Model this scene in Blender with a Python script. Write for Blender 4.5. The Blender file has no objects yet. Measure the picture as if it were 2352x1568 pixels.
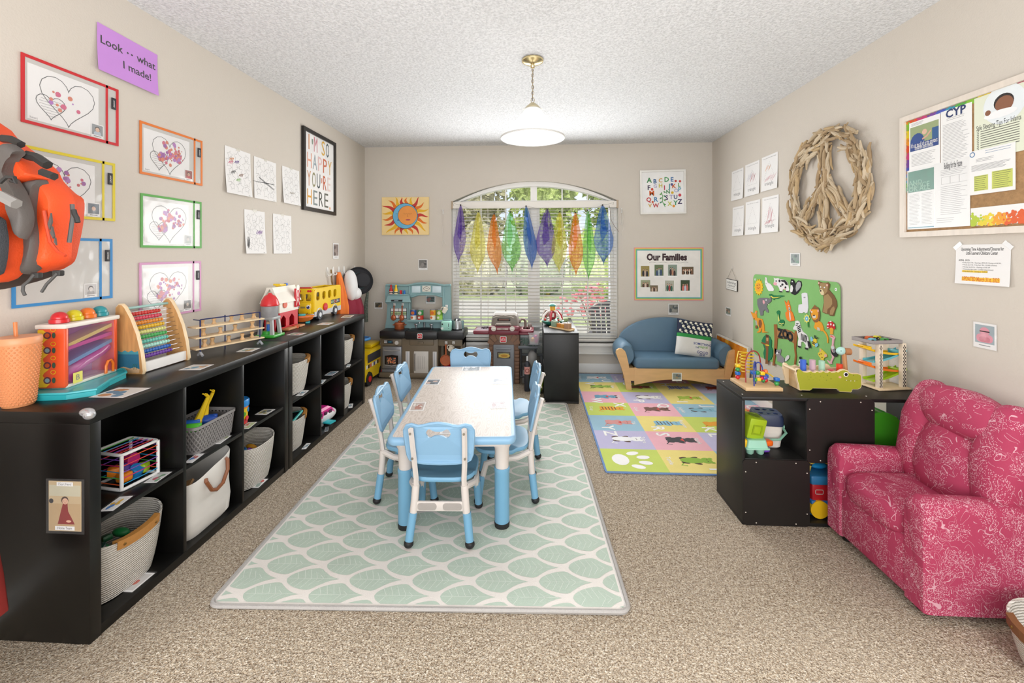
import bpy, bmesh, math, random
from mathutils import Vector, Matrix, geometry
D = bpy.data; SC = bpy.context.scene; COL = SC.collection
PI = math.pi; R = math.radians
random.seed(7)
# ---------------------------------------------------------------- camera, world, lights, exposure
XL, XR, YB, ZC, EYE = -1.863, 1.863, 4.62, 2.437, 1.28
FPX, YAW, ROLL, CY = 986.36, .0533, .0015, 580.1
cam_d = D.cameras.new('camera'); cam = D.objects.new('camera', cam_d); COL.objects.link(cam)
cam_d.sensor_fit = 'HORIZONTAL'; cam_d.sensor_width = 36.0; cam_d.lens = 36.0*FPX/2352
cam_d.shift_y = -(784-CY)/2352; cam_d.clip_start = .02; cam_d.clip_end = 300
cam.location = (0, 0, EYE)
cam.matrix_world = Matrix.Translation((0, 0, EYE)) @ Matrix.Rotation(YAW, 4, 'Z') @ Matrix.Rotation(PI/2, 4, 'X') @ Matrix.Rotation(-ROLL, 4, 'Z')
SC.camera = cam
SC.view_settings.view_transform = 'Standard'; SC.view_settings.look = 'None'
SC.view_settings.exposure = 0.0; SC.view_settings.gamma = 1.0; SC.view_settings.use_curve_mapping = False
try:
    SC.cycles.use_denoising = True; SC.cycles.max_bounces = 6; SC.cycles.transparent_max_bounces = 14; SC.cycles.use_adaptive_sampling = True; SC.cycles.adaptive_threshold = .035
    SC.cycles.diffuse_bounces = 3; SC.cycles.glossy_bounces = 3; SC.cycles.transmission_bounces = 4
    SC.cycles.caustics_reflective = False; SC.cycles.caustics_refractive = False; SC.cycles.sample_clamp_indirect = 6
except Exception: pass
world = D.worlds.new('world'); SC.world = world; world.use_nodes = True
nt = world.node_tree; bg = nt.nodes['Background']
tc = nt.nodes.new('ShaderNodeTexCoord'); mp = nt.nodes.new('ShaderNodeMapping'); mp.inputs['Scale'].default_value = (1, 1, 3)
nz = nt.nodes.new('ShaderNodeTexNoise'); nz.inputs['Scale'].default_value = 2.5; nz.inputs['Detail'].default_value = 5
cr = nt.nodes.new('ShaderNodeValToRGB'); cr.color_ramp.elements[0].position = .38; cr.color_ramp.elements[1].position = .62
cr.color_ramp.elements[0].color = (.72, .84, 1, 1); cr.color_ramp.elements[1].color = (1, 1, 1, 1)
nt.links.new(tc.outputs['Generated'], mp.inputs[0]); nt.links.new(mp.outputs[0], nz.inputs[0]); nt.links.new(nz.outputs['Fac'], cr.inputs[0]); nt.links.new(cr.outputs[0], bg.inputs[0])
bg.inputs[1].default_value = 1.15
def area(name, loc, rot, sx, sy, power, color=(1, 1, 1)):
    l = D.lights.new(name, 'AREA'); l.shape = 'RECTANGLE'; l.size = sx; l.size_y = sy; l.energy = power; l.color = color
    o = D.objects.new(name, l); COL.objects.link(o); o.location = loc; o.rotation_euler = rot; return o
area('window_daylight', (0, YB-.16, 1.3), (R(91), 0, PI), 1.7, 1.2, 43, (.98, .99, 1)).visible_camera = False
area('room_fill', (0.1, -.7, 1.1), (R(132), 0, 0), 3.0, 1.6, 88, (1, .99, .98))
sun_d = D.lights.new('sun', 'SUN'); sun_d.energy = 2.0; sun_d.angle = R(4); sun = D.objects.new('sun', sun_d); COL.objects.link(sun)
sun.rotation_euler = (R(48), R(-15), 0)
# ---------------------------------------------------------------- pixel helpers: a photo pixel and a known plane give a point in the room
def ray(u, v):
    a, b = u-1176, v-CY; c_, s_ = math.cos(ROLL), math.sin(ROLL)
    x, y = a*c_-b*s_, a*s_+b*c_
    r, z = x/FPX, -y/FPX; c, s = math.cos(YAW), math.sin(YAW)
    return Vector((r*c-s, r*s+c, z))
def at(u, v, ax, val):
    d = ray(u, v); o = Vector((0, 0, EYE)); return o + d*((val-o[ax])/d[ax])
def aX(u, v, x): return at(u, v, 0, x)
def aY(u, v, y): return at(u, v, 1, y)
def aZ(u, v, z=0.): return at(u, v, 2, z)
# ---------------------------------------------------------------- materials
def lin(h):
    h = h.lstrip('#'); o = []
    for i in (0, 2, 4):
        c = int(h[i:i+2], 16)/255; o.append(c/12.92 if c <= .04045 else ((c+.055)/1.055)**2.4)
    return (*o, 1)
MC = {}
def P(h, rough=.55, metal=0., bump=0., bscale=200., var=.05, vscale=8., spec=.5, coat=0., emit=0., sheen=0., stretch=None, name=None):
    key = (h, rough, metal, bump, bscale, var, vscale, spec, coat, emit, sheen, stretch)
    if key in MC: return MC[key]
    m = D.materials.new(name or 'paint_'+h); m.use_nodes = True; t = m.node_tree; b = t.nodes['Principled BSDF']
    b.inputs['Roughness'].default_value = rough; b.inputs['Metallic'].default_value = metal
    b.inputs['Specular IOR Level'].default_value = spec; b.inputs['Coat Weight'].default_value = coat
    if sheen: b.inputs['Sheen Weight'].default_value = sheen
    c = lin(h)
    co = t.nodes.new('ShaderNodeTexCoord'); src = co.outputs['Object']
    if stretch:
        mp = t.nodes.new('ShaderNodeMapping'); mp.inputs['Scale'].default_value = stretch; t.links.new(src, mp.inputs[0]); src = mp.outputs[0]
    n = t.nodes.new('ShaderNodeTexNoise'); n.inputs['Scale'].default_value = vscale; n.inputs['Detail'].default_value = 3
    t.links.new(src, n.inputs['Vector'])
    r = t.nodes.new('ShaderNodeMapRange'); r.inputs['From Min'].default_value = .3; r.inputs['From Max'].default_value = .7
    t.links.new(n.outputs['Fac'], r.inputs['Value'])
    mx = t.nodes.new('ShaderNodeMix'); mx.data_type = 'RGBA'
    mx.inputs[6].default_value = (*[x*(1-var) for x in c[:3]], 1); mx.inputs[7].default_value = (*[min(1, x*(1+var)) for x in c[:3]], 1)
    t.links.new(r.outputs[0], mx.inputs[0]); t.links.new(mx.outputs[2], b.inputs['Base Color'])
    if bump:
        n2 = t.nodes.new('ShaderNodeTexNoise'); n2.inputs['Scale'].default_value = bscale; n2.inputs['Detail'].default_value = 2
        t.links.new(src, n2.inputs['Vector']); bp = t.nodes.new('ShaderNodeBump'); bp.inputs['Strength'].default_value = bump; bp.inputs['Distance'].default_value = .004
        t.links.new(n2.outputs['Fac'], bp.inputs['Height']); t.links.new(bp.outputs[0], b.inputs['Normal'])
    if emit:
        b.inputs['Emission Color'].default_value = c; b.inputs['Emission Strength'].default_value = emit
    MC[key] = m; return m
def clear(h='ffffff', alpha=.25, rough=.1, name='clear_plastic', gloss=.12):
    key = ('clear', h, alpha, rough, gloss)
    if key in MC: return MC[key]
    m = D.materials.new(name); m.use_nodes = True; t = m.node_tree; t.nodes.clear()
    o = t.nodes.new('ShaderNodeOutputMaterial'); tr = t.nodes.new('ShaderNodeBsdfTransparent'); df = t.nodes.new('ShaderNodeBsdfDiffuse'); gl = t.nodes.new('ShaderNodeBsdfGlossy')
    df.inputs[0].default_value = lin(h); gl.inputs['Roughness'].default_value = rough
    a = t.nodes.new('ShaderNodeMixShader'); a.inputs[0].default_value = alpha; b = t.nodes.new('ShaderNodeMixShader'); b.inputs[0].default_value = gloss
    if name == 'clear_vinyl':
        co = t.nodes.new('ShaderNodeTexCoord'); n = t.nodes.new('ShaderNodeTexNoise'); n.inputs['Scale'].default_value = 7; n.inputs['Detail'].default_value = 2; bp = t.nodes.new('ShaderNodeBump'); bp.inputs['Strength'].default_value = .8; bp.inputs['Distance'].default_value = .012
        t.links.new(co.outputs['Object'], n.inputs['Vector']); t.links.new(n.outputs['Fac'], bp.inputs['Height']); t.links.new(bp.outputs[0], gl.inputs['Normal'])
    t.links.new(tr.outputs[0], a.inputs[1]); t.links.new(df.outputs[0], a.inputs[2]); t.links.new(a.outputs[0], b.inputs[1]); t.links.new(gl.outputs[0], b.inputs[2]); t.links.new(b.outputs[0], o.inputs[0])
    MC[key] = m; return m
def ramp_mat(name, nodes, rough=.7, bump=None, spec=.3):
    """nodes: fn(tree, coord_output) -> (colour socket, height socket or None)"""
    m = D.materials.new(name); m.use_nodes = True; t = m.node_tree; b = t.nodes['Principled BSDF']
    b.inputs['Roughness'].default_value = rough; b.inputs['Specular IOR Level'].default_value = spec
    co = t.nodes.new('ShaderNodeTexCoord').outputs['Object']
    c, h = nodes(t, co); t.links.new(c, b.inputs['Base Color'])
    if h is not None and bump:
        bp = t.nodes.new('ShaderNodeBump'); bp.inputs['Strength'].default_value = bump[0]; bp.inputs['Distance'].default_value = bump[1]
        t.links.new(h, bp.inputs['Height']); t.links.new(bp.outputs[0], b.inputs['Normal'])
    return m
def noise(t, co, scale, detail=2, rough=.5, dist=0., sc=None):
    if sc:
        mp = t.nodes.new('ShaderNodeMapping'); mp.inputs['Scale'].default_value = sc; t.links.new(co, mp.inputs[0]); co = mp.outputs[0]
    n = t.nodes.new('ShaderNodeTexNoise'); n.inputs['Scale'].default_value = scale; n.inputs['Detail'].default_value = detail
    n.inputs['Roughness'].default_value = rough; n.inputs['Distortion'].default_value = dist; t.links.new(co, n.inputs['Vector']); return n.outputs['Fac']
def ramp(t, fac, stops):
    r = t.nodes.new('ShaderNodeValToRGB'); e = r.color_ramp.elements
    while len(e) < len(stops): e.new(.5)
    for i, (p, h) in enumerate(stops): e[i].position = p; e[i].color = lin(h) if isinstance(h, str) else (h, h, h, 1)
    t.links.new(fac, r.inputs[0]); return r.outputs[0]
def mixc(t, fac, a, b):
    m = t.nodes.new('ShaderNodeMix'); m.data_type = 'RGBA'
    for s, x in ((0, fac), (6, a), (7, b)):
        if isinstance(x, (int, float)): m.inputs[s].default_value = x
        elif isinstance(x, str): m.inputs[s].default_value = lin(x)
        else: t.links.new(x, m.inputs[s])
    return m.outputs[2]
def mth(t, op, a, b=None, c=None):
    m = t.nodes.new('ShaderNodeMath'); m.operation = op
    for i, x in enumerate((a, b, c)):
        if x is None: continue
        if isinstance(x, (int, float)): m.inputs[i].default_value = x
        else: t.links.new(x, m.inputs[i])
    return m.outputs[0]
# ---------------------------------------------------------------- mesh builder
I4 = Matrix.Identity(4)
def TR(x=0, y=0, z=0, rx=0, ry=0, rz=0, s=None):
    m = Matrix.Translation((x, y, z)) @ Matrix.Rotation(rz, 4, 'Z') @ Matrix.Rotation(ry, 4, 'Y') @ Matrix.Rotation(rx, 4, 'X')
    if s: m = m @ Matrix.Diagonal((*s, 1) if not isinstance(s, (int, float)) else (s, s, s, 1))
    return m
TXT = {}
def text_geo(s, res=2, bold=0.):
    k = (s, res, bold)
    if k not in TXT:
        c = D.curves.new('t', 'FONT'); c.body = s; c.resolution_u = res; c.fill_mode = 'FRONT'; c.align_x = 'CENTER'; c.align_y = 'CENTER'; c.offset = bold
        o = D.objects.new('t', c); COL.objects.link(o); dg = bpy.context.evaluated_depsgraph_get(); e = o.evaluated_get(dg); me = e.to_mesh()
        TXT[k] = ([tuple(v.co) for v in me.vertices], [tuple(p.vertices) for p in me.polygons]); e.to_mesh_clear()
        D.objects.remove(o); D.curves.remove(c)
    return TXT[k]
class MB:
    def __init__(s, T=None): s.v = []; s.f = []; s.fm = []; s.fs = []; s.mats = []; s.T = T or I4
    def add(s, vs, fs, m, sm=False, T=None):
        A = s.T @ T if T is not None else s.T; k = len(s.v); s.v += [tuple(A @ Vector(v)) for v in vs]
        if m not in s.mats: s.mats.append(m)
        i = s.mats.index(m)
        for f in fs: s.f.append(tuple(k+j for j in f)); s.fm.append(i); s.fs.append(sm)
        return s
    def box(s, c, d, m, b=0., T=None, seg=2):
        bm = bmesh.new(); bmesh.ops.create_cube(bm, size=1); bmesh.ops.scale(bm, vec=d, verts=bm.verts)
        if b > 0: bmesh.ops.bevel(bm, geom=bm.edges[:], offset=min(b, min(d)*.49), segments=seg, profile=.5, affect='EDGES')
        bmesh.ops.translate(bm, vec=c, verts=bm.verts); bm.verts.index_update()
        s.add([v.co[:] for v in bm.verts], [[v.index for v in f.verts] for f in bm.faces], m, b > 0, T); bm.free(); return s
    def bx(s, lo, hi, m, b=0., T=None): return s.box([(a+c)/2 for a, c in zip(lo, hi)], [abs(c-a) for a, c in zip(lo, hi)], m, b, T)
    def tube(s, pts, r, m, n=8, closed=False, caps=True, T=None):
        pts = [Vector(p) for p in pts]; N = len(pts); rr = r if isinstance(r, (list, tuple)) else [r]*N; vs = []; fs = []
        prev = None
        for i, p in enumerate(pts):
            if closed: t = pts[(i+1) % N]-pts[i-1]
            else: t = pts[min(i+1, N-1)]-pts[max(i-1, 0)]
            if t.length < 1e-9: t = Vector((0, 0, 1))
            t.normalize()
            if prev is None: a = t.orthogonal().normalized()
            else:
                a = prev-t*prev.dot(t); a = a.normalized() if a.length > 1e-6 else t.orthogonal().normalized()
            prev = a; b = t.cross(a)
            for j in range(n): q = 2*PI*j/n; vs.append(p+(a*math.cos(q)+b*math.sin(q))*rr[i])
        for i in range(N if closed else N-1):
            k = (i+1) % N
            for j in range(n): l = (j+1) % n; fs.append((i*n+j, i*n+l, k*n+l, k*n+j))
        if caps and not closed: fs.append(tuple(range(n))[::-1]); fs.append(tuple((N-1)*n+j for j in range(n)))
        return s.add(vs, fs, m, True, T)
    def cyl(s, p0, p1, r0, m, r1=None, n=20, T=None): return s.tube([p0, p1], [r0, r0 if r1 is None else r1], m, n, T=T)
    def lathe(s, prof, m, n=28, T=None, ax=1., ay=1., ex=2.):
        vs = []; fs = []
        for r, z in prof:
            for j in range(n):
                q = 2*PI*j/n; cx, sx = math.cos(q), math.sin(q)
                if ex != 2.: cx = math.copysign(abs(cx)**(2/ex), cx); sx = math.copysign(abs(sx)**(2/ex), sx)
                vs.append((r*ax*cx, r*ay*sx, z))
        for i in range(len(prof)-1):
            for j in range(n): l = (j+1) % n; fs.append((i*n+j, i*n+l, (i+1)*n+l, (i+1)*n+j))
        if prof[0][0] > 1e-6: fs.append(tuple(range(n))[::-1])
        if prof[-1][0] > 1e-6: fs.append(tuple((len(prof)-1)*n+j for j in range(n)))
        return s.add(vs, fs, m, True, T)
    def skin(s, rings, m, closed=True, caps=True, T=None, sm=True):
        n = len(rings[0]); vs = [p for r in rings for p in r]; fs = []
        for i in range(len(rings)-1):
            for j in range(n if closed else n-1): l = (j+1) % n; fs.append((i*n+j, i*n+l, (i+1)*n+l, (i+1)*n+j))
        if caps and closed: fs.append(tuple(range(n))[::-1]); fs.append(tuple((len(rings)-1)*n+j for j in range(n)))
        return s.add(vs, fs, m, sm, T)
    def sph(s, c, r, m, nu=16, nv=10, T=None, e=1.):
        r = (r, r, r) if isinstance(r, (int, float)) else r; vs = []; fs = []
        g = lambda x: math.copysign(abs(x)**e, x)
        for i in range(nv+1):
            a = -PI/2+PI*i/nv
            for j in range(nu):
                q = 2*PI*j/nu; vs.append((c[0]+r[0]*g(math.cos(a))*g(math.cos(q)), c[1]+r[1]*g(math.cos(a))*g(math.sin(q)), c[2]+r[2]*g(math.sin(a))))
        for i in range(nv):
            for j in range(nu): l = (j+1) % nu; fs.append((i*nu+j, i*nu+l, (i+1)*nu+l, (i+1)*nu+j))
        return s.add(vs, fs, m, True, T)
    def prism(s, pts, z0, z1, m, T=None, holes=(), side=None, sm=False):
        loops = [list(pts)]+[list(h) for h in holes]; flat = [p for l in loops for p in l]
        tri = geometry.tessellate_polygon([[Vector((x, y, 0)) for x, y in l] for l in loops]); n = len(flat)
        vs = [(x, y, z0) for x, y in flat]+[(x, y, z1) for x, y in flat]; top = []; bot = []
        for a, b, c in tri:
            A, B, Cc = flat[a], flat[b], flat[c]; cw = (B[0]-A[0])*(Cc[1]-A[1])-(B[1]-A[1])*(Cc[0]-A[0]) < 0
            if cw: a, c = c, a
            top.append((n+a, n+b, n+c)); bot.append((c, b, a))
        s.add(vs, top+bot, m, False, T); sd = []; k = 0
        for li, l in enumerate(loops):
            area2 = sum(l[i-1][0]*l[i][1]-l[i][0]*l[i-1][1] for i in range(len(l))); L = len(l)
            for i in range(L):
                a, b = k+i, k+(i+1) % L
                if (area2 < 0) != (li > 0): a, b = b, a
                sd.append((a, b, n+b, n+a))
            k += L
        return s.add(vs, sd, side or m, sm, T)
    def flat(s, pts, z, m, T=None):
        a = sum(pts[i-1][0]*pts[i][1]-pts[i][0]*pts[i-1][1] for i in range(len(pts)))
        if a < 0: pts = pts[::-1]
        return s.add([(x, y, z) for x, y in pts], [tuple(range(len(pts)))], m, False, T)
    def rect(s, x0, y0, x1, y1, z, m, T=None): return s.flat([(x0, y0), (x1, y0), (x1, y1), (x0, y1)], z, m, T)
    def disc(s, x, y, r, z, m, n=14, ry=None, T=None, rot=0.): return s.flat(ell(x, y, r, ry or r, n, rot), z, m, T)
    def text(s, t, x, y, h, z, m, rot=0., res=2, w=None, bold=0., sx=1., T=None, al='c'):
        """h: size of the type; w: fit to this width"""
        v, f = text_geo(t, res, bold)
        if not v: return s
        x0, x1 = min(p[0] for p in v), max(p[0] for p in v); k = h; kx = h*sx
        if w: kx = w/(x1-x0)
        off = {'c': -(x0+x1)/2, 'l': -x0, 'r': -x1}[al]
        A = Matrix.Translation((x, y, z)) @ Matrix.Rotation(rot, 4, 'Z')
        return s.add([(A @ Vector(((p[0]+off)*kx, p[1]*k, 0))) for p in v], f, m, False, T)
    def line(s, pts, w, z, m, closed=False, T=None):
        pts = [Vector((p[0], p[1])) for p in pts]; N = len(pts); vs = []; fs = []
        for i in range(N):
            t = (pts[(i+1) % N]-pts[i-1]) if closed else (pts[min(i+1, N-1)]-pts[max(i-1, 0)])
            if t.length < 1e-9: t = Vector((1, 0))
            t.normalize(); q = Vector((-t.y, t.x))*w/2; vs += [(*(pts[i]-q), z), (*(pts[i]+q), z)]
        for i in range(N if closed else N-1): k = (i+1) % N; fs.append((2*i, 2*k, 2*k+1, 2*i+1))
        return s.add(vs, fs, m, False, T)
    def frame(s, x0, y0, x1, y1, w, z0, z1, m, T=None):
        s.bx((x0, y0, z0), (x1, y0+w, z1), m, T=T); s.bx((x0, y1-w, z0), (x1, y1, z1), m, T=T)
        s.bx((x0, y0+w, z0), (x0+w, y1-w, z1), m, T=T); return s.bx((x1-w, y0+w, z0), (x1, y1-w, z1), m, T=T)
def ell(x, y, rx, ry, n=16, rot=0.):
    c, q = math.cos(rot), math.sin(rot); o = []
    for i in range(n): a = 2*PI*i/n; p, w = rx*math.cos(a), ry*math.sin(a); o.append((x+p*c-w*q, y+p*q+w*c))
    return o
def rrect(x0, y0, x1, y1, r, n=5):
    o = []
    for cx, cy, a in ((x1-r, y0+r, -90), (x1-r, y1-r, 0), (x0+r, y1-r, 90), (x0+r, y0+r, 180)):
        for i in range(n+1): q = R(a+90*i/n); o.append((cx+r*math.cos(q), cy+r*math.sin(q)))
    return o
def star(x, y, r, k=.45, rot=PI/2, n=5): return [(x+(r if i % 2 == 0 else r*k)*math.cos(rot+PI*i/n), y+(r if i % 2 == 0 else r*k)*math.sin(rot+PI*i/n)) for i in range(2*n)]
def heart(x, y, s, n=28):
    o = []
    for i in range(n):
        t = 2*PI*i/n; o.append((x+s*math.sin(t)**3, y+s*(.8125*math.cos(t)-.3125*math.cos(2*t)-.125*math.cos(3*t)-.0625*math.cos(4*t))))
    return o
def clip(pts, x0, y0, x1, y1):
    for ax, val, sg in ((0, x0, 1), (0, x1, -1), (1, y0, 1), (1, y1, -1)):
        out = []
        for i in range(len(pts)):
            a, b = pts[i-1], pts[i]; ia, ib = (a[ax]-val)*sg >= 0, (b[ax]-val)*sg >= 0
            if ia != ib: t = (val-a[ax])/(b[ax]-a[ax]); out.append((a[0]+(b[0]-a[0])*t, a[1]+(b[1]-a[1])*t))
            if ib: out.append(b)
        pts = out
        if not pts: return []
    return pts
# ---------------------------------------------------------------- objects
def obj(name, mb, parent=None, label=None, sub=0, mod=None):
    me = D.meshes.new(name); me.from_pydata(mb.v, [], mb.f); me.polygons.foreach_set('material_index', mb.fm)
    for m in mb.mats: me.materials.append(m)
    me.polygons.foreach_set('use_smooth', mb.fs)
    me.update()
    if any(mb.fs):
        keep = list(mb.fs); me.set_sharp_from_angle(angle=R(38)); me.polygons.foreach_set('use_smooth', keep)
    o = D.objects.new(name, me); COL.objects.link(o)
    if parent is not None: o.parent = parent
    if label: o['label'] = label
    if sub:
        s = o.modifiers.new('sub', 'SUBSURF'); s.levels = s.render_levels = sub
    return o
def thing(name, label, cat, T=None, group=None):
    o = D.objects.new(name, None); COL.objects.link(o); o.empty_display_size = .05
    if T is not None: o.matrix_world = T
    o['label'] = label; o['category'] = cat
    if group: o['group'] = group
    return o
def solo(name, mb, label, cat, T=None, group=None, kind=None, sub=0):
    o = obj(name, mb, sub=sub); o['label'] = label; o['category'] = cat
    if T is not None: o.matrix_world = T
    if group: o['group'] = group
    if kind: o['kind'] = kind
    return o
def struct(name, mb, parent=None, label=None):
    o = obj(name, mb, parent)
    if parent is None: o['kind'] = 'structure'
    if label: o['label'] = label
    return o
def dup(root, T, label, group=None, name=None):
    r = root.copy(); COL.objects.link(r); r.matrix_world = T; r['label'] = label
    if group: r['group'] = group
    for ch in root.children:
        c = ch.copy(); COL.objects.link(c); c.parent = r
        for g in ch.children: d = g.copy(); COL.objects.link(d); d.parent = c
    return r
# wall frames: local x to the viewer's right along the wall, y up, z out of the wall
def WT(wall, p, off=0.002, rot=0.):
    if wall == 'L': m = Matrix(((0, 0, 1, XL+off), (1, 0, 0, p[1]), (0, 1, 0, p[2]), (0, 0, 0, 1)))
    elif wall == 'R': m = Matrix(((0, 0, -1, XR-off), (-1, 0, 0, p[1]), (0, 1, 0, p[2]), (0, 0, 0, 1)))
    else: m = Matrix(((1, 0, 0, p[0]), (0, 0, -1, YB-off), (0, 1, 0, p[2]), (0, 0, 0, 1)))
    return m @ Matrix.Rotation(rot, 4, 'Z')
def on_wall(wall, u, v, off=0.):
    return aX(u, v, XL+off) if wall == 'L' else aX(u, v, XR-off) if wall == 'R' else aY(u, v, YB-off)
def wrect(wall, u0, v0, u1, v1, off=.002):
    """pixel rows of the top-left and bottom-right corners -> (frame at the centre, width, height)"""
    a, b = on_wall(wall, u0, v0, off), on_wall(wall, u1, v1, off); c = (a+b)/2
    w = (b.y-a.y) if wall == 'L' else (a.y-b.y) if wall == 'R' else b.x-a.x
    return WT(wall, c, off), abs(w), abs(a.z-b.z)
# ================================================================ SETTING
Y0 = -1.3
def carpet_nodes(t, co):
    n1 = noise(t, co, 165, 2, .7, .6); n2 = noise(t, co, 60, 2, .6, .3); n3 = noise(t, co, 3.2, 3)
    c = ramp(t, n1, [(.28, '6e5a47'), (.42, 'af9b83'), (.52, 'd6c6ae'), (.68, 'f4eadb')])
    c2 = mixc(t, mth(t, 'MULTIPLY', ramp(t, n2, [(.35, 1.), (.6, 0.)]), .38), c, '705c4b')
    c3 = mixc(t, mth(t, 'MULTIPLY', ramp(t, n3, [(.4, 0.), (.65, 1.)]), .12), c2, 'e0d0bd')
    return c3, mth(t, 'ADD', n1, mth(t, 'MULTIPLY', n2, .8))
CARPET = ramp_mat('carpet_pile', carpet_nodes, .97, (1., .012), .05)
def wall_nodes(t, co):
    n = noise(t, co, 130, 3); l = noise(t, co, 1.3, 2)
    return mixc(t, l, 'd6cec3', 'd1c8bc'), n
WALL = ramp_mat('wall_paint', wall_nodes, .7, (.25, .004), .25)
def ceil_nodes(t, co):
    n = noise(t, co, 75, 3, .6, .4); m = noise(t, co, 32, 2)
    return mixc(t, ramp(t, n, [(.36, 0.), (.6, 1.)]), 'd5d6d8', 'eeeff1'), mth(t, 'ADD', n, mth(t, 'MULTIPLY', m, .5))
CEIL = ramp_mat('popcorn_ceiling', ceil_nodes, .95, (.6, .012), .05)
WHT = P('f1efeb', .45, var=.015); WHT2 = P('e6e3dd', .5, var=.02); BLK = P('0e0d0b', .34, var=.12); BLKG = P('1b1a19', .42, var=.1, spec=.4)
m = MB(); m.bx((XL-.05, Y0, -.06), (XR+.05, YB+.02, 0), CARPET); struct('floor', m)
m = MB(); m.bx((XL-.05, Y0, ZC), (XR+.05, YB+.12, ZC+.08), CEIL); struct('ceiling', m)
m = MB(); m.bx((XL-.1, Y0, 0), (XL, YB+.12, ZC), WALL); struct('wall_left', m)
m = MB(); m.bx((XR, Y0, 0), (XR+.1, YB+.12, ZC), WALL); struct('wall_right', m)
# back wall with an arched opening
WX0, WX1, WZ0, WZ1, WZA = -.905, .885, .315, 1.83, 2.05
def arch(x0, x1, zb, za, n=28):
    h = za-zb; w = (x1-x0)/2; r = (w*w+h*h)/(2*h); cx, cz = (x0+x1)/2, za-r; a = math.asin(w/r)
    return [(cx+r*math.sin(a-2*a*i/n), cz+r*math.cos(a-2*a*i/n)) for i in range(n+1)]   # right to left
hole = [(WX0, WZ0), (WX1, WZ0)]+arch(WX0, WX1, WZ1, WZA)
TB = Matrix(((1, 0, 0, 0), (0, 0, -1, YB), (0, 1, 0, 0), (0, 0, 0, 1)))    # x, z -> wall plane; +z towards the room
m = MB(TB); m.prism([(XL-.05, 0), (XR+.05, 0), (XR+.05, ZC), (XL-.05, ZC)], -.14, 0, WALL, holes=[hole], side=P('ece7dc', .6)); struct('wall_back', m)
for nm, c, d in (('baseboard_left', (XL+.007, (Y0+YB)/2, .045), (.014, YB-Y0, .09)), ('baseboard_right', (XR-.007, (Y0+YB)/2, .045), (.014, YB-Y0, .09)), ('baseboard_back', (0, YB-.007, .05), (XR-XL, .014, .1))):
    m = MB(); m.box(c, d, WHT, .004); struct(nm, m)
m = MB(); m.bx((WX0-.06, YB-.055, WZ0-.028), (WX1+.06, YB+.05, WZ0), WHT, .006); m.bx((WX0-.03, YB-.018, WZ0-.10), (WX1+.03, YB, WZ0-.03), WHT, .005); m.bx((WX0-.03, YB-.028, WZ0-.115), (WX1+.03, YB, WZ0-.095), WHT, .004)
struct('trim_1', m)
# window: frame, mullion, sashes, muntins, glass
VIN = P('f4f2ee', .35, var=.01)
m = MB(TB); yo = -.135
def arcband(x0, x1, zb, za, w, d0, d1, mat):
    a = arch(x0, x1, zb, za); b = arch(x0+w, x1-w, zb+.01, za-w)
    m.prism(a+b[::-1], d0, d1, mat)
arcband(WX0, WX1, WZ1-.02, WZA, .05, yo, yo+.09, VIN)
m.bx((WX0, WZ0, yo), (WX0+.035, WZ1, yo+.06), VIN); m.bx((WX1-.035, WZ0, yo), (WX1, WZ1, yo+.06), VIN); m.bx((WX0, WZ0, yo), (WX1, WZ0+.04, yo+.06), VIN)
xm = -.012
m.bx((xm-.035, WZ0, yo), (xm+.035, WZA-.02, yo+.065), VIN); m.bx((WX0, WZ1-.03, yo), (WX1, WZ1+.02, yo+.06), VIN)
fr = MB(TB)
for x0, x1 in ((WX0+.035, xm-.035), (xm+.035, WX1-.035)):
    fr.frame(x0, WZ0+.04, x1, 1.01, .03, yo+.025, yo+.05, VIN); fr.frame(x0, .97, x1, WZ1-.03, .03, yo, yo+.028, VIN)
    for k in (1, 2):
        x = x0+(x1-x0)*k/3
        fr.bx((x-.007, WZ0+.04, yo+.03), (x+.007, 1.0, yo+.04), VIN); fr.bx((x-.007, 1.0, yo+.01), (x+.007, WZ1-.03, yo+.02), VIN)
        zt = WZ1+math.sqrt(max(0, 1-((x-xm)/.9)**2))*.19
        fr.bx((x-.007, WZ1, yo+.01), (x+.007, zt, yo+.02), VIN)
    for z in (.55, .77): fr.bx((x0, z-.007, yo+.03), (x1, z+.007, yo+.04), VIN)
    for z in (1.26, 1.52): fr.bx((x0, z-.007, yo+.01), (x1, z+.007, yo+.02), VIN)
wn = D.objects.new('window_1', None); COL.objects.link(wn); wn['kind'] = 'structure'
obj('window_frame', m, wn); obj('sash', fr, wn)
g = MB(TB); g.prism(hole, yo+.004, yo+.006, clear('ffffff', .0, .02, 'window_glass', .04)); obj('pane', g, wn)
# ================================================================ OUTSIDE
def leafm(nm, a, b, c):
    def f(t, co):
        n = noise(t, co, 9, 4, .65); return ramp(t, n, [(.36, a), (.5, b), (.64, c)]), n
    return ramp_mat(nm, f, .9, (.6, .05), .1)
GRASS = leafm('grass', 'a9b67c', 'c3cd95', 'dadcb6'); ROAD = P('d3cbc0', .9, var=.06); WALK = P('e2dacb', .9, var=.05)
m = MB(); m.bx((-30, YB+.3, -.5), (30, 60, -.45), GRASS); solo('lawn', m, 'green lawn of short grass outside the window', 'grass', kind='stuff')
m = MB(); m.bx((-30, 11.6, -.45), (30, 15.4, -.43), ROAD); struct('road', m)
m = MB(); m.skin([[(-2.6+i*.2, 8.0, -.44), (-2.6+i*.2, 8.9+1.3*math.sin(i*.085), -.44)] for i in range(0, 36)], WALK, closed=False, sm=False); struct('driveway', m)
m = MB(); m.bx((-3, YB+.14, -.45), (4, 6.1, -.02), P('cfcac2', .85)); struct('porch_slab', m)
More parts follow.
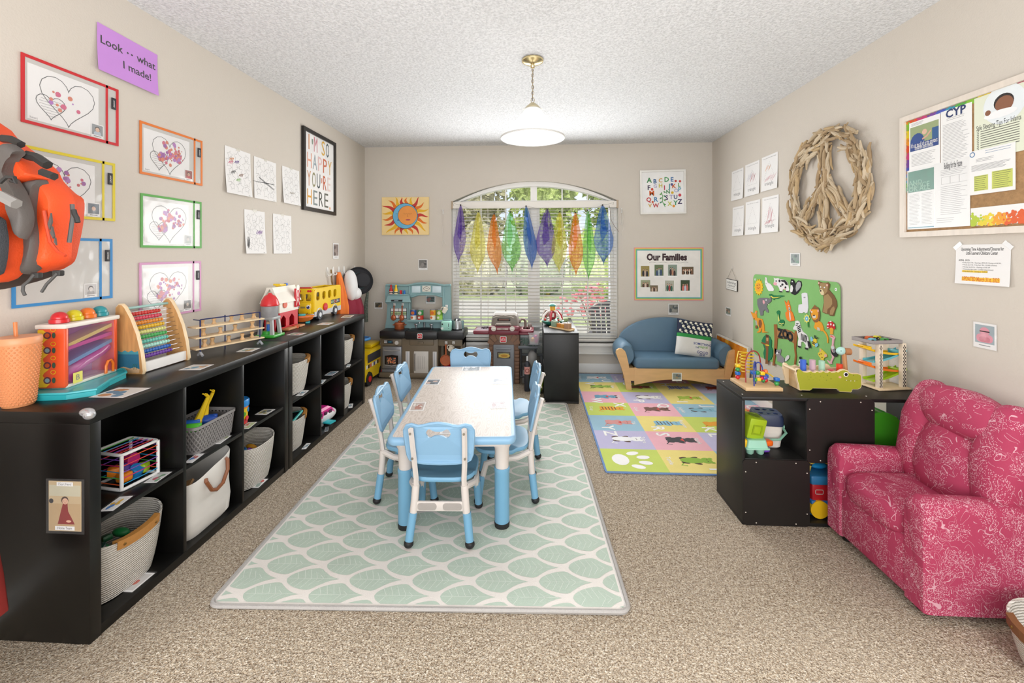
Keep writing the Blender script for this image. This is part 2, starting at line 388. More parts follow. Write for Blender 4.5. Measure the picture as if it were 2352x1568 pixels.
def blob(mb, c, r, mat, seed=0, nu=22, nv=14, amp=.22, fq=2.2):
    random.seed(seed); from mathutils import noise as nz
    k = len(mb.v); mb.sph(c, r, mat, nu, nv)
    C = Vector(c)
    for i in range(k, len(mb.v)):
        p = Vector(mb.v[i]); d = p-C; f = 1+amp*nz.noise(d*fq+Vector((seed, 0, 0)))+amp*.6*nz.noise(d*fq*2.7+Vector((0, seed, 0))); mb.v[i] = tuple(C+d*f)
def foliage(mb, c, r, mat, n, size, seed):
    """loose leaf clumps over a blob: small tilted quads around the shell"""
    rd = random.Random(seed)
    for i in range(n):
        a, b = rd.uniform(0, 2*PI), math.acos(rd.uniform(-1, 1)); k = rd.uniform(.8, 1.12)
        p = Vector((c[0]+r[0]*k*math.sin(b)*math.cos(a), c[1]+r[1]*k*math.sin(b)*math.sin(a), c[2]+r[2]*k*math.cos(b)))
        if p.y > c[1]+r[1]*.35: continue
        u = Vector((rd.uniform(-1, 1), rd.uniform(-1, 1), rd.uniform(-1, 1))).normalized()*size*rd.uniform(.6, 1.3); w = u.orthogonal().normalized()*size*.6
        mb.add([p-u, p+w, p+u, p-w], [(0, 1, 2, 3)], mat)
HG = [leafm('hedge_leaves_dark', '6e7b55', '919c6c', 'b9c28f'), leafm('hedge_leaves_light', '8ea355', 'b5c46c', 'd6de98'), leafm('hedge_leaves_olive', '8f8a64', 'b5ae84', 'd6d0ac')]
LB = ['dense dark green bush across the road', 'bright yellow-green bush across the road', 'olive brown thin bush across the road']
rd = random.Random(3)
for i in range(13):
    k = [0, 2, 0, 1, 0, 2, 0, 1, 1, 0, 1, 1, 2][i]; x = -14+i*2.35; h = rd.uniform(1.2, 1.6)
    m = MB(); c = (x, 17.6+rd.uniform(-.6, .6), h-.75); r = (1.08, 1.0, h); blob(m, c, r, HG[k], i); foliage(m, c, r, HG[k], 420, .16, i)
    solo('roadside_bush', m, LB[k], 'bush', group='bushes across the road: '+LB[k].split(' bush')[0])
for i in range(9):
    k = [2, 0, 2, 2, 1, 1, 0, 1, 1][i]; x = -17+i*4.4; h = [9, 7.5, 8, 7, 7.5, 8.5, 9, 8.6, 8][i]
    m = MB(); c = (x, 25+rd.uniform(-1.5, 1.5), h*.62); r = (1.9, 1.7, h*.45)
    t_ = thing('tree', ['tall dark green tree behind the hedge', 'tall yellow-green tree behind the hedge', 'tall thin olive tree behind the hedge'][k], 'tree', TR(c[0], c[1], -.45), group='trees behind the hedge: '+['dark', 'yellow-green', 'olive'][k])
    m = MB(TR(0, 0, 0)); cc = (0, 0, c[2]+.45); blob(m, cc, tuple(q*.72 for q in r), HG[k], 40+i, amp=.5); foliage(m, cc, r, HG[k], 900, .3, i+50); obj('foliage', m, t_)
    m = MB(); m.tube([(0, 0, 0), (.1, 0, h*.4), (-.1, 0, h*.7), (.05, 0, h*.95)], [.16, .13, .09, .03], P('6e6152', .9, bump=.5, bscale=20)); m.tube([(0, 0, h*.4), (.7, 0, h*.6), (1.1, .2, h*.8)], [.07, .05, .02], P('6e6152', .9, bump=.5, bscale=20)); obj('trunk', m, t_)
m = MB(); m.bx((1.24, 7.25, -.45), (1.34, 7.35, 3.2), P('f3f0f4', .6)); solo('porch_column', m, 'square white porch column outside the right side of the window', 'column')
# azalea
t_ = thing('azalea_shrub', 'shrub with coral pink flowers outside the window beside the porch seat', 'shrub', TR(1.15, 8.4, -.45))
st = MB(); fl = MB(); rd = random.Random(5)
for i in range(16):
    a = rd.uniform(0, 2*PI); r_ = rd.uniform(.15, .62); z = rd.uniform(.6, 1.1); st.tube([(0, 0, 0), (r_*.4*math.cos(a), r_*.4*math.sin(a), z*.5), (r_*math.cos(a), r_*math.sin(a), z)], [.012, .008, .004], P('77705c', .9), 5)
for i in range(170):
    a = rd.uniform(0, 2*PI); r_ = rd.uniform(.05, .75); z = .55+.62*rd.random()*(1-.5*r_/.75); fl.sph((r_*math.cos(a), r_*math.sin(a), z), (.038, .038, .026), P(rd.choice(['ea8a8c', 'f0a4a4', 'e07a80']), .8), 7, 4)
obj('stem', st, t_); o = obj('blossom', fl, t_); o['kind'] = 'stuff'
# slatted porch chair
t_ = thing('porch_chair', 'dark grey slatted porch chair with a curved back outside the window', 'chair', TR(1.22, 6.25, -.36, rz=R(-22)))
G5 = P('6d6a72', .7); b = MB(); se = MB()
for i in range(11):
    x = -.36+i*.072; top = .92-.9*(x*x); b.add(*(lambda x, t: ([(x-.026, 0, .25), (x+.026, 0, .25), (x+.026, -.16, t), (x-.026, -.16, t), (x-.026, .02, .25), (x+.026, .02, .25), (x+.026, -.14, t), (x-.026, -.14, t)], [(0, 1, 2, 3), (7, 6, 5, 4), (0, 4, 5, 1), (1, 5, 6, 2), (2, 6, 7, 3), (3, 7, 4, 0)]))(x, top), G5)
b.tube([(-.42+.084*i, -.15, .94-.9*(-.4+.08*i)**2) for i in range(11)], .03, G5, 6)
for i in range(7): se.bx((-.38, .02+i*.075, .27), (.38, .085+i*.075, .29), G5)
obj('backrest', b, t_); obj('seat', se, t_)
for sx in (-1, 1):
    for y in (.03, .5): q = MB(); q.bx((sx*.4-.03, y-.03, 0), (sx*.4+.03, y+.03, .42), G5); obj('leg', q, t_)
    q = MB(); q.bx((sx*.42-.06, -.1, .42), (sx*.42+.06, .56, .45), G5); obj('armrest', q, t_)
# ================================================================ BLIND
BW = P('ebe6dd', .5, var=.02); SL = P('f0ebe2', .45, var=.01)
t_ = thing('window_blind', 'wide white horizontal slat blind hanging inside the arched window', 'blind', TR(-.01, YB+.035, 0))
m = MB(); m.box((0, -.035, WZ1-.035), (1.775, .012, .07), SL, .003); m.box((0, 0, WZ1-.03), (1.765, .055, .045), SL, .003); obj('valance', m, t_)
for sx in (-1, 1): m = MB(); m.box((sx*.886, -.03, WZ1-.033), (.02, .03, .085), P('b8a48b', .6), .003); obj('end_bracket', m, t_)
m = MB(); zb = WZ0+.025
ns = 38
for i in range(ns):
    z = zb+.03+(WZ1-.09-zb-.03)*i/(ns-1); m.box((0, 0, z), (1.755, .05, .003), SL, T=TR(0, 0, z, rx=R(7)) @ TR(0, 0, -z))
obj('slat', m, t_)['kind'] = 'stuff'
m = MB(); m.box((0, 0, zb+.005), (1.755, .05, .018), SL, .004); obj('bottom_rail', m, t_)
for x in (-.78, -.5, -.2, .1, .4, .72):
    m = MB()
    for y in (-.027, .027): m.bx((x-.0012, y-.0012, zb), (x+.0012, y+.0012, WZ1-.05), BW)
    obj('ladder_cord', m, t_)
m = MB(); m.tube([(.80, -.045, 1.78), (.82, -.05, 1.62), (.86, -.05, 1.55), (.9, -.05, 1.5)], .0018, P('7a4b3a', .8), 5); obj('pull_cord', m, t_)
# ================================================================ RUGS
MINT, MINTV, CREAM = P('b9c9ba', .75, bump=.3, bscale=300, var=.04), P('dde5db', .8), P('e8e2db', .75, bump=.3, bscale=300, var=.02)
rugT = TR(-.457, 2.562, 0, rz=R(1.9)); hw, hl = .757, 1.05
m = MB(); ro = rrect(-hw, -hl, hw, hl, .035); m.prism(ro, .001, .010, P('d9d5d0', .8, bump=.5, bscale=250)); m.tube([(x, y, .009) for x, y in ro], .0085, P('b4b0ac', .8, bump=.6, bscale=300), 6, closed=True)
rug_top = MB(); rug_top.prism(rrect(-hw+.012, -hl+.012, hw-.012, hl-.012, .03), .010, .0108, CREAM)
LP = [(0, 0), (.025, .24), (.06, .40), (.13, .60), (.22, .77), (.32, .90), (.42, .98), (.50, 1), (.56, .93), (.62, .74), (.70, .50), (.79, .28), (.89, .11), (.96, .03), (1, 0)]
def leaf(x, y, L=.205, Hh=.0555): return [(x+t*L, y+h*Hh) for t, h in LP]+[(x+t*L, y-h*Hh) for t, h in LP[-2:0:-1]]
px_, py_ = .245, .0765
e = .018
for j in range(-15, 16):
    for i in range(-5, 5):
        x, y = i*px_+(.5*px_ if j % 2 else 0)-.05, j*py_; q = clip(leaf(x, y), -hw+e, -hl+e, hw-e, hl-e)
        if len(q) < 3: continue
        rug_top.flat(q, .0114, MINT)
        if y < .2 or True:
            for a, b in [((.03, 0), (.93, 0))]+[((t, 0), (t-.13+.03, s*hh)) for t, hh in ((.22, .62), (.34, .78), (.46, .84), (.58, .64), (.70, .34)) for s in (-1, 1)]:
                p = [(x+a[0]*.205, y+a[1]*.0555), (x+b[0]*.205, y+b[1]*.0555)]
                if all(abs(c[0]) < hw-e and abs(c[1]) < hl-e for c in p): rug_top.line(p, .0016, .0118, MINTV)
t_ = thing('leaf_play_mat', 'large mint green play mat with cream ogee leaf pattern under the blue table', 'rug', rugT)
obj('mat_surface', rug_top, t_); obj('edge_binding', m, t_, 'grey edge binding')
# alphabet rug
AC = {'b': '9fc3d6', 'y': 'efdc86', 'p': 'efb4c0', 'g': 'c9d86a', 'l': 'c3bddd'}
def AP(k): return P(AC[k], .9, bump=.4, bscale=250, var=.03)
WL = P('f7f5f3', .9); cw, ch = .362, .288
cols = ['bypgblg', 'lglpypy', 'pyybglb', 'ylbpgyl']
lets = ['UVWXYZ*', 'NOPQRST', 'GHIJKLM', '*ABCDEF']
wrd = ['Unicorn Viper Whale X-ray Yak Zebra *', 'Narwhal Owl Panda Quail Raccoon Skunk Turtle', 'Giraffe Hippo Iguana Jellyfish Kangaroo Lion Monkey', '* Ant Bear Cat Dog Elephant Fox']
ac = [['f0f0f0', '9cbf52', '6ea3bd', 'e8a33c', 'd99a97', 'f1f1f1', 'ffffff'], ['7d6ba8', '8a5b44', 'f1efee', '7b5a50', '8dbcd3', '4a484c', '8fb544'], ['e8b04a', '8a92b8', 'a9c04c', '86b5c9', 'e8a23c', 'f0a23e', '8a5a3c'], ['ffffff', 'b5533c', '9a6a48', 'e0a04a', 'caa27a', '9aa6b8', 'd8742f']]
m = MB(); X0, Y1 = .418, 4.545
m.prism(rrect(X0-.012, Y1-7*ch-.012, X0+4*cw+.012-.02, Y1+.012, .02), .001, .007, P('6f8fc0', .85))
for c in range(4):
    ws = wrd[c].split()
    for r_ in range(7):
        x0, y1 = X0+c*cw, Y1-r_*ch; x1 = min(x0+cw, X0+4*cw-.02); y0 = y1-ch
        m.rect(x0, y0, x1, y1, .0075, AP(cols[c][r_])); L = lets[c][r_]; A = P(ac[c][r_], .9); cx, cy = (x0+x1)/2, (y0+y1)/2
        Dk = P('5a4238', .9); T9 = TR(cx, cy, 0, rz=-PI/2)      # local x runs towards the camera, local y to +X
        if L == '*':
            m.flat(ell(-.0, -.075, .07, .052, 16), .0082, WL, TR(cx, cy, 0, rz=-PI/2))
            for dx, dy in ((-.085, .015), (-.035, .07), (.035, .07), (.085, .015)): m.flat(ell(dx, dy, .024, .042, 12, -dx*4), .0082, WL, T9)
            continue
        left = r_ % 2 == 0
        m.text(L, .095 if left else -.095, -.075 if r_ % 3 else .1, .125, .0084, WL, T=T9, bold=.02)
        m.text(ws[r_], 0, .135 if r_ % 3 else -.14, .04, .0084, WL, T=T9, bold=.01)
        k = (c*7+r_) % 4
        m.flat(ell(-.01, -.0, .036, .075, 18), .0080, A, T9)                  # body
        m.flat(ell(-.01, .085, .036, .034, 16), .0081, A, T9)                 # head
        m.flat(ell(-.035, .115, .012, .014, 8), .0082, Dk if k == 2 else A, T9); m.flat(ell(.015, .115, .012, .014, 8), .0082, Dk if k == 2 else A, T9)
        for dx in (-.02, .002): m.flat(ell(dx, .09, .0045, .0045, 8), .0083, Dk, T9)
        for dx, dy in ((-.04, -.05), (.02, -.05), (-.045, .02), (.028, .02)): m.flat(ell(dx, dy, .012, .026, 10, .3 if dx < 0 else -.3), .0079, Dk if k == 1 else A, T9)
        if k == 3:
            for s in range(5): m.line([(-.04, -.05+s*.025), (.02, -.045+s*.025)], .007, .0083, Dk, T=T9)
        if k in (0, 2): m.flat([(-.035, .045), (.015, .045), (-.01, .02)], .0083, P('d8524e', .9), T9)
        m.line([(.02, -.06), (.055, -.085), (.06, -.05)], .009, .0079, A, T=T9)
solo('alphabet_rug', m, 'pastel alphabet rug of coloured squares with letters and animals under the small sofa', 'rug')
# ================================================================ BLACK CUBE SHELVES
def shelf_unit(y0, label, L=1.134, back=-1.842, front=-1.4554, h=.758):
    t = thing('cube_shelf', label, 'shelf', TR(front, y0, 0)); dp = back-front
    def pn(n, lo, hi, b=.0015): q = MB(); q.bx(lo, hi, BLK, b); return obj(n, q, t)
    pn('top_panel', (dp, 0, h-.038), (0, L, h)); pn('side_panel', (dp, 0, 0), (0, .038, h-.038)); pn('side_panel', (dp, L-.038, 0), (0, L, h-.038))
    pn('bottom_panel', (dp, .038, 0), (-.002, L-.038, .035)); pn('back_panel', (dp, .038, .035), (dp+.006, L-.038, h-.038))
    cw_ = (L-.076-.032)/3
    for k in (1, 2): pn('divider', (dp+.006, .038+k*cw_+(k-1)*.016, .035), (-.004, .038+k*cw_+k*.016, h-.038))
    for k in range(3): a = .038+k*(cw_+.016); pn('shelf', (dp+.006, a, .372), (-.004, a+cw_, .388))
    return t
SY1, SY2 = 1.3286, 1.3286+1.140
shelf_unit(SY1, 'black six cube shelf unit nearest the camera along the left wall'); shelf_unit(SY2, 'black six cube shelf unit farther along the left wall, beside the toy kitchen')
ZS = .758; ZM = .388; ZL = .035; XF = -1.4554
# ================================================================ LOW BLACK STAND (right) with open and closed cells
def low_unit(T, label, panels, W=.90, dpt=.285, h=.60):
    t = thing('low_toy_shelf', label, 'shelf', T)
    def pn(n, lo, hi, b=.0015): q = MB(); q.bx(lo, hi, BLKG, b); return obj(n, q, t)
    pn('top_panel', (0, 0, h-.016), (W, dpt, h)); pn('bottom_panel', (0, 0, 0), (W, dpt, .016))
    for k in range(4):
        x = (W-.014)*k/3; pn('side_panel' if k in (0, 3) else 'divider', (x, 0, .016), (x+.014, dpt, h-.016))
        if k < 3: pn('shelf', (x+.014, 0, .298), (x+(W-.014)/3, dpt, .312))
    for i, k in enumerate(panels):
        c, r_ = k; x0 = (W-.014)*c/3+.001; z0 = .300 if r_ else .002; z1 = h-.002 if r_ else .309; q = MB()
        q.prism(rrect(x0, z0, x0+(W-.014)/3+.012, z1, .018, 3), 0, .006, P('17120f', .5, var=.15, stretch=(1, 6, 1)), T=TR(0, 0, 0, rx=PI/2)); p = obj('front_panel', q, t)
        s = MB()
        for px2, pz2 in ((.06, .012), (.24, .012), (.012, .06), (.29, .06), (.012, .25), (.29, .25), (.06, z1-z0-.012), (.24, z1-z0-.012)): s.cyl((x0+px2, -.0061, z0+pz2), (x0+px2, -.0072, z0+pz2), .0028, P('d8cfc2', .4), n=8)
        obj('nail', s, p)['kind'] = 'stuff'
    s = MB()
    for x in (.02, W/3, 2*W/3, W-.02):
        for y in (.04, dpt-.04): s.sph((x, y, h), (.004, .004, .0015), P('cfcac2', .4), 8, 4)
    obj('cover_cap', s, t)['kind'] = 'stuff'
    return t
low_unit(TR(.972, 2.075, 0), 'low black shelf with open and closed cells behind the pink armchair', [(0, 0), (1, 1)], W=.885)
low_unit(TR(.075, 4.5, 0, rz=-PI/2), 'low black shelf standing end-on in front of the window', [], W=.84, dpt=.295)
# ================================================================ TABLE
LBL, LBD, OFW = P('8cb6d5', .4, var=.02), P('76abcb', .4, var=.02), P('dcd3cc', .5, var=.02)
def woodgrain(t, co):
    n = noise(t, co, 3.2, 2, .5, 0, (3.5, 1, 1)); w = mth(t, 'FRACT', mth(t, 'MULTIPLY', n, 20.)); l = ramp(t, w, [(.0, 1.), (.25, .3), (.7, 0.), (1., 1.)])
    f = noise(t, co, 40, 2, .6, 0, (4, .12, 1)); a = mixc(t, l, 'dad0c8', 'c2b6ac'); return mixc(t, mth(t, 'MULTIPLY', f, .2), a, 'e6dfd8'), None
TWOOD = ramp_mat('pale_wood_grain', woodgrain, .36, None, .2)
tabT = TR(-.413, 2.478, .001, rz=R(4.1)); TW, TL, TH = .288, .607, .46
t_ = thing('kids_table', 'low rectangular play table with pale wood grain top and blue rim', 'table', tabT)
m = MB(); m.prism(rrect(-TW+.012, -TL+.012, TW-.012, TL-.012, .03), TH-.012, TH, TWOOD); obj('tabletop', m, t_)
m = MB(); ri = [rrect(-TW+a, -TL+a, TW-a, TL-a, .04-a if a < .03 else .02, 6) for a in (.022, .014, .005, 0, 0, .006, .02, .03)]
m.skin([[(x, y, z) for x, y in r_] for r_, z in zip(ri, (TH+.0005, TH+.002, TH-.001, TH-.008, TH-.02, TH-.03, TH-.033, TH-.03))], LBL, caps=False); obj('rim', m, t_)
m = MB(); m.frame(-TW+.05, -TL+.06, TW-.05, TL-.06, .02, TH-.062, TH-.02, OFW); obj('apron', m, t_)
for sx in (-1, 1):
    for sy in (-1, 1):
        x, y = sx*(TW-.065), sy*(TL-.105); m = MB()
        m.lathe([(.044, TH-.03), (.044, TH-.065), (.034, TH-.085), (.0305, TH-.19)], OFW, 24, TR(x, y, 0)); lg = obj('leg', m, t_)
        m = MB(); m.lathe([(.0335, TH-.175), (.0365, TH-.178), (.0365, TH-.19), (.0345, TH-.195), (.0345, .04), (.034, .032)], LBD, 24, TR(x, y, 0)); obj('leg_sleeve', m, lg, 'light blue lower leg sleeve')
        m = MB(); m.lathe([(.035, .034), (.036, .026), (.034, .0115), (0, .0115)], P('1c1c1e', .6), 24, TR(x, y, 0)); obj('foot_cap', m, lg)
# ================================================================ CHAIRS (face local +Y)
def build_chair():
    t = thing('kids_chair', 'x', 'chair')
    w, z0 = .148, .372
    top = [(w, .49), (w, .520), (w-.012, .541), (w-.032, .5475), (w-.062, .540), (.062, .5445), (.036, .553), (0, .557)]
    out = [(-w+.034, z0), (-.07, z0-.004), (0, z0-.006), (.07, z0-.004), (w-.034, z0), (w-.016, z0+.010), (w-.008, z0+.032)]+top+[(-x, z) for x, z in top[-2::-1]]+[(-w+.008, z0+.032), (-w+.016, z0+.010)]
    hl_ = []
    for i in range(36):
        a = 2*PI*i/36; x = .053*math.cos(a); s = math.sin(a)
        env = .0095+.0115*math.exp(-((abs(x)-.037)/.014)**2); hl_.append((x, .510+env*math.copysign(min(1, abs(s)*1.9), s)))
    m = MB(); m.prism(out, -.0055, .0055, LBL, holes=[hl_])
    m.v = [(x, -.142-.22*(z-.36)-th-.0+.6*x*x, z) for (x, z, th) in m.v]
    m.f = [f[::-1] for f in m.f]; obj('backrest', m, t)
    m = MB(); oo = [p for p in out]; m.tube([(x, -.142-.22*(z-.36)+.6*x*x, z) for x, z in oo], .0072, LBL, 6, closed=True); obj('backrest_rim', m, t)
    m = MB(); rings = []
    for z, k in ((.262, .90), (.264, .97), (.270, 1.), (.278, 1.), (.284, .97), (.280, .80), (.276, .4)):
        rings.append([(.150*k*math.copysign(abs(math.cos(q))**.55, math.cos(q)), .012+.142*k*math.copysign(abs(math.sin(q))**.55, math.sin(q)), z+.012*(math.sin(q) < -.3)*(k > .7)) for q in [2*PI*i/36 for i in range(36)]])
    m.skin(rings, LBD); obj('seat', m, t)
    for sx in (-1, 1):
        m = MB()   # side bracket: from the back down past the seat
        m.tube([(sx*.113, -.196, .535), (sx*.111, -.170, .45), (sx*.108, -.148, .36), (sx*.104, -.140, .30), (sx*.106, -.132, .235)], .0125, OFW, 6)
        m.tube([(sx*.106, -.135, .27), (sx*.110, -.138, .21), (sx*.118, -.145, .125)], .0165, OFW, 10)
        m.tube([(sx*.112, -.128, .262), (sx*.138, -.07, .247), (sx*.140, .03, .235), (sx*.134, .09, .215), (sx*.134, .115, .125)], .015, OFW, 8)
        fr = obj('side_frame', m, t)
        for z, y in ((.52, -.205), (.40, -.171)): m = MB(); m.cyl((sx*.113, y-.001, z), (sx*.113, y-.005, z), .005, P('a09a8c', .35, .8), n=10); obj('screw', m, fr)
        for y0, y1, x0, x1 in ((-.143, -.158, .117, .132), (.113, .13, .134, .142)):
            m = MB(); m.cyl((sx*x0, y0, .155), (sx*x1, y1, .030), .0185, LBD, .0175, 16); lg = obj('leg', m, t, 'light blue adjustable leg sleeve')
            m = MB(); m.sph((sx*x1, y1+(-.001 if y0 < 0 else .001), .030), (.0212, .0212, .0185), P('1a1a1c', .55), 16, 8); obj('foot_cap', m, lg, 'rounded black foot cap')
    m = MB(); m.box((0, -.142, .182), (.23, .014, .042), OFW, .005)
    for sx in (-1, 1): m.prism(rrect(sx*.055-.042, .166, sx*.055+.042, .198, .014), -.001, .0, OFW, T=TR(0, -.149, 0, rx=PI/2))
    obj('stretcher', m, t)
    return t
ch0 = build_chair()
CH = [(-.418, 1.985, 2, 'light blue plastic chair at the near end of the table, back towards the camera'), (-.475, 3.06, 184, 'light blue plastic chair at the far end of the table, before the toy kitchen'),
      (-.655, 2.28, -84, 'light blue plastic chair on the left side of the table, nearer the camera'), (-.69, 2.72, -86, 'light blue plastic chair on the left side of the table, nearer the kitchen'),
      (-.165, 2.30, 93, 'light blue plastic chair on the right side of the table, nearer the camera'), (-.155, 2.76, 96, 'light blue plastic chair on the right side of the table, nearer the window')]
for i, (x, y, a, l) in enumerate(CH):
    T = TR(x, y, .001, rz=R(a))
    if i == 0: ch0.matrix_world = T; ch0['label'] = l; ch0['group'] = 'light blue chairs around the table'
    else: dup(ch0, T, l)
# ================================================================ SMALL BLUE SOFA
MAPLE = P('dcb27c', .4, var=.08, vscale=5, stretch=(1, 1, 5)); BLUF = P('58768c', .5, bump=.15, bscale=18, var=.04)
t_ = thing('toddler_sofa', 'small blue cushioned sofa with maple wood frame beside the window', 'sofa', TR(1.305, 4.03, .0085, s=(.965, 1, 1)))
def px3(l, y=4.03): return [((p := aY(1320+u/4.127, 560+v/4.127, y)).x-1.33, p.z) for u, v in l]
arm_l = px3([(552, 1397), (540, 1280), (522, 1150), (500, 1060), (486, 1025), (462, 1005), (430, 1002), (404, 1018), (398, 1045), (418, 1100), (450, 1180), (478, 1270), (500, 1397)])
TF = Matrix(((1, 0, 0, 0), (0, 0, 1, 0), (0, 1, 0, 0), (0, 0, 0, 1)))      # x,z profile extruded along y
for s in (1, -1):
    m = MB(); m.prism([(x*s, z) for x, z in arm_l], 0, .032, MAPLE, T=TF); m.bx((s*.41-.022, .36, 0), (s*.41+.022, .39, .2), MAPLE, .004)
    m.prism([(x*s, z) for x, z in arm_l[1:12]], .03, .372, MAPLE, T=TF) if False else m.bx((s*.42-.03, .01, .08), (s*.42+.03, .37, .20), MAPLE); obj('side_frame', m, t_)
m = MB(); bt = [(x/20*.80-.40, .042+.058*math.sin(PI*x/20)) for x in range(21)]
m.prism([(-.40, .205), (.40, .205)]+bt[::-1], .008, .026, MAPLE, T=TF); ap = obj('front_apron', m, t_)
m = MB(); m.bx((-.40, .03, .175), (.40, .37, .2), MAPLE); m.bx((-.38, .372, .05), (.38, .388, .42), MAPLE); obj('base_frame', m, t_)
m = MB(); m.box((0, .17, .245), (.80, .37, .10), BLUF, .035, seg=4); o = obj('seat_cushion', m, t_)
m = MB(); rings = []
N = 26
for dy, k in ((.0, .90), (-.022, .985), (-.045, 1.), (-.075, .985), (-.09, .90)):
    r_ = []
    for i in range(N+1): a = PI*i/N; r_.append((.515*k*math.cos(a)*(1 if abs(math.cos(a)) < .9 else .985), .40+dy+.0, .29+(.335*k)*max(0, math.sin(a))**.85))
    rings.append(r_)
m.skin(rings, BLUF, closed=True); o = obj('back_cushion', m, t_)
for s in (-1, 1):
    m = MB(); rg = []
    for y, k in ((.025, .82), (.05, 1.), (.10, 1.05), (.2, 1.02), (.3, 1.05), (.34, .95), (.355, .8)):
        rg.append([(s*(.470+.080*k*math.cos(q)*(1.0 if math.cos(q) > 0 else 1.05)), y+.006*math.sin(5*q), .315+.108*k*math.sin(q)*(1 if math.sin(q) > 0 else 1.)) for q in [2*PI*i/26 for i in range(26)]])
    m.skin(rg if s > 0 else [r_[::-1] for r_ in rg], BLUF); obj('arm_cushion', m, t_)
# throw pillow with plain dotted band
m = MB(); pc = [(u, v) for u, v in ((1003, 728), (1330, 765), (1278, 1108), (940, 1043))]; q = [aY(1320+u/4.127, 560+v/4.127, 4.16) for u, v in pc]
c = sum(q, Vector())/4; ex = ((q[1]-q[0])+(q[2]-q[3]))/2; ey = ((q[0]-q[3])+(q[1]-q[2]))/2; w, h = ex.length, ey.length; ang = math.atan2(ex.z, ex.x)
pT = Matrix.Translation((c.x-.01, 4.155, c.z+.015)) @ Matrix.Rotation(R(-13), 4, 'X') @ Matrix(((1, 0, 0, 0), (0, 0, -1, 0), (0, 1, 0, 0), (0, 0, 0, 1))) @ Matrix.Rotation(ang, 4, 'Z')
NVY, GRN2, PWH = P('262c42', .9), P('2f8f45', .9), P('dedcd8', .9, bump=.3, bscale=60)
def pill(u, v, s, off=0.): e = (max(0, 1-abs(u)**4)*max(0, 1-abs(v)**4)); return (u*w/2*(1-.03*(1-v*v)), v*h/2*(1-.03*(1-u*u)), s*(.045*e**.5+.003)+off)
N = 20
for s in (1, -1):
    vs = [pill(-1+2*i/N, -1+2*j/N, s) for j in range(N+1) for i in range(N+1)]
    for lo, hi, mt in ((0, 10, PWH), (10, 12, GRN2), (12, 20, NVY)):
        m.add(vs, [((j*(N+1)+i, j*(N+1)+i+1, (j+1)*(N+1)+i+1, (j+1)*(N+1)+i)[::s]) for j in range(lo, hi) for i in range(N)], mt, True)
dots = MB()
for j in range(3):
    for i in range(7):
        u, v = -.86+i*.285+(.14 if j % 2 else 0), .35+j*.25
        if abs(u) < .93: p = pill(u, v, 1); dots.sph(p, (.014, .014, .003), P('e9e3d2', .9), 12, 5); dots.sph(pill(u+.08, v-.09, 1), (.009, .007, .003), P('cfd4c0', .9), 10, 5)
for tx, u, v, s_, mt in (('SOMETHING', .42, -.28, .030, '3f4a8c'), ('magical', .45, -.42, .030, '7fae55'), ('THE', .12, -.5, .018, '3f4a8c'), ('GOOD', .45, -.74, .034, '3f4a8c'), ('SIDE', .45, -.87, .026, '3f4a8c')):
    vv, ff = text_geo(tx, 2, .01); x0 = (min(p[0] for p in vv)+max(p[0] for p in vv))/2
    dots.add([tuple((lambda P0: (P0[0]+(p[0]-x0)*s_, P0[1]+p[1]*s_, pill(min(.95, u+(p[0]-x0)*s_/(w/2)), v+p[1]*s_/(h/2), 1, .002)[2]))(pill(u, v, 1))) for p in vv], ff, P(mt, .9))
t2 = thing('throw_pillow', 'square pillow with navy dotted band, green stripe and white lettered half on the blue sofa', 'pillow', pT)
obj('cover', m, t2); obj('print', dots, t2)['kind'] = 'stuff'
# orange canvas leaning in the corner behind the sofa
t2 = thing('leaning_canvas', 'orange and yellow painted canvas leaning against the right wall behind the sofa', 'painting', Matrix.Translation((1.822, 4.12, .009)) @ Matrix.Rotation(R(2.5), 4, 'Y') @ Matrix(((0, 0, -1, 0), (-1, 0, 0, 0), (0, 1, 0, 0), (0, 0, 0, 1))))
def orng(t, co): n = noise(t, co, 5, 4, .6, 1.); return ramp(t, n, [(.3, 'b8480f'), (.5, 'd9841c'), (.7, 'e9b23a')]), None
m = MB(); m.bx((-.32, 0, -.012), (.32, .45, .012), P('e8e2d6', .8)); obj('stretcher', m, t2); m = MB(); m.rect(-.305, .012, .305, .438, .0125, ramp_mat('orange_paint', orng, .6)); obj('painted_face', m, t2)
# ================================================================ PINK ARMCHAIR
def pinkn(t, co):
    n = noise(t, co, 15, 1, .4, .5); n2 = noise(t, co, 30, 1, .4, .9); msk = noise(t, co, 5.5, 1)
    def lines(s, k, w): return mth(t, 'LESS_THAN', mth(t, 'ABSOLUTE', mth(t, 'SUBTRACT', mth(t, 'FRACT', mth(t, 'MULTIPLY', s, k)), .5)), w)
    a = mth(t, 'MULTIPLY', lines(n, 6., .032), mth(t, 'GREATER_THAN', n2, .47)); b = mth(t, 'MULTIPLY', lines(n2, 7., .045), mth(t, 'GREATER_THAN', msk, .50))
    v = t.nodes.new('ShaderNodeTexVoronoi'); v.inputs['Scale'].default_value = 230; t.links.new(co, v.inputs['Vector'])
    d = mth(t, 'MULTIPLY', mth(t, 'LESS_THAN', v.outputs['Distance'], .34), mth(t, 'GREATER_THAN', mth(t, 'ABSOLUTE', mth(t, 'SUBTRACT', noise(t, co, 10, 0), .5)), .085))
    s = mth(t, 'MINIMUM', mth(t, 'ADD', mth(t, 'ADD', a, b), d), 1.); big = noise(t, co, 3, 2)
    return mixc(t, mth(t, 'MULTIPLY', s, .58), mixc(t, big, 'a83654', 'b84666'), 'f0cdd5'), noise(t, co, 300, 2)
PINK = ramp_mat('pink_paisley_cloth', pinkn, .75, (.25, .002), .3)
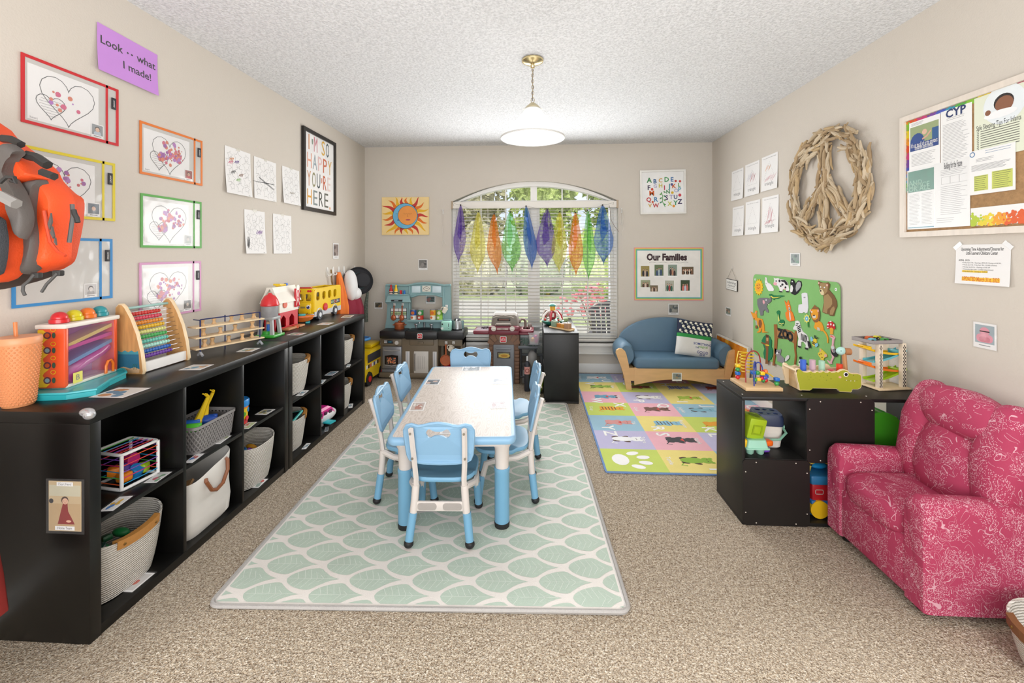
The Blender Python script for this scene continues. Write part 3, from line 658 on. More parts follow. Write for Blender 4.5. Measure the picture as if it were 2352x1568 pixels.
t_ = thing('pink_armchair', 'child size pink paisley upholstered armchair at the right edge of the room', 'armchair', TR(1.34, 1.80, 0))
def arm_mb(yc, wd):
    m = MB(); rings = []
    for x, zt, k in ((0.002, .380, .80), (.010, .400, .95), (.03, .416, 1.), (.2, .412, 1.), (.42, .400, 1.), (.44, .39, .9)):
        r_ = []; hw_ = wd/2*k
        for q in range(0, 13): a = PI*q/12; r_.append((x, yc+hw_*math.cos(a)*1.0, zt-hw_*.75+hw_*.75*math.sin(a)))
        r_ += [(x, yc-hw_, .03), (x, yc+hw_, .03)]; rings.append(r_)
    m.skin(rings, PINK); return m
obj('arm', arm_mb(-.2, .095), t_); obj('arm', arm_mb(.21, .095), t_)
m = MB(); m.box((.22, .005, .135), (.43, .33, .21), PINK, .018, seg=3); obj('base', m, t_)
m = MB(); m.sph((.20, .005, .272), (.215, .165, .062), PINK, 32, 16, e=.45); o = obj('seat_cushion', m, t_)
m = MB()
BT = TR(.33, .005, .30, ry=R(12))
m.sph((.035, .0, .16), (.075, .20, .22), PINK, 28, 20, e=.7, T=BT)
obj('backrest', m, t_)
from mathutils import noise as MN
def tuft(cx, rz_, seed, sc, T_):
    q = MB(T_); q.sph(cx, rz_, PINK, 30, 18, e=.8); C = T_ @ Vector(cx)
    q.v = [tuple(Vector(v)+(Vector(v)-C)*.10*MN.noise(Vector(v)*sc+Vector((seed, 0, 0)))) for v in q.v]; return q
for c_, r_, s_ in (((-.03, -.0, .335), (.085, .17, .095), 1), ((-.02, .155, .20), (.08, .075, .22), 2), ((-.02, -.155, .20), (.08, .075, .22), 3), ((-.028, 0, .13), (.082, .15, .165), 4)): obj('back_pillow', tuft(c_, r_, s_, 9, BT), t_)
for x in (.05, .38):
    for y in (-.18, .19): m = MB(); m.cyl((x, y, 0), (x, y, .032), .02, P('15120f', .5), n=16); obj('foot', m, t_)
# ================================================================ WALL THINGS
PAP, INK, INKL = P('f0eeec', .7, var=.01), P('4a4a4c', .8), P('8f8d90', .8)
SHEEN = clear('ffffff', .04, .14, 'clear_vinyl', .03)
def page(mb, w, h, m, z=0., th=.0006, curl=0.):
    """a sheet of paper as a thin curved slab, bottom slightly away from the wall"""
    n = 8; f = lambda y: z+curl*((h/2-y)/h)**2
    for i in range(n):
        a, b = -h/2+h*i/n, -h/2+h*(i+1)/n
        mb.add([(-w/2, a, f(a)), (w/2, a, f(a)), (w/2, b, f(b)), (-w/2, b, f(b)), (-w/2, a, f(a)+th), (w/2, a, f(a)+th), (w/2, b, f(b)+th), (-w/2, b, f(b)+th)], [(3, 2, 1, 0), (4, 5, 6, 7), (0, 4, 7, 3), (1, 2, 6, 5)]+([(0, 1, 5, 4)] if i == 0 else [])+([(2, 3, 7, 6)] if i == n-1 else []), m)
def bend(mb, k, h, z, curl):
    mb.v[k:] = [(x, y, zz+curl*((h/2-y)/h)**2) for x, y, zz in mb.v[k:]]
def scribble(mb, x, y, w, h, m, n=14, t=.0012, z=.0012, seed=0, slope=.3):
    rd = random.Random(seed); p = []
    for i in range(n): s = 1 if i % 2 else -1; p.append((x+w/2*(-1+2*i/n)*.9+s*w*.18*rd.random()+slope*s*w*.2, y+s*h/2*rd.uniform(.4, 1)))
    mb.line(p, t, z, m)
def splotch(mb, x, y, r, cols, n, z, seed):
    rd = random.Random(seed)
    for i in range(n): a, q = rd.uniform(0, 2*PI), r*rd.random()**.7; mb.disc(x+q*math.cos(a), y+q*math.sin(a)*.8, rd.uniform(.003, .011), z+i*2e-6, P(rd.choice(cols), .7), 8)
# ---- purple sign
T, w, h = wrect('L', 221, 51, 360, 219); T = WT('L', T.translation, .003, R(-1.5)); t_ = thing('purple_paper_sign', 'lilac paper sign with handwritten words above the hanging sleeves', 'sign', T)
m = MB(); page(m, w, h, P('c98fdb', .7, var=.02), curl=.012); obj('paper', m, t_)
m = MB(); k = 0; m.text('Look', -w*.28, h*.17, h*.24, .0012, INK, bold=.012); m.disc(-w*.03, h*.17, h*.022, .0012, INK); m.disc(w*.04, h*.17, h*.022, .0012, INK); m.text('what', w*.29, h*.17, h*.24, .0012, INK, bold=.012); m.text('I made!', w*.13, -h*.15, h*.24, .0012, INK, bold=.012); bend(m, 0, h, 0, .012); obj('lettering', m, t_)['kind'] = 'stuff'
# ---- vinyl sleeves with heart drawings
def face_card(mb, x, y, w, h, z, bgc='8a8f92', skin_='d8b49c', hair='3a2d28', body='b8c4d0'):
    mb.rect(x-w/2, y-h/2, x+w/2, y+h/2, z, PAP); mb.rect(x-w*.44, y-h*.30, x+w*.44, y+h*.44, z+.0002, P(bgc, .7))
    mb.flat(clip(ell(x, y-h*.22, w*.30, h*.22, 12), x-w*.44, y-h*.30, x+w*.44, y+h*.44), z+.0003, P(body, .7)); mb.disc(x, y+h*.12, w*.21, z+.0004, P(hair, .7), 12, ry=h*.2); mb.disc(x, y+h*.08, w*.17, z+.0005, P(skin_, .7), 12, ry=h*.16)
    mb.rect(x-w*.3, y-h*.42, x+w*.3, y-h*.36, z+.0003, INKL)
def sleeve(label, T, w, h, colh, cols, seed, nsp, paper=True, face=None, pen=True):
    t = thing('drawing_sleeve', label, 'picture sleeve', T, 'clear vinyl sleeves with coloured edges')
    cm = P(colh, .5, var=.03); b = .011
    m = MB(); m.prism(rrect(-w/2+.003, -h/2+.003, w/2-.003, h/2-.003, .006), .0, .0008, P('c9c6c0', .35)); obj('backing', m, t)
    m = MB(); xs = w/2-w*.155; m.frame(-w/2, -h/2, w/2, h/2, b, .0, .0034, cm); m.bx((xs, -h/2, 0), (xs+b*.8, h/2, .0034), cm); obj('binding', m, t)
    if paper:
        m = MB(); x0, x1 = -w/2+.02, xs-.03; m.rect(x0, -h/2+.02, x1, h/2-.028, .0012, PAP); hx, hy, s = (x0+x1)/2+w*.03, .004, h*.40
        m.line(heart(hx, hy, s), .0024, .0016, INK, True); m.line(heart(hx-s*.62, hy-s*.42, s*.50), .0024, .0018, INK, True)
        for q in range(7): yy = hy-s*.42+s*.22-q*s*.10; ww = s*.42*(1-abs(q-1.5)*.13); m.line([(hx-s*.62-ww, yy), (hx-s*.62+ww, yy)], .0013, .0017, INKL)
        splotch(m, hx+s*.1, hy, s*.75, cols, nsp, .0019, seed); splotch(m, hx-s*.4, hy-s*.3, s*.3, cols, nsp//2, .0021, seed+1); m.text('heart', x0+.02, -h/2+.027, .012, .0016, INKL); obj('heart_drawing', m, t)
    m = MB(); face_card(m, xs-.036, -h/2+.042, .052, .058, .0023, *(face or ())); obj('photo_card', m, t)
    m = MB(); m.box((w/2-w*.065, h*.22, .0052), (w*.055, .05, .0035), P('2b2b30', .5), .001); m.text('DRAW', w/2-w*.065, h*.22, .010, .0071, PAP, rot=PI/2); obj('pen_label', m, t)
    m = MB(); m.prism(rrect(-w/2+.006, -h/2+.006, w/2-.006, h/2-.006, .006), .0030, .0033, SHEEN); obj('clear_cover', m, t)
    return t
RDS = ['c04a52', 'd0607a', '9a4f9c', 'b070b8', 'd8795a']
T0, w0, h0 = wrect('L', 47, 119, 271, 336); sleeve('clear sleeve with red edge holding a heart drawing, top left of the wall', T0, w0, h0, 'c8262c', ['b06ac0', 'd0507a', 'd8795a'], 11, 9)
T, w, h = wrect('L', 320, 276, 464, 427); sleeve('clear sleeve with orange edge holding a painted heart drawing', T, w, h, 'e07828', RDS, 2, 60, face=('a05850', 'c89a80', '2a2220', 'c04040'))
p1, p2 = aX(262, 376, XL), aX(262, 508, XL); sleeve('clear sleeve with yellow edge, half hidden by the orange backpack', WT('L', Vector((XL, p1.y-w0/2, (p1.z+p2.z)/2)), .002), w0, p1.z-p2.z, 'dcc829', RDS, 3, 26, face=('6c7680', 'd0a890', '30506a', '6a7078'))
p1, p2 = aX(256, 549, XL), aX(256, 684, XL); sleeve('empty clear sleeve with blue edge just above the colourful ball toy', WT('L', Vector((XL, p1.y-w0/2, (p1.z+p2.z)/2)), .002), w0, p1.z-p2.z, '2f86c4', [], 4, 0, paper=False, face=('c9c6c4', 'cfc6c0', '555050', 'a8a4a2'))
T, w, h = wrect('L', 322, 443, 462, 570); sleeve('clear sleeve with green edge holding a heart drawing', T, w, h, '57a544', RDS, 5, 50, face=('b8bab8', 'cfc8c2', '8a8a88', 'a8b0a4'))
T, w, h = wrect('L', 319, 603, 461, 713); sleeve('clear sleeve with pink edge above the wooden abacus', T, w, h, 'd49ac0', RDS, 6, 44, face=('6a6864', 'cfc0b4', '3a3634', '888480'))
# ---- star colouring sheets
SH = [(516, 333, 575, 453, 'star colouring sheet with orange, purple and black scribbles, upper row left'), (583, 358, 634, 464, 'star colouring sheet with one grey pencil scribble, upper row middle'), (648, 380, 687, 473, 'star colouring sheet with a small brown scribble, upper row right beside the framed poster'),
      (561, 480, 608, 582, 'star colouring sheet with purple and black scribbles, lower row left'), (627, 490, 669, 582, 'plain uncoloured star sheet, lower row right')]
for i, (a, b, c, d, l) in enumerate(SH):
    T, w, h = wrect('L', a, b, c, d); t_ = thing('colouring_sheet', l, 'drawing', T, 'star colouring sheets on the left wall'); m = MB(); cu = .014 if i in (0, 2, 3) else .004; page(m, w, h, PAP, curl=cu); obj('paper', m, t_)
    m = MB(); rd = random.Random(i+4)
    for r_ in range(5):
        for c_ in range(3):
            s = w*(.17 if (r_+c_) % 2 else .11); m.line(star(-w*.30+c_*w*.30+rd.uniform(-.03, .03)*w, h*.34-r_*h*.17+rd.uniform(-.02, .02)*h, s, .5, PI/2+rd.uniform(-.3, .3)), .0011, .0010, INK, True)
    if i == 0:
        for x, y, cc in ((-.25, .25, 'e08a3c'), (-.05, .22, '6a3c9a'), (-.2, -.02, '2c2c2c'), (.1, -.05, '8a5a3a'), (-.02, -.17, '8cc46a'), (-.28, .18, 'd8507a')): scribble(m, x*w, y*h, w*.16, h*.09, P(cc, .8), 16, .0018, .0012, i)
    if i == 1:
        for q in range(4): scribble(m, .05*w, -.08*h, w*.6, h*.04, INK, 5, .0013, .0012, q, 2.); m.line([(-w*.3, h*(.04-q*.01)), (w*.38, -h*(.18+q*.012))], .0014, .0012, INK)
    if i == 2: scribble(m, .05*w, -.18*h, w*.3, h*.06, P('7a6a50', .8), 14, .0014, .0012, 2)
    if i == 3: scribble(m, .2*w, -.0*h, w*.3, h*.12, P('8a5aa8', .8), 26, .002, .0012, 3); scribble(m, -.36*w, -.25*h, w*.12, h*.3, INK, 22, .0018, .0012, 4)
    m.text('Stars', w*.38, -h*.48, .008, .0010, INK); bend(m, 0, h, 0, cu); obj('star_print', m, t_)['kind'] = 'stuff'
    m = MB(); m.rect(-.018, h/2-.010, .018, h/2+.008, .0014, clear('f4efe0', .5, .3, 'tape', .05)); obj('tape', m, t_)
# ---- framed poster
T, w, h = wrect('L', 695, 288, 770, 495, .012); T = WT('L', T.translation, .001); t_ = thing('framed_poster', "black framed poster of large multicoloured words on the left wall", 'poster', T)
m = MB(); m.frame(-w/2, -h/2, w/2, h/2, .030, 0, .022, P('231f1c', .4)); obj('frame', m, t_); m = MB(); m.rect(-w/2+.028, -h/2+.028, w/2-.028, h/2-.028, .010, P('f3f1ef', .6)); obj('print', m, t_)
m = MB(); rows = [("I'M SO", .36), ('HAPPY', .12), ("YOU'RE", -.12), ('HERE.', -.36)]; cl = ['e2a57c', '8a9a8c', 'd98c98', 'e0b04a', '4a5c60', 'e8a890', '9aa8b0', 'e9c3c0', 'cf7355', 'e0b05a', 'd9a07a', '8f8a60', '39474a', 'dc9c8a', 'c8623c', 'e8cfc8', 'e0a23c', '8c9694', '55554f', '6a6a60']
ci = 0
for s, y in rows:
    n = len(s); W_ = w*.78; x = -W_/2
    for ch in s:
        if ch == ' ': x += W_/n*.7; continue
        v_, _f = text_geo(ch, 3, .03); gw = max(p[0] for p in v_)-min(p[0] for p in v_); sl = W_/n if ch not in "'." else W_/n*.35
        if ch in "'.": m.text(ch, x+sl/2, y*h*.93-h*.03, .13*h/.62, .0112, P(cl[ci % 20], .7), bold=.03)
        else: m.text(ch, x+sl/2, y*h*.93, h*.27, .0112, P(cl[ci % 20], .7), w=min(sl*.78, sl*.78 if ch != 'I' else sl*.22), bold=.0)
        x += sl+(.35*W_/n/(n-1) if "'" in s or '.' in s else 0); ci += 1
obj('lettering', m, t_)['kind'] = 'stuff'
# ---- small photo cards
def card(name, label, T, w, h, bgc, sub='6a5a48', cap=True, blobs=3, seed=1, group=None, cat='photo card', extra=None, lam=True):
    t = thing(name, label, cat, T, group); m = MB(); m.bx((-w/2, -h/2, 0), (w/2, h/2, .0006), PAP); obj('card', m, t)
    m = MB(); x0, x1, y0, y1 = -w*.42, w*.42, -h*.30 if cap else -h*.42, h*.42; m.rect(x0, y0, x1, y1, .0009, P(bgc, .5)); rd = random.Random(seed)
    for i in range(blobs): cx, cy = rd.uniform(x0, x1)*.7, rd.uniform(y0, y1)*.7; q = clip(ell(cx, cy, w*rd.uniform(.08, .2), h*rd.uniform(.08, .2), 10), x0, y0, x1, y1); len(q) > 2 and m.flat(q, .0010+i*5e-5, P(sub if i % 2 == 0 else (extra or sub), .5))
    if cap: m.rect(-w*.25, -h*.40, w*.25, -h*.37, .0009, INKL)
    obj('photo', m, t)
    if lam: m = MB(); m.rect(-w/2-.006, -h/2-.006, w/2+.006, h/2+.006, .0016, SHEEN); obj('laminate', m, t)
    return t
def wcard(wall, a, b, c, d, label, bgc, sub, extra=None, seed=1, n=4): T, w, h = wrect(wall, a, b, c, d); return card('photo_card', label, T, w, h, bgc, sub, True, n, seed, extra=extra)
wcard('L', 765, 558, 778, 594, 'small photo card on the left wall above the coat hooks', '8a7a74', '5a4a48', 'a09088')
wcard('B', 961, 595, 982, 620, 'small dark photo card on the back wall below the sun canvas', '6a6864', '38383a', '8a8480', 2, 6)
wcard('B', 860, 693, 879, 709, 'small brown photo card on the back wall left of the toy kitchen', '6a6048', '3a3428', '8a6a40', 3, 6)
wcard('B', 978, 679, 1000, 697, 'small photo card seen through the opening of the toy kitchen', '4a6a68', '2a3a3c', '8a5a50', 4, 6)
wcard('B', 1535, 697, 1559, 723, 'small grey photo card on the back wall above the blue sofa', '7d7c76', '4a5258', '9a9890', 5, 6)
wcard('R', 1667, 704, 1679, 727, 'small photo card on the right wall below the hanging corner sign', '6a7a6c', '5a4a40', 'b08a6a', 6, 5)
wcard('R', 1815, 581, 1838, 611, 'small grey photo card on the right wall below the driftwood peace sign', '8c9896', '6a7678', '7a9a88', 7, 6)
T, w, h = wrect('R', 2236, 738, 2289, 806); t_ = card('photo_card', 'photo card of a pink armchair taped above the pink armchair', T, w, h, '9aa8ae', 'd98a98', True, 0, 8)
m = MB(); PK = P('dc8c9c', .5); m.flat(rrect(-w*.22, -.0*h, w*.22, h*.34, .02), .0011, PK); m.flat(rrect(-w*.36, -h*.26, w*.36, h*.06, .015), .0012, PK); m.flat(rrect(-w*.24, -h*.24, w*.24, -h*.04, .01), .0013, P('c9707f', .5)); obj('armchair_picture', m, t_)
# ---- sun and moon canvas: plain generic sun face
T, w, h = wrect('B', 877, 453, 985, 539, .018); t_ = thing('sun_canvas', 'square canvas painted with a red and yellow sun holding a blue crescent moon', 'painting', WT('B', T.translation, .001))
m = MB(); m.bx((-w/2, -h/2, 0), (w/2, h/2, .018), P('f3d596', .7)); obj('canvas', m, t_); m = MB(); s = h*.34; rays = ['c2342c', 'e8b21e', 'e0701e']
for i in range(21):
    a = 2*PI*i/21; L = (.56 if i % 2 else .50)*h; c_, q = math.cos(a), math.sin(a); ra = s*.92; rb = min(L*1.25, abs((w/2-.004)/(c_ or 1e-6)), abs((h/2-.004)/(q or 1e-6))); o = []
    for k in range(8): t = k/7; rr = ra+(rb-ra)*t; wd = .16*(1-t)**.8*s; off = .08*s*math.sin(t*5+i); o.append((rr*c_-(wd+off)*q, rr*q+(wd+off)*c_))
    for k in range(6, -1, -1): t = k/7; rr = ra+(rb-ra)*t; wd = .16*(1-t)**.8*s; off = .08*s*math.sin(t*5+i); o.append((rr*c_-(-wd+off)*q, rr*q+(-wd+off)*c_))
    m.flat(clip(o, -w/2, -h/2, w/2, h/2), .0184, P(rays[i % 3], .6))
m.disc(0, 0, s, .0186, P('23323c', .6), 36); m.disc(0, 0, s*.97, .0188, P('6db3d8', .6), 36); m.disc(s*.17, .05*s, s*.76, .0190, P('23323c', .6), 32); m.disc(s*.18, .05*s, s*.74, .0192, P('ee9a4a', .6), 32)
L_ = P('7a4a28', .6)
for x in (0, .38): m.line([(s*(x-.12+.04*k), s*(.20-.05*math.sin(PI*k/6))) for k in range(7)], .0022, .0195, L_)
m.line([(s*.2, s*.2), (s*.16, -s*.05), (s*.24, -s*.08)], .0022, .0195, L_); m.flat(ell(s*.22, -s*.3, s*.2, s*.06, 12), .0195, P('b04a5a', .6)); m.line([(-s*.75, s*.2), (-s*.62, s*.16), (-s*.52, s*.2)], .002, .0195, P('23323c', .6)); m.flat(ell(-s*.55, -s*.32, s*.09, s*.05, 10), .0195, P('2f6aa8', .6))
obj('painted_sun', m, t_)
# ---- alphabet print with fruit
T, w, h = wrect('B', 1470, 391, 1575, 491, .02); t_ = thing('alphabet_print', 'square white framed alphabet print with coloured letters and fruit', 'picture', WT('B', T.translation, .001, R(.8)))
m = MB(); m.frame(-w/2, -h/2, w/2, h/2, .018, 0, .03, P('f0eee8', .4)); obj('frame', m, t_); m = MB(); m.rect(-w/2+.016, -h/2+.016, w/2-.016, h/2-.016, .012, P('f4f3f1', .6)); obj('print', m, t_)
AL = [('A', -.34, .32, '3f8a4c', 1.5), ('B', -.19, .29, '3f6a9c', 1.3), ('C', -.05, .31, 'd9a23c', 1.2), ('D', .11, .33, '4a9a5c', 1.4), ('E', .25, .33, '4a7ab0', 1.3), ('F', -.35, .12, '3a2a4a', 1.4), ('G', -.19, .16, 'b0a8cc', 1.), ('H', -.05, .17, 'cfc34a', 1.2), ('I', .05, .11, 'c03a5a', 1.4), ('J', .17, .15, '4a9aa0', 1.4), ('K', .30, .15, 'd8622c', 1.3), ('L', .43, .18, '5a9a4a', 1.1),
      ('M', -.28, -.03, 'dc6228', 1.5), ('N', .14, .0, '3f8a4c', 1.1), ('O', .35, .03, 'b4b0d4', 1.1), ('P', .44, .06, '6aa8c0', 1.3), ('Q', -.36, -.2, 'c8323c', 1.3), ('R', -.17, -.2, '4a8ab8', 1.4), ('S', .10, -.16, '3a2a55', 1.4), ('T', .22, -.14, 'a8a0cc', 1.3), ('U', .33, -.14, '3a4a7a', 1.2), ('V', -.33, -.36, 'd9b04a', 1.1), ('W', -.18, -.36, 'c03a3c', 1.2), ('X', .18, -.32, 'c0c828', 1.2), ('Y', .33, -.30, '3f9a6a', 1.4), ('Z', .44, -.27, '3a2a5a', 1.4)]
m = MB(); pw, ph = w-.07, h-.07
for ch, x, y, c, k in AL: m.text(ch, x*pw, y*ph, ph*.125*k, .0132, P(c, .7), bold=.025)
for x, y, c, r_ in ((.34, .29, 'c23a32', .03), (.45, .28, 'c8403a', .03), (-.27, .08, 'cf5040', .035), (.24, .2, '5a5a90', .035), (.25, -.02, 'dcb428', .035), (.44, -.09, 'cc4450', .04), (-.26, -.26, 'cf5a30', .028), (.28, -.38, 'e8983a', .035)): m.disc(x*pw, y*ph, r_*pw, .0134, P(c, .7), 12)
m.line([(-.03*pw, .0), (.0, -.12*ph), (-.01*pw, -.25*ph), (.06*pw, -.4*ph)], .007, .0131, P('5a9a50', .7))     # plain leafy vine
for k in range(7): m.flat(ell((-.05 if k % 2 else .05)*pw, (.0-.055*k)*ph, .035*pw, .018*ph, 10, .6 if k % 2 else -.6), .0133, P(['4a9050', '6aa858', '3a8a60'][k % 3], .7))
obj('letters_and_fruit', m, t_)['kind'] = 'stuff'
# ---- our families board
T, w, h = wrect('B', 1456, 568, 1616, 690); t_ = thing('family_photo_board', 'white board with rainbow border and family photos above the blue sofa', 'board', T)
m = MB(); m.bx((-w/2, -h/2, 0), (w/2, h/2, .004), P('f2efe9', .6)); obj('board', m, t_); m = MB()
for k, c in enumerate(('e89a98', 'edc05c', '7cc07a', '6ab0b8')): a = k*.0085; m.frame(-w/2+a, -h/2+a, w/2-a, h/2-a, .0085, .004, .0052+k*.0002, P(c, .6))
obj('rainbow_border', m, t_); m = MB(); m.text('Our Families', -.02, h*.31, .095, .0046, P('3a2228', .7), w=w*.58, bold=.05); m.line([(-w*.28+w*.56*i/20, h*.215+.004*math.sin(i*1.1)) for i in range(21)], .0016, .0046, P('3a2228', .7)); obj('lettering', m, t_)['kind'] = 'stuff'
PH = [(-.34, .04, .135, .22, '9a8a50', '2a2a30', 'c0a898', 'family'), (-.14, .06, .14, .23, '6a7a58', '3a5070', 'a8b8c0', ''), (.055, .06, .14, .23, '8a9a8c', '3a3030', 'c08a70', ''), (.27, .055, .185, .16, '6a5a40', '7a5a44', 'e8dccb', ''), (-.335, -.19, .15, .15, '9aa080', '5a4030', 'e0c8b8', ''), (-.21, -.28, .12, .13, '7a6a50', 'c8b098', '4a3028', ''), (.01, -.235, .14, .22, 'b8b8a8', '3a6a5a', 'b05050', ''), (.235, -.225, .14, .22, '3a4a30', 'd87a70', 'c8d4e0', '')]
for i, (x, y, a, b, bgc, c1, c2, _) in enumerate(PH):
    q = MB(); a, b = a*w, b*h*1.08; q.bx((x*w-a/2, y*h-b/2, .004), (x*w+a/2, y*h+b/2, .0048), P('f6f5f2', .6)); x0, y0, x1, y1 = x*w-a*.46, y*h-b*.38, x*w+a*.46, y*h+b*.46; q.rect(x0, y0, x1, y1, .005, P(bgc, .6)); rd = random.Random(i)
    for k in range(3 if i != 3 else 5):
        px, py = x0+(x1-x0)*(.28+.22*k if i != 3 else .15+.17*k), y0+(y1-y0)*rd.uniform(.42, .55); hh_ = (y1-y0)*.30
        q.flat(clip(ell(px, py-hh_*.8, a*.12, hh_, 10), x0, y0, x1, y1), .0052, P(c1 if k % 2 == 0 else c2, .6)); q.disc(px, py+hh_*.45, a*.075, .0054, P('4a3228' if k % 2 else '2e2420', .6), 10); q.disc(px, py+hh_*.36, a*.06, .0056, P('d4a890', .6), 10)
    obj('family_photo', q, t_)
# ---- hanging corner sign
T, w, h = wrect('R', 1669, 640, 1694, 669, .006); t_ = thing('corner_sign', 'small white hanging sign with string on a hook by the corner', 'sign', WT('R', T.translation, .004, R(-2)))
m = MB(); m.bx((-w/2, -h/2, 0), (w/2, h/2, .007), P('3a3632', .6)); m.rect(-w/2+.004, -h/2+.004, w/2-.004, h/2-.004, .0073, P('eceae4', .6)); obj('board', m, t_)
m = MB(); m.text('calming', 0, h*.2, .034, .0076, INK, w=w*.8); m.text('corner', 0, -h*.08, .034, .0076, INK, w=w*.66); m.rect(-w*.35, -h*.32, w*.35, -h*.29, .0076, INKL); obj('lettering', m, t_)['kind'] = 'stuff'
m = MB(); m.tube([(-w*.42, h/2, .004), (0, h/2+.10, .006), (w*.42, h/2, .004)], .0012, P('8a8070', .8), 5); obj('string', m, t_); m = MB(); m.tube([(0, h/2+.125, .0), (0, h/2+.10, .002), (.0, h/2+.094, .008), (.004, h/2+.106, .012)], .0022, P('d8d4cc', .4), 6); obj('hook', m, t_)
# ---- triangle tracing sheets
TS = [(1681, 395, 1708, 455, 0, 'triangle tracing sheet without colour, upper row nearest the corner'), (1712, 380, 1745, 444, 1, 'triangle tracing sheet with red and blue crayon, upper row middle'), (1750, 363, 1787, 431, 2, 'triangle tracing sheet with orange and pink crayon, upper row nearest the peace sign'),
      (1683, 477, 1709, 540, 0, 'triangle tracing sheet without colour, lower row nearest the corner'), (1713, 465, 1746, 537, 0, 'triangle tracing sheet without colour, lower row middle'), (1751, 455, 1789, 532, 3, 'triangle tracing sheet with red crayon strokes, lower row nearest the peace sign')]
for i, (a, b, c, d, k, l) in enumerate(TS):
    T, w, h = wrect('R', a, b, c, d); t_ = thing('tracing_sheet', l, 'drawing', T, 'triangle tracing sheets on the right wall'); m = MB(); page(m, w, h, PAP, curl=.008); obj('paper', m, t_)
    m = MB(); A, B, C_ = (0, h*.30), (-w*.34, -h*.17), (w*.34, -h*.17)
    for p, q in ((A, B), (B, C_), (C_, A)):
        for j in range(11): m.disc(p[0]+(q[0]-p[0])*j/11, p[1]+(q[1]-p[1])*j/11, .0018, .0010, INK, 6)
    m.text('triangle', 0, -h*.31, .04, .0010, INKL, w=w*.55); m.text('Trace and color the triangle', 0, h*.43, .01, .0010, INKL, w=w*.8)
    if k == 1: scribble(m, .05*w, .05*h, w*.3, h*.3, P('c03a5a', .8), 12, .002, .0012, 1); scribble(m, -.15*w, .1*h, w*.3, h*.3, P('5a5aa0', .8), 8, .0012, .0012, 2)
    if k == 2: scribble(m, -.1*w, .15*h, w*.3, h*.2, P('e8964a', .8), 12, .002, .0012, 1); scribble(m, .1*w, -.15*h, w*.6, h*.2, P('d86a80', .8), 20, .0012, .0012, 2)
    if k == 3: scribble(m, 0, 0, w*.35, h*.5, P('d85a78', .8), 14, .0016, .0012, 1); scribble(m, .0, -.2*h, w*.5, h*.15, P('c0405a', .8), 14, .0016, .0012, 2)
    bend(m, 0, h, 0, .008); obj('tracing_print', m, t_)['kind'] = 'stuff'
# ---- driftwood peace sign
cT, w, h = wrect('R', 1812, 290, 2005, 569, .05); c0 = on_wall('R', 1898, 430, .03); t_ = thing('driftwood_peace_sign', 'round peace sign made of driftwood sticks on the right wall', 'wall decoration', WT('R', Vector((XR, (aX(1810, 430, XR-.03).y+aX(2007, 430, XR-.03).y)/2, (aX(1905, 288, XR-.03).z+aX(1893, 571, XR-.03).z)/2)), .002))
RO = (aX(1810, 430, XR-.03).y-aX(2007, 430, XR-.03).y)/2; RV = (aX(1905, 288, XR-.03).z-aX(1893, 571, XR-.03).z)/2
DW = [P(c, .85, bump=.5, bscale=30, var=.12, vscale=14, stretch=(1, 1, 1)) for c in ('c2ad8e', 'b39b79', 'cdbb9f', 'a68d6c', 'bda27a')]
rd = random.Random(12)
def stick(mb, p, a, L, r_, z):
    pts = []; bend_ = rd.uniform(-.35, .35); k = 5
    for i in range(k+1): s = -L/2+L*i/k; q = bend_*L*((i/k-.5)**2*2); pts.append((p[0]+s*math.cos(a)-q*math.sin(a), p[1]+s*math.sin(a)+q*math.cos(a), z+rd.uniform(-.003, .003)))
    mb.tube(pts, [r_*x for x in (.55, .95, 1.1, 1., .85, .5)], rd.choice(DW), 7)
ring = MB(); kx, ky = RO*.86, RV*.86
for i in range(340):
    a = rd.uniform(0, 2*PI); q = rd.uniform(.80, 1.14) if i > 70 else rd.uniform(.88, 1.12); lay = .012+.036*(i/340); stick(ring, (kx*q*math.cos(a), ky*q*math.sin(a)), math.atan2(ky*math.cos(a), -kx*math.sin(a))+rd.uniform(-.45, .45), rd.uniform(.07, .16), rd.uniform(.006, .0125), lay)
obj('ring', ring, t_)
for nm, p, q, n in (('upright_bar', (0, ky), (0, -ky), 62), ('diagonal_bar', (0, .05), (-kx*.70, -ky*.66), 46), ('diagonal_bar', (0, .05), (kx*.70, -ky*.66), 46)):
    m = MB(); a = math.atan2(q[1]-p[1], q[0]-p[0]); Lx = math.hypot(q[0]-p[0], q[1]-p[1]); m.tube([(*p, .012), ((p[0]+q[0])/2, (p[1]+q[1])/2, .014), (*q, .012)], .014, DW[3], 8)
    for i in range(n): s = rd.uniform(.06, .95); o = rd.uniform(-.040, .040); stick(m, (p[0]+(q[0]-p[0])*s-o*math.sin(a), p[1]+(q[1]-p[1])*s+o*math.cos(a)), a+rd.uniform(-.22, .22), rd.uniform(.08, .17), rd.uniform(.006, .010), .015+.03*i/n)
    obj(nm, m, t_)
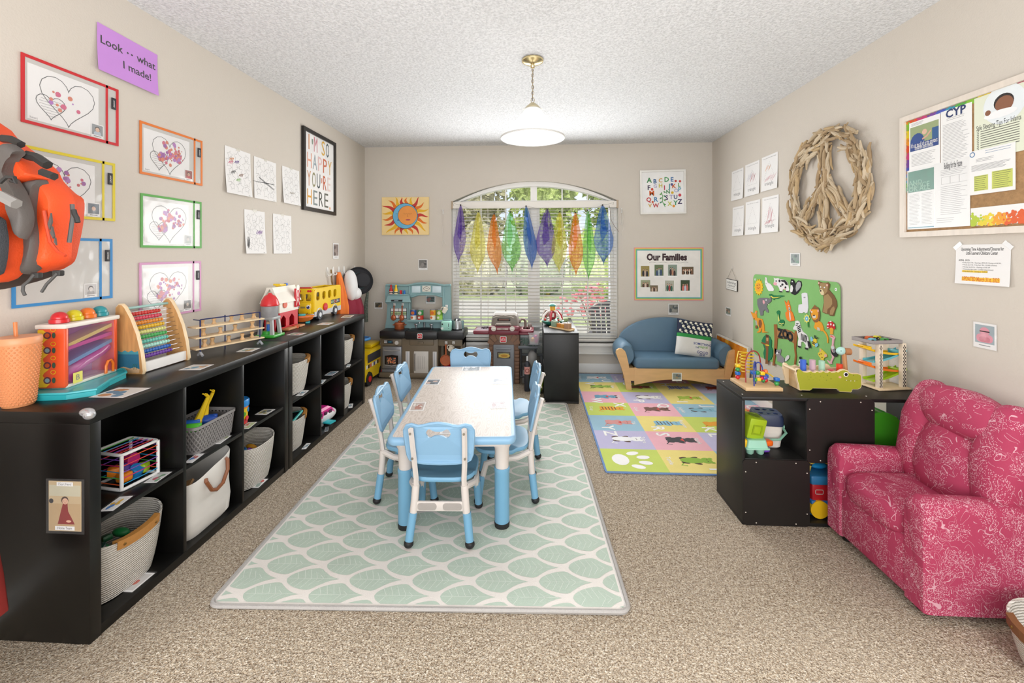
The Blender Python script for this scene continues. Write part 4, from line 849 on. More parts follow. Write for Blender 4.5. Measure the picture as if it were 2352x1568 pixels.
# ---- cork board with papers
TL_, BL_ = aX(2071, 272, XR-.01), aX(2083, 545, XR-.01); w, h = 1.0, TL_.z-BL_.z; cT = WT('R', Vector((XR, TL_.y-w/2, (TL_.z+BL_.z)/2)), .001)
t_ = thing('notice_board', 'large white wood framed cork board full of papers on the right wall', 'notice board', cT); FW = .026
m = MB(); m.bx((-w/2+.01, -h/2+.01, 0), (w/2-.01, h/2-.01, .008), P('a8835a', .9, bump=.5, bscale=120, var=.15, vscale=60)); obj('cork_panel', m, t_)
m = MB(); m.frame(-w/2, -h/2, w/2, h/2, FW, 0, .02, P('e3d8cb', .5, var=.05, stretch=(6, 1, 1))); obj('frame', m, t_)
m = MB(); rd = random.Random(4); x0, x1, y0, y1 = -w/2+FW, w/2-FW, -h/2+FW, h/2-FW
RB = ['8cc23c', 'e8d02c', 'ec9a2c', 'e0522c', 'c8407a', '7a4aa0', '4a5cb8', '3a9ab8', '5cb04a']
def conf(x, y, f): m.disc(x, y, rd.uniform(.004, .008), .0086+rd.random()*.0004, P(RB[int(f*8.99) % 9], .7), 7)
for i in range(420): f = rd.random(); conf(x0+rd.uniform(.004, .034), y1-.01-(h*.55)*f, f)
for i in range(500): f = rd.random(); conf(x0+(x1-x0)*f, y1-rd.uniform(.004, .016), (f*2.2+.3) % 1)
obj('rainbow_edging', m, t_)['kind'] = 'stuff'
def sheet(label, u, v, a, b, z, base='f1f0ee', fn=None, gl=False, name='notice_paper', rot=0.):
    T = cT @ TR(-w/2+u+a/2, h/2-v-b/2, z, rz=rot); t = thing(name, label, 'notice', T, 'papers pinned to the cork board'); q = MB(); q.bx((-a/2, -b/2, 0), (a/2, b/2, .0006), P(base, .6, var=.01)); obj('paper', q, t); q = MB(); fn and fn(q, a, b); obj('printing', q, t)['kind'] = 'stuff'
    if gl: q = MB(); q.rect(-a/2, -b/2, a/2, b/2, .0018, clear('ffffff', .10, .3, 'clear_film', .05)); obj('plastic_cover', q, t)
def lines(q, x0, x1, y0, y1, n, m_=INKL, t=.0013, seed=0, z=.001):
    rd = random.Random(seed)
    for i in range(n): y = y0+(y1-y0)*i/max(1, n-1); q.rect(x0, y-t/2, x0+(x1-x0)*rd.uniform(.7, 1), y+t/2, z, m_)
def f1(q, a, b):
    q.rect(-a*.46, b*.0-b*.07, a*.46, b*.40, .001, P('9aa87a', .6)); q.flat(clip(ell(-a*.22, b*.08, a*.24, b*.18, 16), -a*.46, -b*.07, a*.46, b*.4), .0012, P('2a4a8a', .6)); q.line([(-a*.05, b*.12), (a*.1, b*.16), (a*.22, b*.24)], .008, .0014, P('d8a890', .6)); q.rect(a*.26, b*.0, a*.46, b*.28, .0012, P('2f5a90', .6)); q.disc(a*.02, b*.25, a*.08, .0013, P('e0b8a0', .6))
    q.rect(-a*.46, -b*.07, a*.46, b*.07, .0013, P('2a4486', .6)); q.text("It's up to all of us to protect", 0, b*.035, .03, .0017, PAP, w=a*.86, bold=.008); q.text('children and teens.', 0, -b*.02, .03, .0017, PAP, w=a*.6, bold=.008); lines(q, -a*.42, a*.4, -b*.14, -b*.36, 9, INKL); lines(q, -a*.42, a*.0, b*.47, b*.43, 3, INKL)
def f2(q, a, b): q.text('CYP', 0, b*.42, .05, .001, P('2a3a6a', .6), bold=.03); lines(q, -a*.3, a*.3, b*.34, b*.31, 2); lines(q, -a*.43, a*.43, b*.24, -b*.42, 26, INKL, .0012, 3)
def f3(q, a, b):
    q.disc(a*.12, b*.27, a*.42, .001, P('e8eef0', .6), 28); q.disc(a*.12, b*.30, a*.20, .0013, P('2a2220', .6), 20, ry=b*.13); q.disc(a*.13, b*.27, a*.18, .0014, P('8a5a40', .6), 20, ry=b*.12); q.flat(ell(a*.05, b*.14, a*.34, b*.06, 16), .0015, P('f5f5f5', .6)); q.disc(-a*.2, b*.2, a*.06, .0016, P('8a5a40', .6)); q.text('Safe Sleeping Tips For Infants', 0, -b*.0, .03, .001, INK, w=a*.9)
    for i in range(9): y = -b*.06-i*b*.036; q.line([(-a*.44, y), (-a*.425, y-.004), (-a*.40, y+.006)], .002, .001, INK); q.rect(-a*.36, y-.002, a*.42, y+.001, .001, P('6a6a60', .6))
    q.disc(-a*.36, -b*.44, a*.05, .001, P('6a7a60', .6))
def f4(q, a, b): q.rect(-a*.46, b*.12, a*.46, b*.47, .001, P('2f7f68', .5, var=.15, vscale=30)); q.text('AND', -a*.2, b*.27, .035, .0012, P('8fc0a8', .6)); q.text('JUSTICE', -a*.1, b*.22, .035, .0012, P('8fc0a8', .6)); q.text('FOR ALL', -a*.1, b*.17, .035, .0012, P('8fc0a8', .6)); lines(q, -a*.42, -a*.02, b*.08, -b*.42, 22, INKL, .0011, 5); lines(q, a*.03, a*.42, b*.08, -b*.42, 22, INKL, .0011, 6); q.rect(-a*.46, -b*.48, a*.46, -b*.465, .001, P('4a9ab0', .6))
def f5(q, a, b):
    q.text('Building for the Future', a*.05, b*.43, .04, .001, INK, w=a*.5, bold=.02); lines(q, -a*.3, a*.45, b*.37, b*.30, 4, INKL)
    for i in range(3): q.frame(-a*.28+i*a*.25, b*.16, -a*.28+(i+1)*a*.25, b*.27, .0008, .0009, .001, INKL)
    lines(q, -a*.3, a*.45, b*.12, -b*.30, 16, INKL, .0013, 8); lines(q, -a*.42, a*.1, -b*.36, -b*.42, 3, INKL); 
def f6(q, a, b): q.disc(-a*.38, b*.42, a*.06, .001, P('4a78a8', .6), 18); q.disc(-a*.38, b*.42, a*.042, .0011, PAP, 16); lines(q, -a*.1, a*.45, b*.45, b*.40, 2, P('5a78a8', .6)); lines(q, -a*.3, a*.1, b*.30, b*.24, 3); lines(q, -a*.4, a*.45, b*.16, b*.04, 6); q.rect(-a*.34, -b*.42, -a*.04, -b*.08, .0009, P('c8cf6a', .7)); q.rect(a*.04, -b*.42, a*.45, -b*.04, .0009, P('c8cf6a', .7)); lines(q, -a*.33, -a*.06, -b*.1, -b*.40, 8, INK); lines(q, a*.06, a*.44, -b*.06, -b*.40, 9, INK)
def f7(q, a, b):
    rd = random.Random(9)
    for i in range(260): x = rd.uniform(-.49, .49); y = -.48+abs(rd.gauss(0, .35)); y < .2 and q.disc(x*a, y*b, rd.uniform(.004, .008), .001+rd.random()*.0003, P(['b8cc3c', 'e8d23c', 'eca02c', 'e0602c'][min(3, int((x+.5)*4+rd.random()*.8))], .6), 7)
sheet('cork board flyer with blue band about protecting children and teens', .045, .040, .162, .25, .0095, fn=f1); sheet('cork board letter of close grey lines headed by three blue letters', .210, .038, .140, .25, .0092, fn=f2); sheet('cork board safe sleeping tips sheet with a sleeping baby picture', .360, .030, .185, .26, .0094, 'e4e8d2', f3)
sheet('cork board leaflet with dark green block in the lower left corner', .034, .272, .150, .292, .0100, fn=f4, gl=True); sheet('cork board form with tables headed Building for the Future', .178, .268, .165, .296, .0104, fn=f5, gl=True); sheet('cork board letter with round blue seal and yellow highlighting', .332, .250, .185, .185, .0112, fn=f6); sheet('cork board white strip with rainbow confetti dots along the bottom', .345, .49, .22, .075, .0094, fn=f7); sheet('cork board plain letter at the right edge of the photo', .56, .04, .17, .24, .0092, fn=f2)
T, w, h = wrect('R', 2196, 562, 2322, 659); t_ = thing('schedule_notice', 'white schedule notice with yellow highlighted date taped under the cork board', 'notice', T); m = MB(); page(m, w, h, PAP, curl=.006); obj('paper', m, t_)
m = MB(); m.text('Upcoming Time Adjustments/Closures for', 0, h*.38, .02, .001, INK, w=w*.78, bold=.01); m.text('Little Learners Childcare Center', 0, h*.28, .02, .001, INK, w=w*.58, bold=.01); m.text('APRIL 2025', -w*.33, h*.10, .010, .001, INK, bold=.01)
for i, s in enumerate(('Friday April 11th - Opening at 8:30 AM, Closing at 4:30 PM', 'Monday April 14th - Friday April 18th - CLOSED (Vacation)', 'Monday April 21st - Opening at 9:00 AM', 'Wednesday April 23rd - CLOSED (Appointment)', 'Friday April 25th - Opening at 10:00 AM')):
    y = h*(.04-.055*i); (i == 4) and m.rect(-w*.36, y-.004, w*.12, y+.005, .0008, P('f2cc3c', .7)); m.disc(-w*.36, y, .0012, .001, INK, 6); m.text(s, -w*.34, y, .0075, .001, INK, w=w*(.68, .62, .5, .56, .46)[i], al='l')
m.rect(-w*.36, -h*.42, w*.34, -h*.32, .0008, P('f5c63a', .7)); m.text('UPDATED March 31st, 2025', -w*.01, -h*.37, .026, .001, P('d8742a', .7), w=w*.68, bold=.02); bend(m, 0, h, 0, .006); obj('printing', m, t_)['kind'] = 'stuff'
for sx in (-1, 1): m = MB(); m.prism([(-.02, -.009), (.02, -.009), (.02, .009), (-.02, .009)], .0014, .0017, clear('ffffff', .45, .3, 'tape', .1), T=TR(sx*w*.46, h*.47, 0, rz=sx*-.7+PI/2*0)); obj('tape', m, t_)
# ---- cord cleats beside the window
for (u, v, s, l) in ((1018, 487, -1, 'white blind cord cleat with dangling cord left of the window'), (1427, 484, 1, 'white blind cord cleat with coiled cord right of the window')):
    p = on_wall('B', u, v); t_ = thing('cord_cleat', l, 'cleat', WT('B', p, .001)); m = MB(); m.box((0, 0, .008), (.012, .05, .012), WHT, .004); m.sph((0, .02, .016), (.008, .008, .006), WHT, 10, 6); obj('cleat', m, t_)
    m = MB(); sg = -s
    if s < 0: m.tube([(0, .02, .02), (.004, -.1, .016), (-.006, -.2, .014), (.01, -.30, .012), (.03, -.34, .02), (.055, -.36, .03)], .0018, BW, 6); m.tube([(.0, -.3, .012), (-.01, -.36, .012), (-.02, -.38, .012)], .0018, BW, 6)
    else: m.tube([(.012*math.cos(i*.55)*(1+.2*math.sin(i)), -.07+.085*math.sin(i*.55), .014+.0005*i) for i in range(40)], .0016, BW, 5); m.tube([(.01, -.1, .02), (.015, -.2, .015), (.0, -.23, .015), (.005, -.26, .015)], .0018, BW, 6)
    obj('cord', m, t_)
# ================================================================ LEFT SHELF: ON TOP
TOP = ZS+.0005
RED, YEL, ORA, GRN, BLU, TEAL, PUR, WOOD = P('d8262c', .3, coat=.3), P('f0c81c', .35, coat=.2), P('ee7a22', .35, coat=.2), P('3faa3c', .35, coat=.2), P('2f6fd0', .35, coat=.2), P('2fb4bc', .35, coat=.2), P('7a4ab0', .35, coat=.2), P('e0bd8a', .5, var=.10, vscale=6, stretch=(1, 1, 6))
WOODL = P('ecd3ab', .5, var=.08, vscale=6, stretch=(6, 1, 1)); STL = P('a8a8aa', .25, 1.)
def qcard(label, px, z, bgc, c1, c2, seed, name='picture_card', group='picture cards lying on the black shelves', off=0.):
    """px: near-left, near-right, far-right, far-left corners in the photo, on the plane z"""
    a, b, c, d = [aZ(u, v, z) for u, v in px]; ce = (a+b+c+d)/4; ex = ((b-a)+(c-d))/2; ey = ((d-a)+(c-b))/2; w, h = ex.length, ey.length; ang = math.atan2(ex.y, ex.x)
    ce.x = min(ce.x+off, XF-w/2-.002) if z > .03 and ce.x < -1.3 and ce.y > 1.3 and label.find('table') < 0 else ce.x
    return card(name, label, Matrix.Translation((ce.x, ce.y, z+.0006)) @ Matrix.Rotation(ang if abs(ang) < .5 else 0, 4, 'Z'), w, h, bgc, c1, False, 6, seed, group, extra=c2)
qcard('picture card on the shelf top in front of the ball toy, nearest the camera', [(222, 913), (300, 912), (330, 893), (256, 890)], TOP, 'e4e0d8', 'c88a50', '5a8aa8', 1)
qcard('picture card on the shelf top in front of the abacus', [(415, 851), (462, 849), (490, 838), (440, 837)], TOP, 'd8d4cc', 'd89a5a', '6a9ab0', 2)
qcard('picture card on the shelf top in front of the wire peg rack', [(546, 808), (580, 808), (597, 799), (560, 800)], TOP, 'e0dcd4', '8aa8a0', 'c8a060', 3)
qcard('picture card on the shelf top in front of the toy barn', [(660, 770), (690, 770), (703, 765), (672, 764)], TOP, 'd8c8c0', 'c05a50', '6a8a60', 4)
qcard('picture card on the shelf top in front of the orange boat', [(728, 746), (755, 746), (768, 741), (740, 741)], TOP, 'e4dcd4', 'd8a080', 'a8b0b8', 5)
qcard('picture card on the shelf top in front of the yellow bus, farthest back', [(780, 730), (802, 729), (817, 724), (794, 724)], TOP, 'c8b8a0', '9a8a60', '806850', 6)
# tumbler
t_ = thing('tumbler_cup', 'orange studded tumbler with lid and straw at the left end of the shelf', 'cup', TR(-1.775, 1.385, TOP))
PCH = P('e79a66', .45, bump=0, var=.04); m = MB(); m.lathe([(.038, 0), (.040, .004), (.0545, .215)], PCH, 40)
for r_ in range(24):
    for k in range(26): z = .010+r_*.0085; rr = .040+(.0545-.040)*z/.215; a = 2*PI*(k+(.5 if r_ % 2 else 0))/26; m.sph((rr*math.cos(a), rr*math.sin(a), z), .0034, PCH, 6, 4)
obj('cup_body', m, t_); m = MB(); m.lathe([(.0565, .213), (.0575, .217), (.0575, .232), (.055, .236), (0, .236)], P('eea678', .4), 40); obj('lid', m, t_)
m = MB(); m.cyl((.0, .0, .10), (-.012, .0, .285), .0055, P('e0894e', .4), n=12); obj('straw', m, t_)
# ball drop toy
bT = TR(-1.795, 1.605, TOP, rz=R(9)); t_ = thing('ball_drop_toy', 'orange and purple ball drop tower with four coloured balls and teal tray', 'toy', bT)
OR2 = P('ee5a2c', .35, coat=.2); m = MB(); m.box((0, -.112, .135), (.092, .018, .222), OR2, .006); m.box((0, .112, .135), (.092, .018, .222), OR2, .006); m.box((0, .0, .028), (.092, .23, .012), P('ece4d6', .5), .003); m.bx((-.046, -.11, .03), (-.042, .11, .245), P('b77ab4', .4, var=.15)); obj('tower_frame', m, t_)
m = MB(); m.prism([(-.044, .03)]+[(-.044+.028+.012*math.sin(i*1.15), .03+i*.0105) for i in range(21)]+[(-.044, .24)], 0, .0012, YEL, T=TR(0, -.1205, 0, rx=PI/2))
for i in range(4): m.disc(-.012, .055+i*.055, .013, .0015, P('6a3a4a', .5), 14, T=TR(0, -.1205, 0, rx=PI/2)); m.disc(-.012, .055+i*.055, .008, .0018, P(['8ab0b8', 'd8642c'][i % 2], .5), 12, T=TR(0, -.1205, 0, rx=PI/2)); m.flat(ell(.010, .055+i*.055, .006, .011, 10), .0018, P('3a5a48', .5), TR(0, -.1205, 0, rx=PI/2)); m.line(ell(.008, .085+i*.052, .008, .007, 12), .0022, .0018, YEL, True, TR(0, -.1205, 0, rx=PI/2))
obj('front_sticker', m, t_)
m = MB(); m.box((0, 0, .2515), (.104, .25, .017), P('f1eadf', .4), .004); obj('top_rim', m, t_)
m = MB(); m.bx((.042, -.103, .034), (.044, .103, .243), clear('c888c4', .12, .1, 'purple_tint', .05)); obj('clear_side', m, t_)
for col_, y0, z0, y1, z1 in (('e6d23a', -.1, .17, .1, .215), ('4aa8d0', -.1, .10, .1, .15), ('d02a8a', -.1, .16, .1, .18)):
    m = MB(); m.add([(-.04, y0, z0), (.038, y0, z0), (.038, y1, z1), (-.04, y1, z1), (-.04, y0, z0+.008), (.038, y0, z0+.014), (.038, y1, z1+.014), (-.04, y1, z1+.008)], [(3, 2, 1, 0), (4, 5, 6, 7), (0, 1, 5, 4), (1, 2, 6, 5), (2, 3, 7, 6), (3, 0, 4, 7)], P(col_, .35)); obj('ramp', m, t_)
m = MB(); m.tube([(.02, -.09, .04), (.02, -.07, .075), (.02, -.02, .095), (.02, .05, .115), (.02, .09, .135)], .021, clear('d02a9a', .75, .1, 'pink_plastic', .1), 14); obj('spiral_tube', m, t_)
m = MB(); m.tube([(.05, .055, .03), (.05, .055, .06), (.05, .065, .078), (.05, .08, .08), (.05, .09, .065), (.05, .09, .03)], .005, ORA, 8); obj('arch', m, t_)
m = MB(); m.rect(-.02, -.02, .02, .02, 0, P('ece070', .7), TR(.052, -.075, .052, rx=PI/2, rz=PI/2) @ TR(0, 0, 0, s=(1, 1, 1))); m.text('B', 0, 0, .03, .0005, INKL, T=TR(.0525, -.075, .052, rx=PI/2, rz=PI/2)); obj('sticky_note', m, t_)
m = MB(); tr = [(-.05, -.185), (.10, -.18), (.165, -.14), (.12, -.02), (.10, .09), (.05, .148), (.035, .148), (.03, .13), (-.05, .13)]; m.prism(tr, 0, .022, TEAL); m.tube([(x, y, .022) for x, y in tr], .005, TEAL, 6, closed=True); obj('tray', m, t_)
for i, (mt, nm) in enumerate(((RED, 'red ball'), (P('d8cc1c', .3, coat=.3), 'yellow green ball'), (ORA, 'orange ball'), (P('2a98a0', .3, coat=.3), 'teal ball'))):
    m = MB(TR(.0, -.088+i*.059, .261)); m.lathe([(.027, 0), (.029, .002), (.029, .014), (.026, .016)], mt, 24); m.sph((0, 0, .018), (.0245, .0245, .024), mt, 20, 12); obj('ball', m, t_, nm)
# abacus
t_ = thing('abacus', 'wooden abacus with ten rows of rainbow beads on the black shelf', 'abacus', TR(-1.755, 1.892, TOP))
prof = [(-.055, 0), (.062, 0), (.066, .01), (.056, .09), (.036, .17), (.008, .24), (-.018, .285), (-.030, .297), (-.045, .297), (-.056, .285), (-.058, .24), (-.052, .12)]
TX = Matrix(((1, 0, 0, 0), (0, 0, 1, 0), (0, 1, 0, 0), (0, 0, 0, 1)))
for y in (-.128, .112):
    m = MB(); m.prism(prof, y, y+.016, P('cf9c62', .5, var=.16, vscale=9, stretch=(7, 1, 1)), T=TX, side=WOODL); m.tube([(x, y+.008, z) for x, z in prof], .0075, WOODL, 6, closed=True); sp = obj('side_panel', m, t_)
    if y < 0:
        m = MB(); T5 = Matrix(((1, 0, 0, 0), (0, 0, -1, y-.0002), (0, 1, 0, 0), (0, 0, 0, 1)))
        m.flat([(-.048, .022), (.052, .022), (.048, .085), (-.046, .085)], .0004, P('2f6f8c', .6), T5); m.flat([(-.046, .085), (.048, .085), (.045, .10), (.03, .094), (.015, .102), (0, .094), (-.015, .102), (-.03, .094), (-.046, .1)], .0003, P('4a9aa8', .6), T5); m.flat([(-.048, .022), (-.02, .032), (.01, .024), (.03, .03), (.052, .022), (.05, .006), (-.046, .006)], .0008, P('d8b48a', .6), T5)
        for x in (.025, .032, .04): m.line([(x, .02), (x-.003, .034), (x+.002, .044)], .002, .001, P('2f6a4a', .6), T=T5)
        obj('sea_picture', m, sp)
m = MB(); m.cyl((-.038, -.125, .278), (-.038, .125, .278), .006, P('9fc8c0', .5)); obj('top_bar', m, t_)
m = MB(); m.bx((.045, -.112, .004), (.058, .112, .046), P('f2f0ec', .5)); m.bx((-.05, -.112, .004), (-.042, .112, .26), P('f2f0ec', .5)); obj('white_board', m, t_)
cb = ['c8322c', 'd0425a', 'dc8a2c', 'e0b428', 'dcdc88', '4aaa5a', '6ac0b0', 'a8dccc', '2a62b4', '6a3a9a']
for i in range(10):
    z = .252-.0205*i; x = -.018+.0065*i; m = MB(); m.cyl((x, -.114, z), (x, .114, z), .0013, STL, n=6); rd_ = obj('rod', m, t_); m = MB(); n_ = 10
    for k in range(n_): m.sph((x, -.104+k*.0148, z), (.0092, .0074, .0092), P(cb[i], .3, coat=.3), 12, 8)
    m.sph((x, -.104+n_*.0148, z), (.008, .006, .008), P(cb[i], .4), 6, 4); obj('bead_row', m, rd_)
# wire peg rack
a, b = aZ(460, 818, TOP), aZ(597, 791, TOP); an = math.atan2(b.y-a.y, b.x-a.x); t_ = thing('wire_peg_rack', 'dark blue wire rack with three wooden shelves of spools on the black shelf', 'rack', TR(a.x, a.y, TOP, rz=an)); L = (b-a).length
NV = P('2a3566', .4, .3); m = MB(); H_ = .185
for x in (0, L): m.tube([(x, -.015, .003), (x, .0, .022), (x, 0, H_), (x, .0, H_)], .0035, NV, 6)
m.tube([(0, 0, H_), (L, 0, H_)], .0032, NV, 6); m.tube([(L*.5, .062, 0), (L*.5, .062, H_)], .003, NV, 6); m.tube([(0, 0, H_-.004), (0, .06, H_-.004)], .003, NV, 6)
for x in (0, L):
    for z in (.03, .09, .14): m.tube([(x, 0, z), (x, .06, z)], .0025, NV, 5)
obj('wire_frame', m, t_)
for x in (0, L): m = MB(); m.tube([(x, -.022, .004), (x, 0, .02), (x, .02, .004)], .006, clear('dfe4ea', .6, .1, 'clear_foot', .2), 8); obj('foot', m, t_)
rd = random.Random(2)
for j, z in enumerate((.034, .090, .142)):
    m = MB(); m.bx((-.025, -.012+.0*j, z), (L+.02, .066, z+.007), WOODL, .001); pl = obj('plank', m, t_)
    for k in range((5, 4, 5)[j]):
        x = .02+(L-.04)*k/(4 if j != 1 else 3)+rd.uniform(-.012, .012); s = rd.uniform(1.1, 1.4); m = MB(TR(x, .02+rd.uniform(0, .025), z+.007, s=s)); m.lathe([(.009, 0), (.0095, .004), (.006, .010), (.0055, .016), (.0085, .022), (.008, .027), (0, .029)], P('cfa878', .5, var=.15), 12); obj('spool', m, pl)
# barn with silo
t_ = thing('toy_barn', 'red and white toy barn with a grey silo under a red dome on the shelf', 'toy', TR(-1.655, 2.60, TOP)); WB = P('f2ede0', .4, coat=.1)
m = MB(); m.box((.0, -.0, .009), (.125, .12, .018), GRN, .006); m.cyl((-.02, 0, .018), (-.02, 0, .035), .028, GRN); obj('silo_base', m, t_)
GY = P('a9a9a8', .4)
for x in (-.04, .04):
    for y in (-.04, .04): m = MB(); m.add([(x-.01, y-.008, .018), (x+.01, y-.008, .018), (x+.01, y+.008, .018), (x-.01, y+.008, .018), (x*.8-.008, y*.8-.008, .11), (x*.8+.008, y*.8-.008, .11), (x*.8+.008, y*.8+.008, .11), (x*.8-.008, y*.8+.008, .11)], [(3, 2, 1, 0), (4, 5, 6, 7), (0, 1, 5, 4), (1, 2, 6, 5), (2, 3, 7, 6), (3, 0, 4, 7)], GY); obj('silo_leg', m, t_)
m = MB(); m.box((0, 0, .117), (.088, .088, .018), GY, .004); m.lathe([(.045, .125), (.047, .13), (.047, .195)], P('9a9a9c', .4, var=.08, vscale=40), 28); obj('silo', m, t_); m = MB(); m.lathe([(.052, .193), (.054, .198), (.052, .206), (.046, .228), (.032, .252), (.014, .263), (.008, .272), (0, .274)], RED, 28)
obj('silo_dome', m, t_); m = MB(); m.cyl((-.01, 0, .02), (-.01, 0, .08), .009, BLU, n=12); m.sph((-.01, 0, .085), .012, P('d8b090', .6), 12, 8); obj('silo_figure', m, t_, 'small blue figure between the silo legs')
m = MB(); bx0, bx1, by0, by1 = -.160, -.045, .175, .405
gam = [(bx0, .12), (bx1, .12), (bx1, .19), (bx1-.03, .245), ((bx0+bx1)/2, .275), (bx0+.03, .245), (bx0, .19)]
m.prism(gam, by0, by1, WB, T=TX); obj('barn_upper', m, t_)
m = MB(); rf = [(bx0-.012, .185), (bx0+.024, .256), ((bx0+bx1)/2-.02, .292), ((bx0+bx1)/2+.02, .292), (bx1-.024, .256), (bx1+.012, .185), (bx1+.004, .183), (bx1-.032, .246), ((bx0+bx1)/2, .282), (bx0+.032, .246), (bx0-.004, .183)]; m.prism(rf, by0-.018, by1+.018, WB, T=TX); obj('barn_roof', m, t_)
m = MB(); RB2 = P('d01f2c', .35); hs = [[(by0+.015+.1*k, .02), (by0+.075+.1*k, .02), (by0+.075+.1*k, .075), (by0+.045+.1*k, .10), (by0+.015+.1*k, .075)] for k in (0, 1)]
TYZ = Matrix(((0, 0, 1, bx1-.008), (1, 0, 0, 0), (0, 1, 0, 0), (0, 0, 0, 1))); m.prism([(by0, .0), (by1, .0), (by1, .12), (by0, .12)], 0, .008, RB2, T=TYZ, holes=hs); m.bx((bx0, by0, 0), (bx0+.01, by1, .12), RB2); m.bx((bx0, by1-.01, 0), (bx1, by1, .12), RB2); m.bx((bx0, by0, 0), (bx1-.03, by0+.008, .12), RB2); obj('barn_wall', m, t_)
m = MB(); m.bx((bx1, by0+.175, .14), (bx1+.012, by0+.228, .27), RB2, .002); m.line([(by0+.18, .15), (by0+.224, .26)], .005, .0125, WB, T=TYZ @ TR(0, 0, .008)); m.line([(by0+.224, .15), (by0+.18, .26)], .005, .0125, WB, T=TYZ @ TR(0, 0, .008)); m.disc(by0+.202, .275, .02, .013, WB, 16, T=TYZ @ TR(0, 0, .008)); obj('hay_door', m, t_)
m = MB(); m.cyl((bx1-.0, by0+.06, .17), (bx1+.006, by0+.06, .17), .022, P('e0603c', .4), n=18); obj('round_window', m, t_); m = MB(); m.box((-.10, .28, .300), (.02, .10, .014), YEL, .004); m.box((-.10, .24, .306), (.05, .02, .012), YEL, .004); m.box((-.10, .342, .302), (.02, .02, .016), BLU, .003); obj('weather_vane', m, t_)
m = MB(); m.box((-.015, .24, .008), (.05, .10, .014), P('c98a58', .5), .003); m.box((-.015, .36, .008), (.05, .07, .014), P('c98a58', .5), .003); m.cyl((-.005, .30, .001), (-.005, .30, .018), .018, P('e06a40', .4), n=16); obj('doorstep', m, t_)
# orange boat
t_ = thing('toy_boat', 'orange toy boat with teal feet between the barn and the yellow bus', 'toy', TR(-1.74, 3.10, TOP, rz=R(25))); m = MB(); rg = []
for x, w_, h0, h1 in ((-.085, .012, .03, .055), (-.07, .03, .018, .05), (-.03, .042, .012, .047), (.02, .042, .012, .046), (.06, .03, .018, .05), (.085, .010, .032, .056)): rg.append([(x, -w_, h1), (x, -w_*.6, h0), (x, w_*.6, h0), (x, w_, h1)])
m.skin(rg, P('d8742c', .4), sm=False); obj('hull', m, t_); m = MB(); m.prism([(-.09, 0), (-.07, -.036), (.06, -.036), (.095, 0), (.06, .036), (-.07, .036)], .046, .056, ORA); obj('deck', m, t_); m = MB(); m.box((0, 0, .062), (.07, .045, .012), TEAL, .004); obj('deck_pad', m, t_)
for x in (-.05, .05): m = MB(); m.box((x, 0, .006), (.03, .07, .012), TEAL, .005); obj('foot', m, t_)
# yellow bus
t_ = thing('toy_bus', 'yellow toy school bus with a smiling face on top of the far shelf', 'toy', TR(-1.772, 3.22, TOP)); BY = P('f2c914', .32, coat=.25, var=.03); BG = P('c9c9cb', .4); BW2, BL2 = .072, .45
TYZ2 = Matrix(((0, 0, 1, 0), (1, 0, 0, 0), (0, 1, 0, 0), (0, 0, 0, 1)))
for s in (-1, 1):
    x = s*BW2; hs = [rrect(.030+k*.095, .150, .085+k*.095, .215, .018, 4) for k in range(4)]; m = MB(); m.prism([(.0, .05), (BL2, .05), (BL2, .225), (BL2-.02, .24), (.02, .24), (0, .225)], x-.004, x+.004, BY, T=TYZ2, holes=hs); sd = obj('side', m, t_)
    m = MB(); m.prism([(.0, .028), (BL2, .028), (BL2, .066), (0, .066)], x-.0052, x+.0052, BG, T=TYZ2); obj('lower_trim', m, t_)
m = MB(); TXZ = Matrix(((1, 0, 0, 0), (0, 0, -1, 0), (0, 1, 0, 0), (0, 0, 0, 1))); hs = [rrect(-.055, .150, -.006, .205, .012, 4), rrect(.006, .150, .055, .205, .012, 4)]
m.prism([(-BW2, .05), (BW2, .05), (BW2, .235), (BW2-.012, .247), (-BW2+.012, .247), (-BW2, .235)], -.004, .008, BY, T=TXZ, holes=hs); m.box((0, -.012, .095), (.12, .028, .09), BY, .012); m.box((0, -.004, .04), (.15, .03, .03), BG, .008); fr = obj('front', m, t_)
m = MB(); TF2 = TXZ @ TR(0, 0, .0265)
for s in (-1, 1): m.disc(s*.042, .108, .0165, .0005, P('f5f5f5', .3), 16, T=TF2); m.disc(s*.040, .106, .012, .001, P('2a2f6a', .3), 14, T=TF2); m.disc(s*.036, .112, .004, .0015, P('f5f5f5', .3), 8, T=TF2)
m.line([(.045*math.cos(a), .078+.028*math.sin(a)) for a in [PI+PI*i/12 for i in range(13)]][2:11], .003, .001, P('3a2020', .5), T=TF2); m.flat([(-.022, .058), (.022, .058), (.012, .050), (-.012, .050)], .001, P('c8322c', .4), TF2); m.rect(-.018, .098, .018, .112, .001, P('9a8a50', .5), TF2)
obj('face', m, fr); m = MB()
for x in (-.052, -.034, .034, .052): m.cyl((x, -.009, .228), (x, -.013, .228), .0085, RED, n=14)
m.box((0, .012, .252), (.10, .03, .012), P('c8383c', .35), .004); obj('roof_light', m, fr)
m = MB(); m.prism([(-BW2, .05), (BW2, .05), (BW2, .24), (-BW2, .24)], -BL2-.004, -BL2+.004, BY, T=TXZ); obj('rear', m, t_)
m = MB(); m.bx((-BW2, .0, .050), (BW2, BL2, .056), P('3a3a3c', .6)); m.tube([(BW2-.006, .06, .238), (BW2-.006, BL2-.01, .238), (-BW2+.006, BL2-.01, .238), (-BW2+.006, .06, .238)], .007, BY, 8, closed=True); m.bx((-BW2, 0, .236), (BW2, .07, .246), BY, .004); obj('roof_rim', m, t_)
for k in range(4):
    for s in (-1, 1): m = MB(); m.box((s*.035, .11+k*.085, .11), (.045, .012, .09), P('e0b020', .5), .004); obj('bus_seat', m, t_)
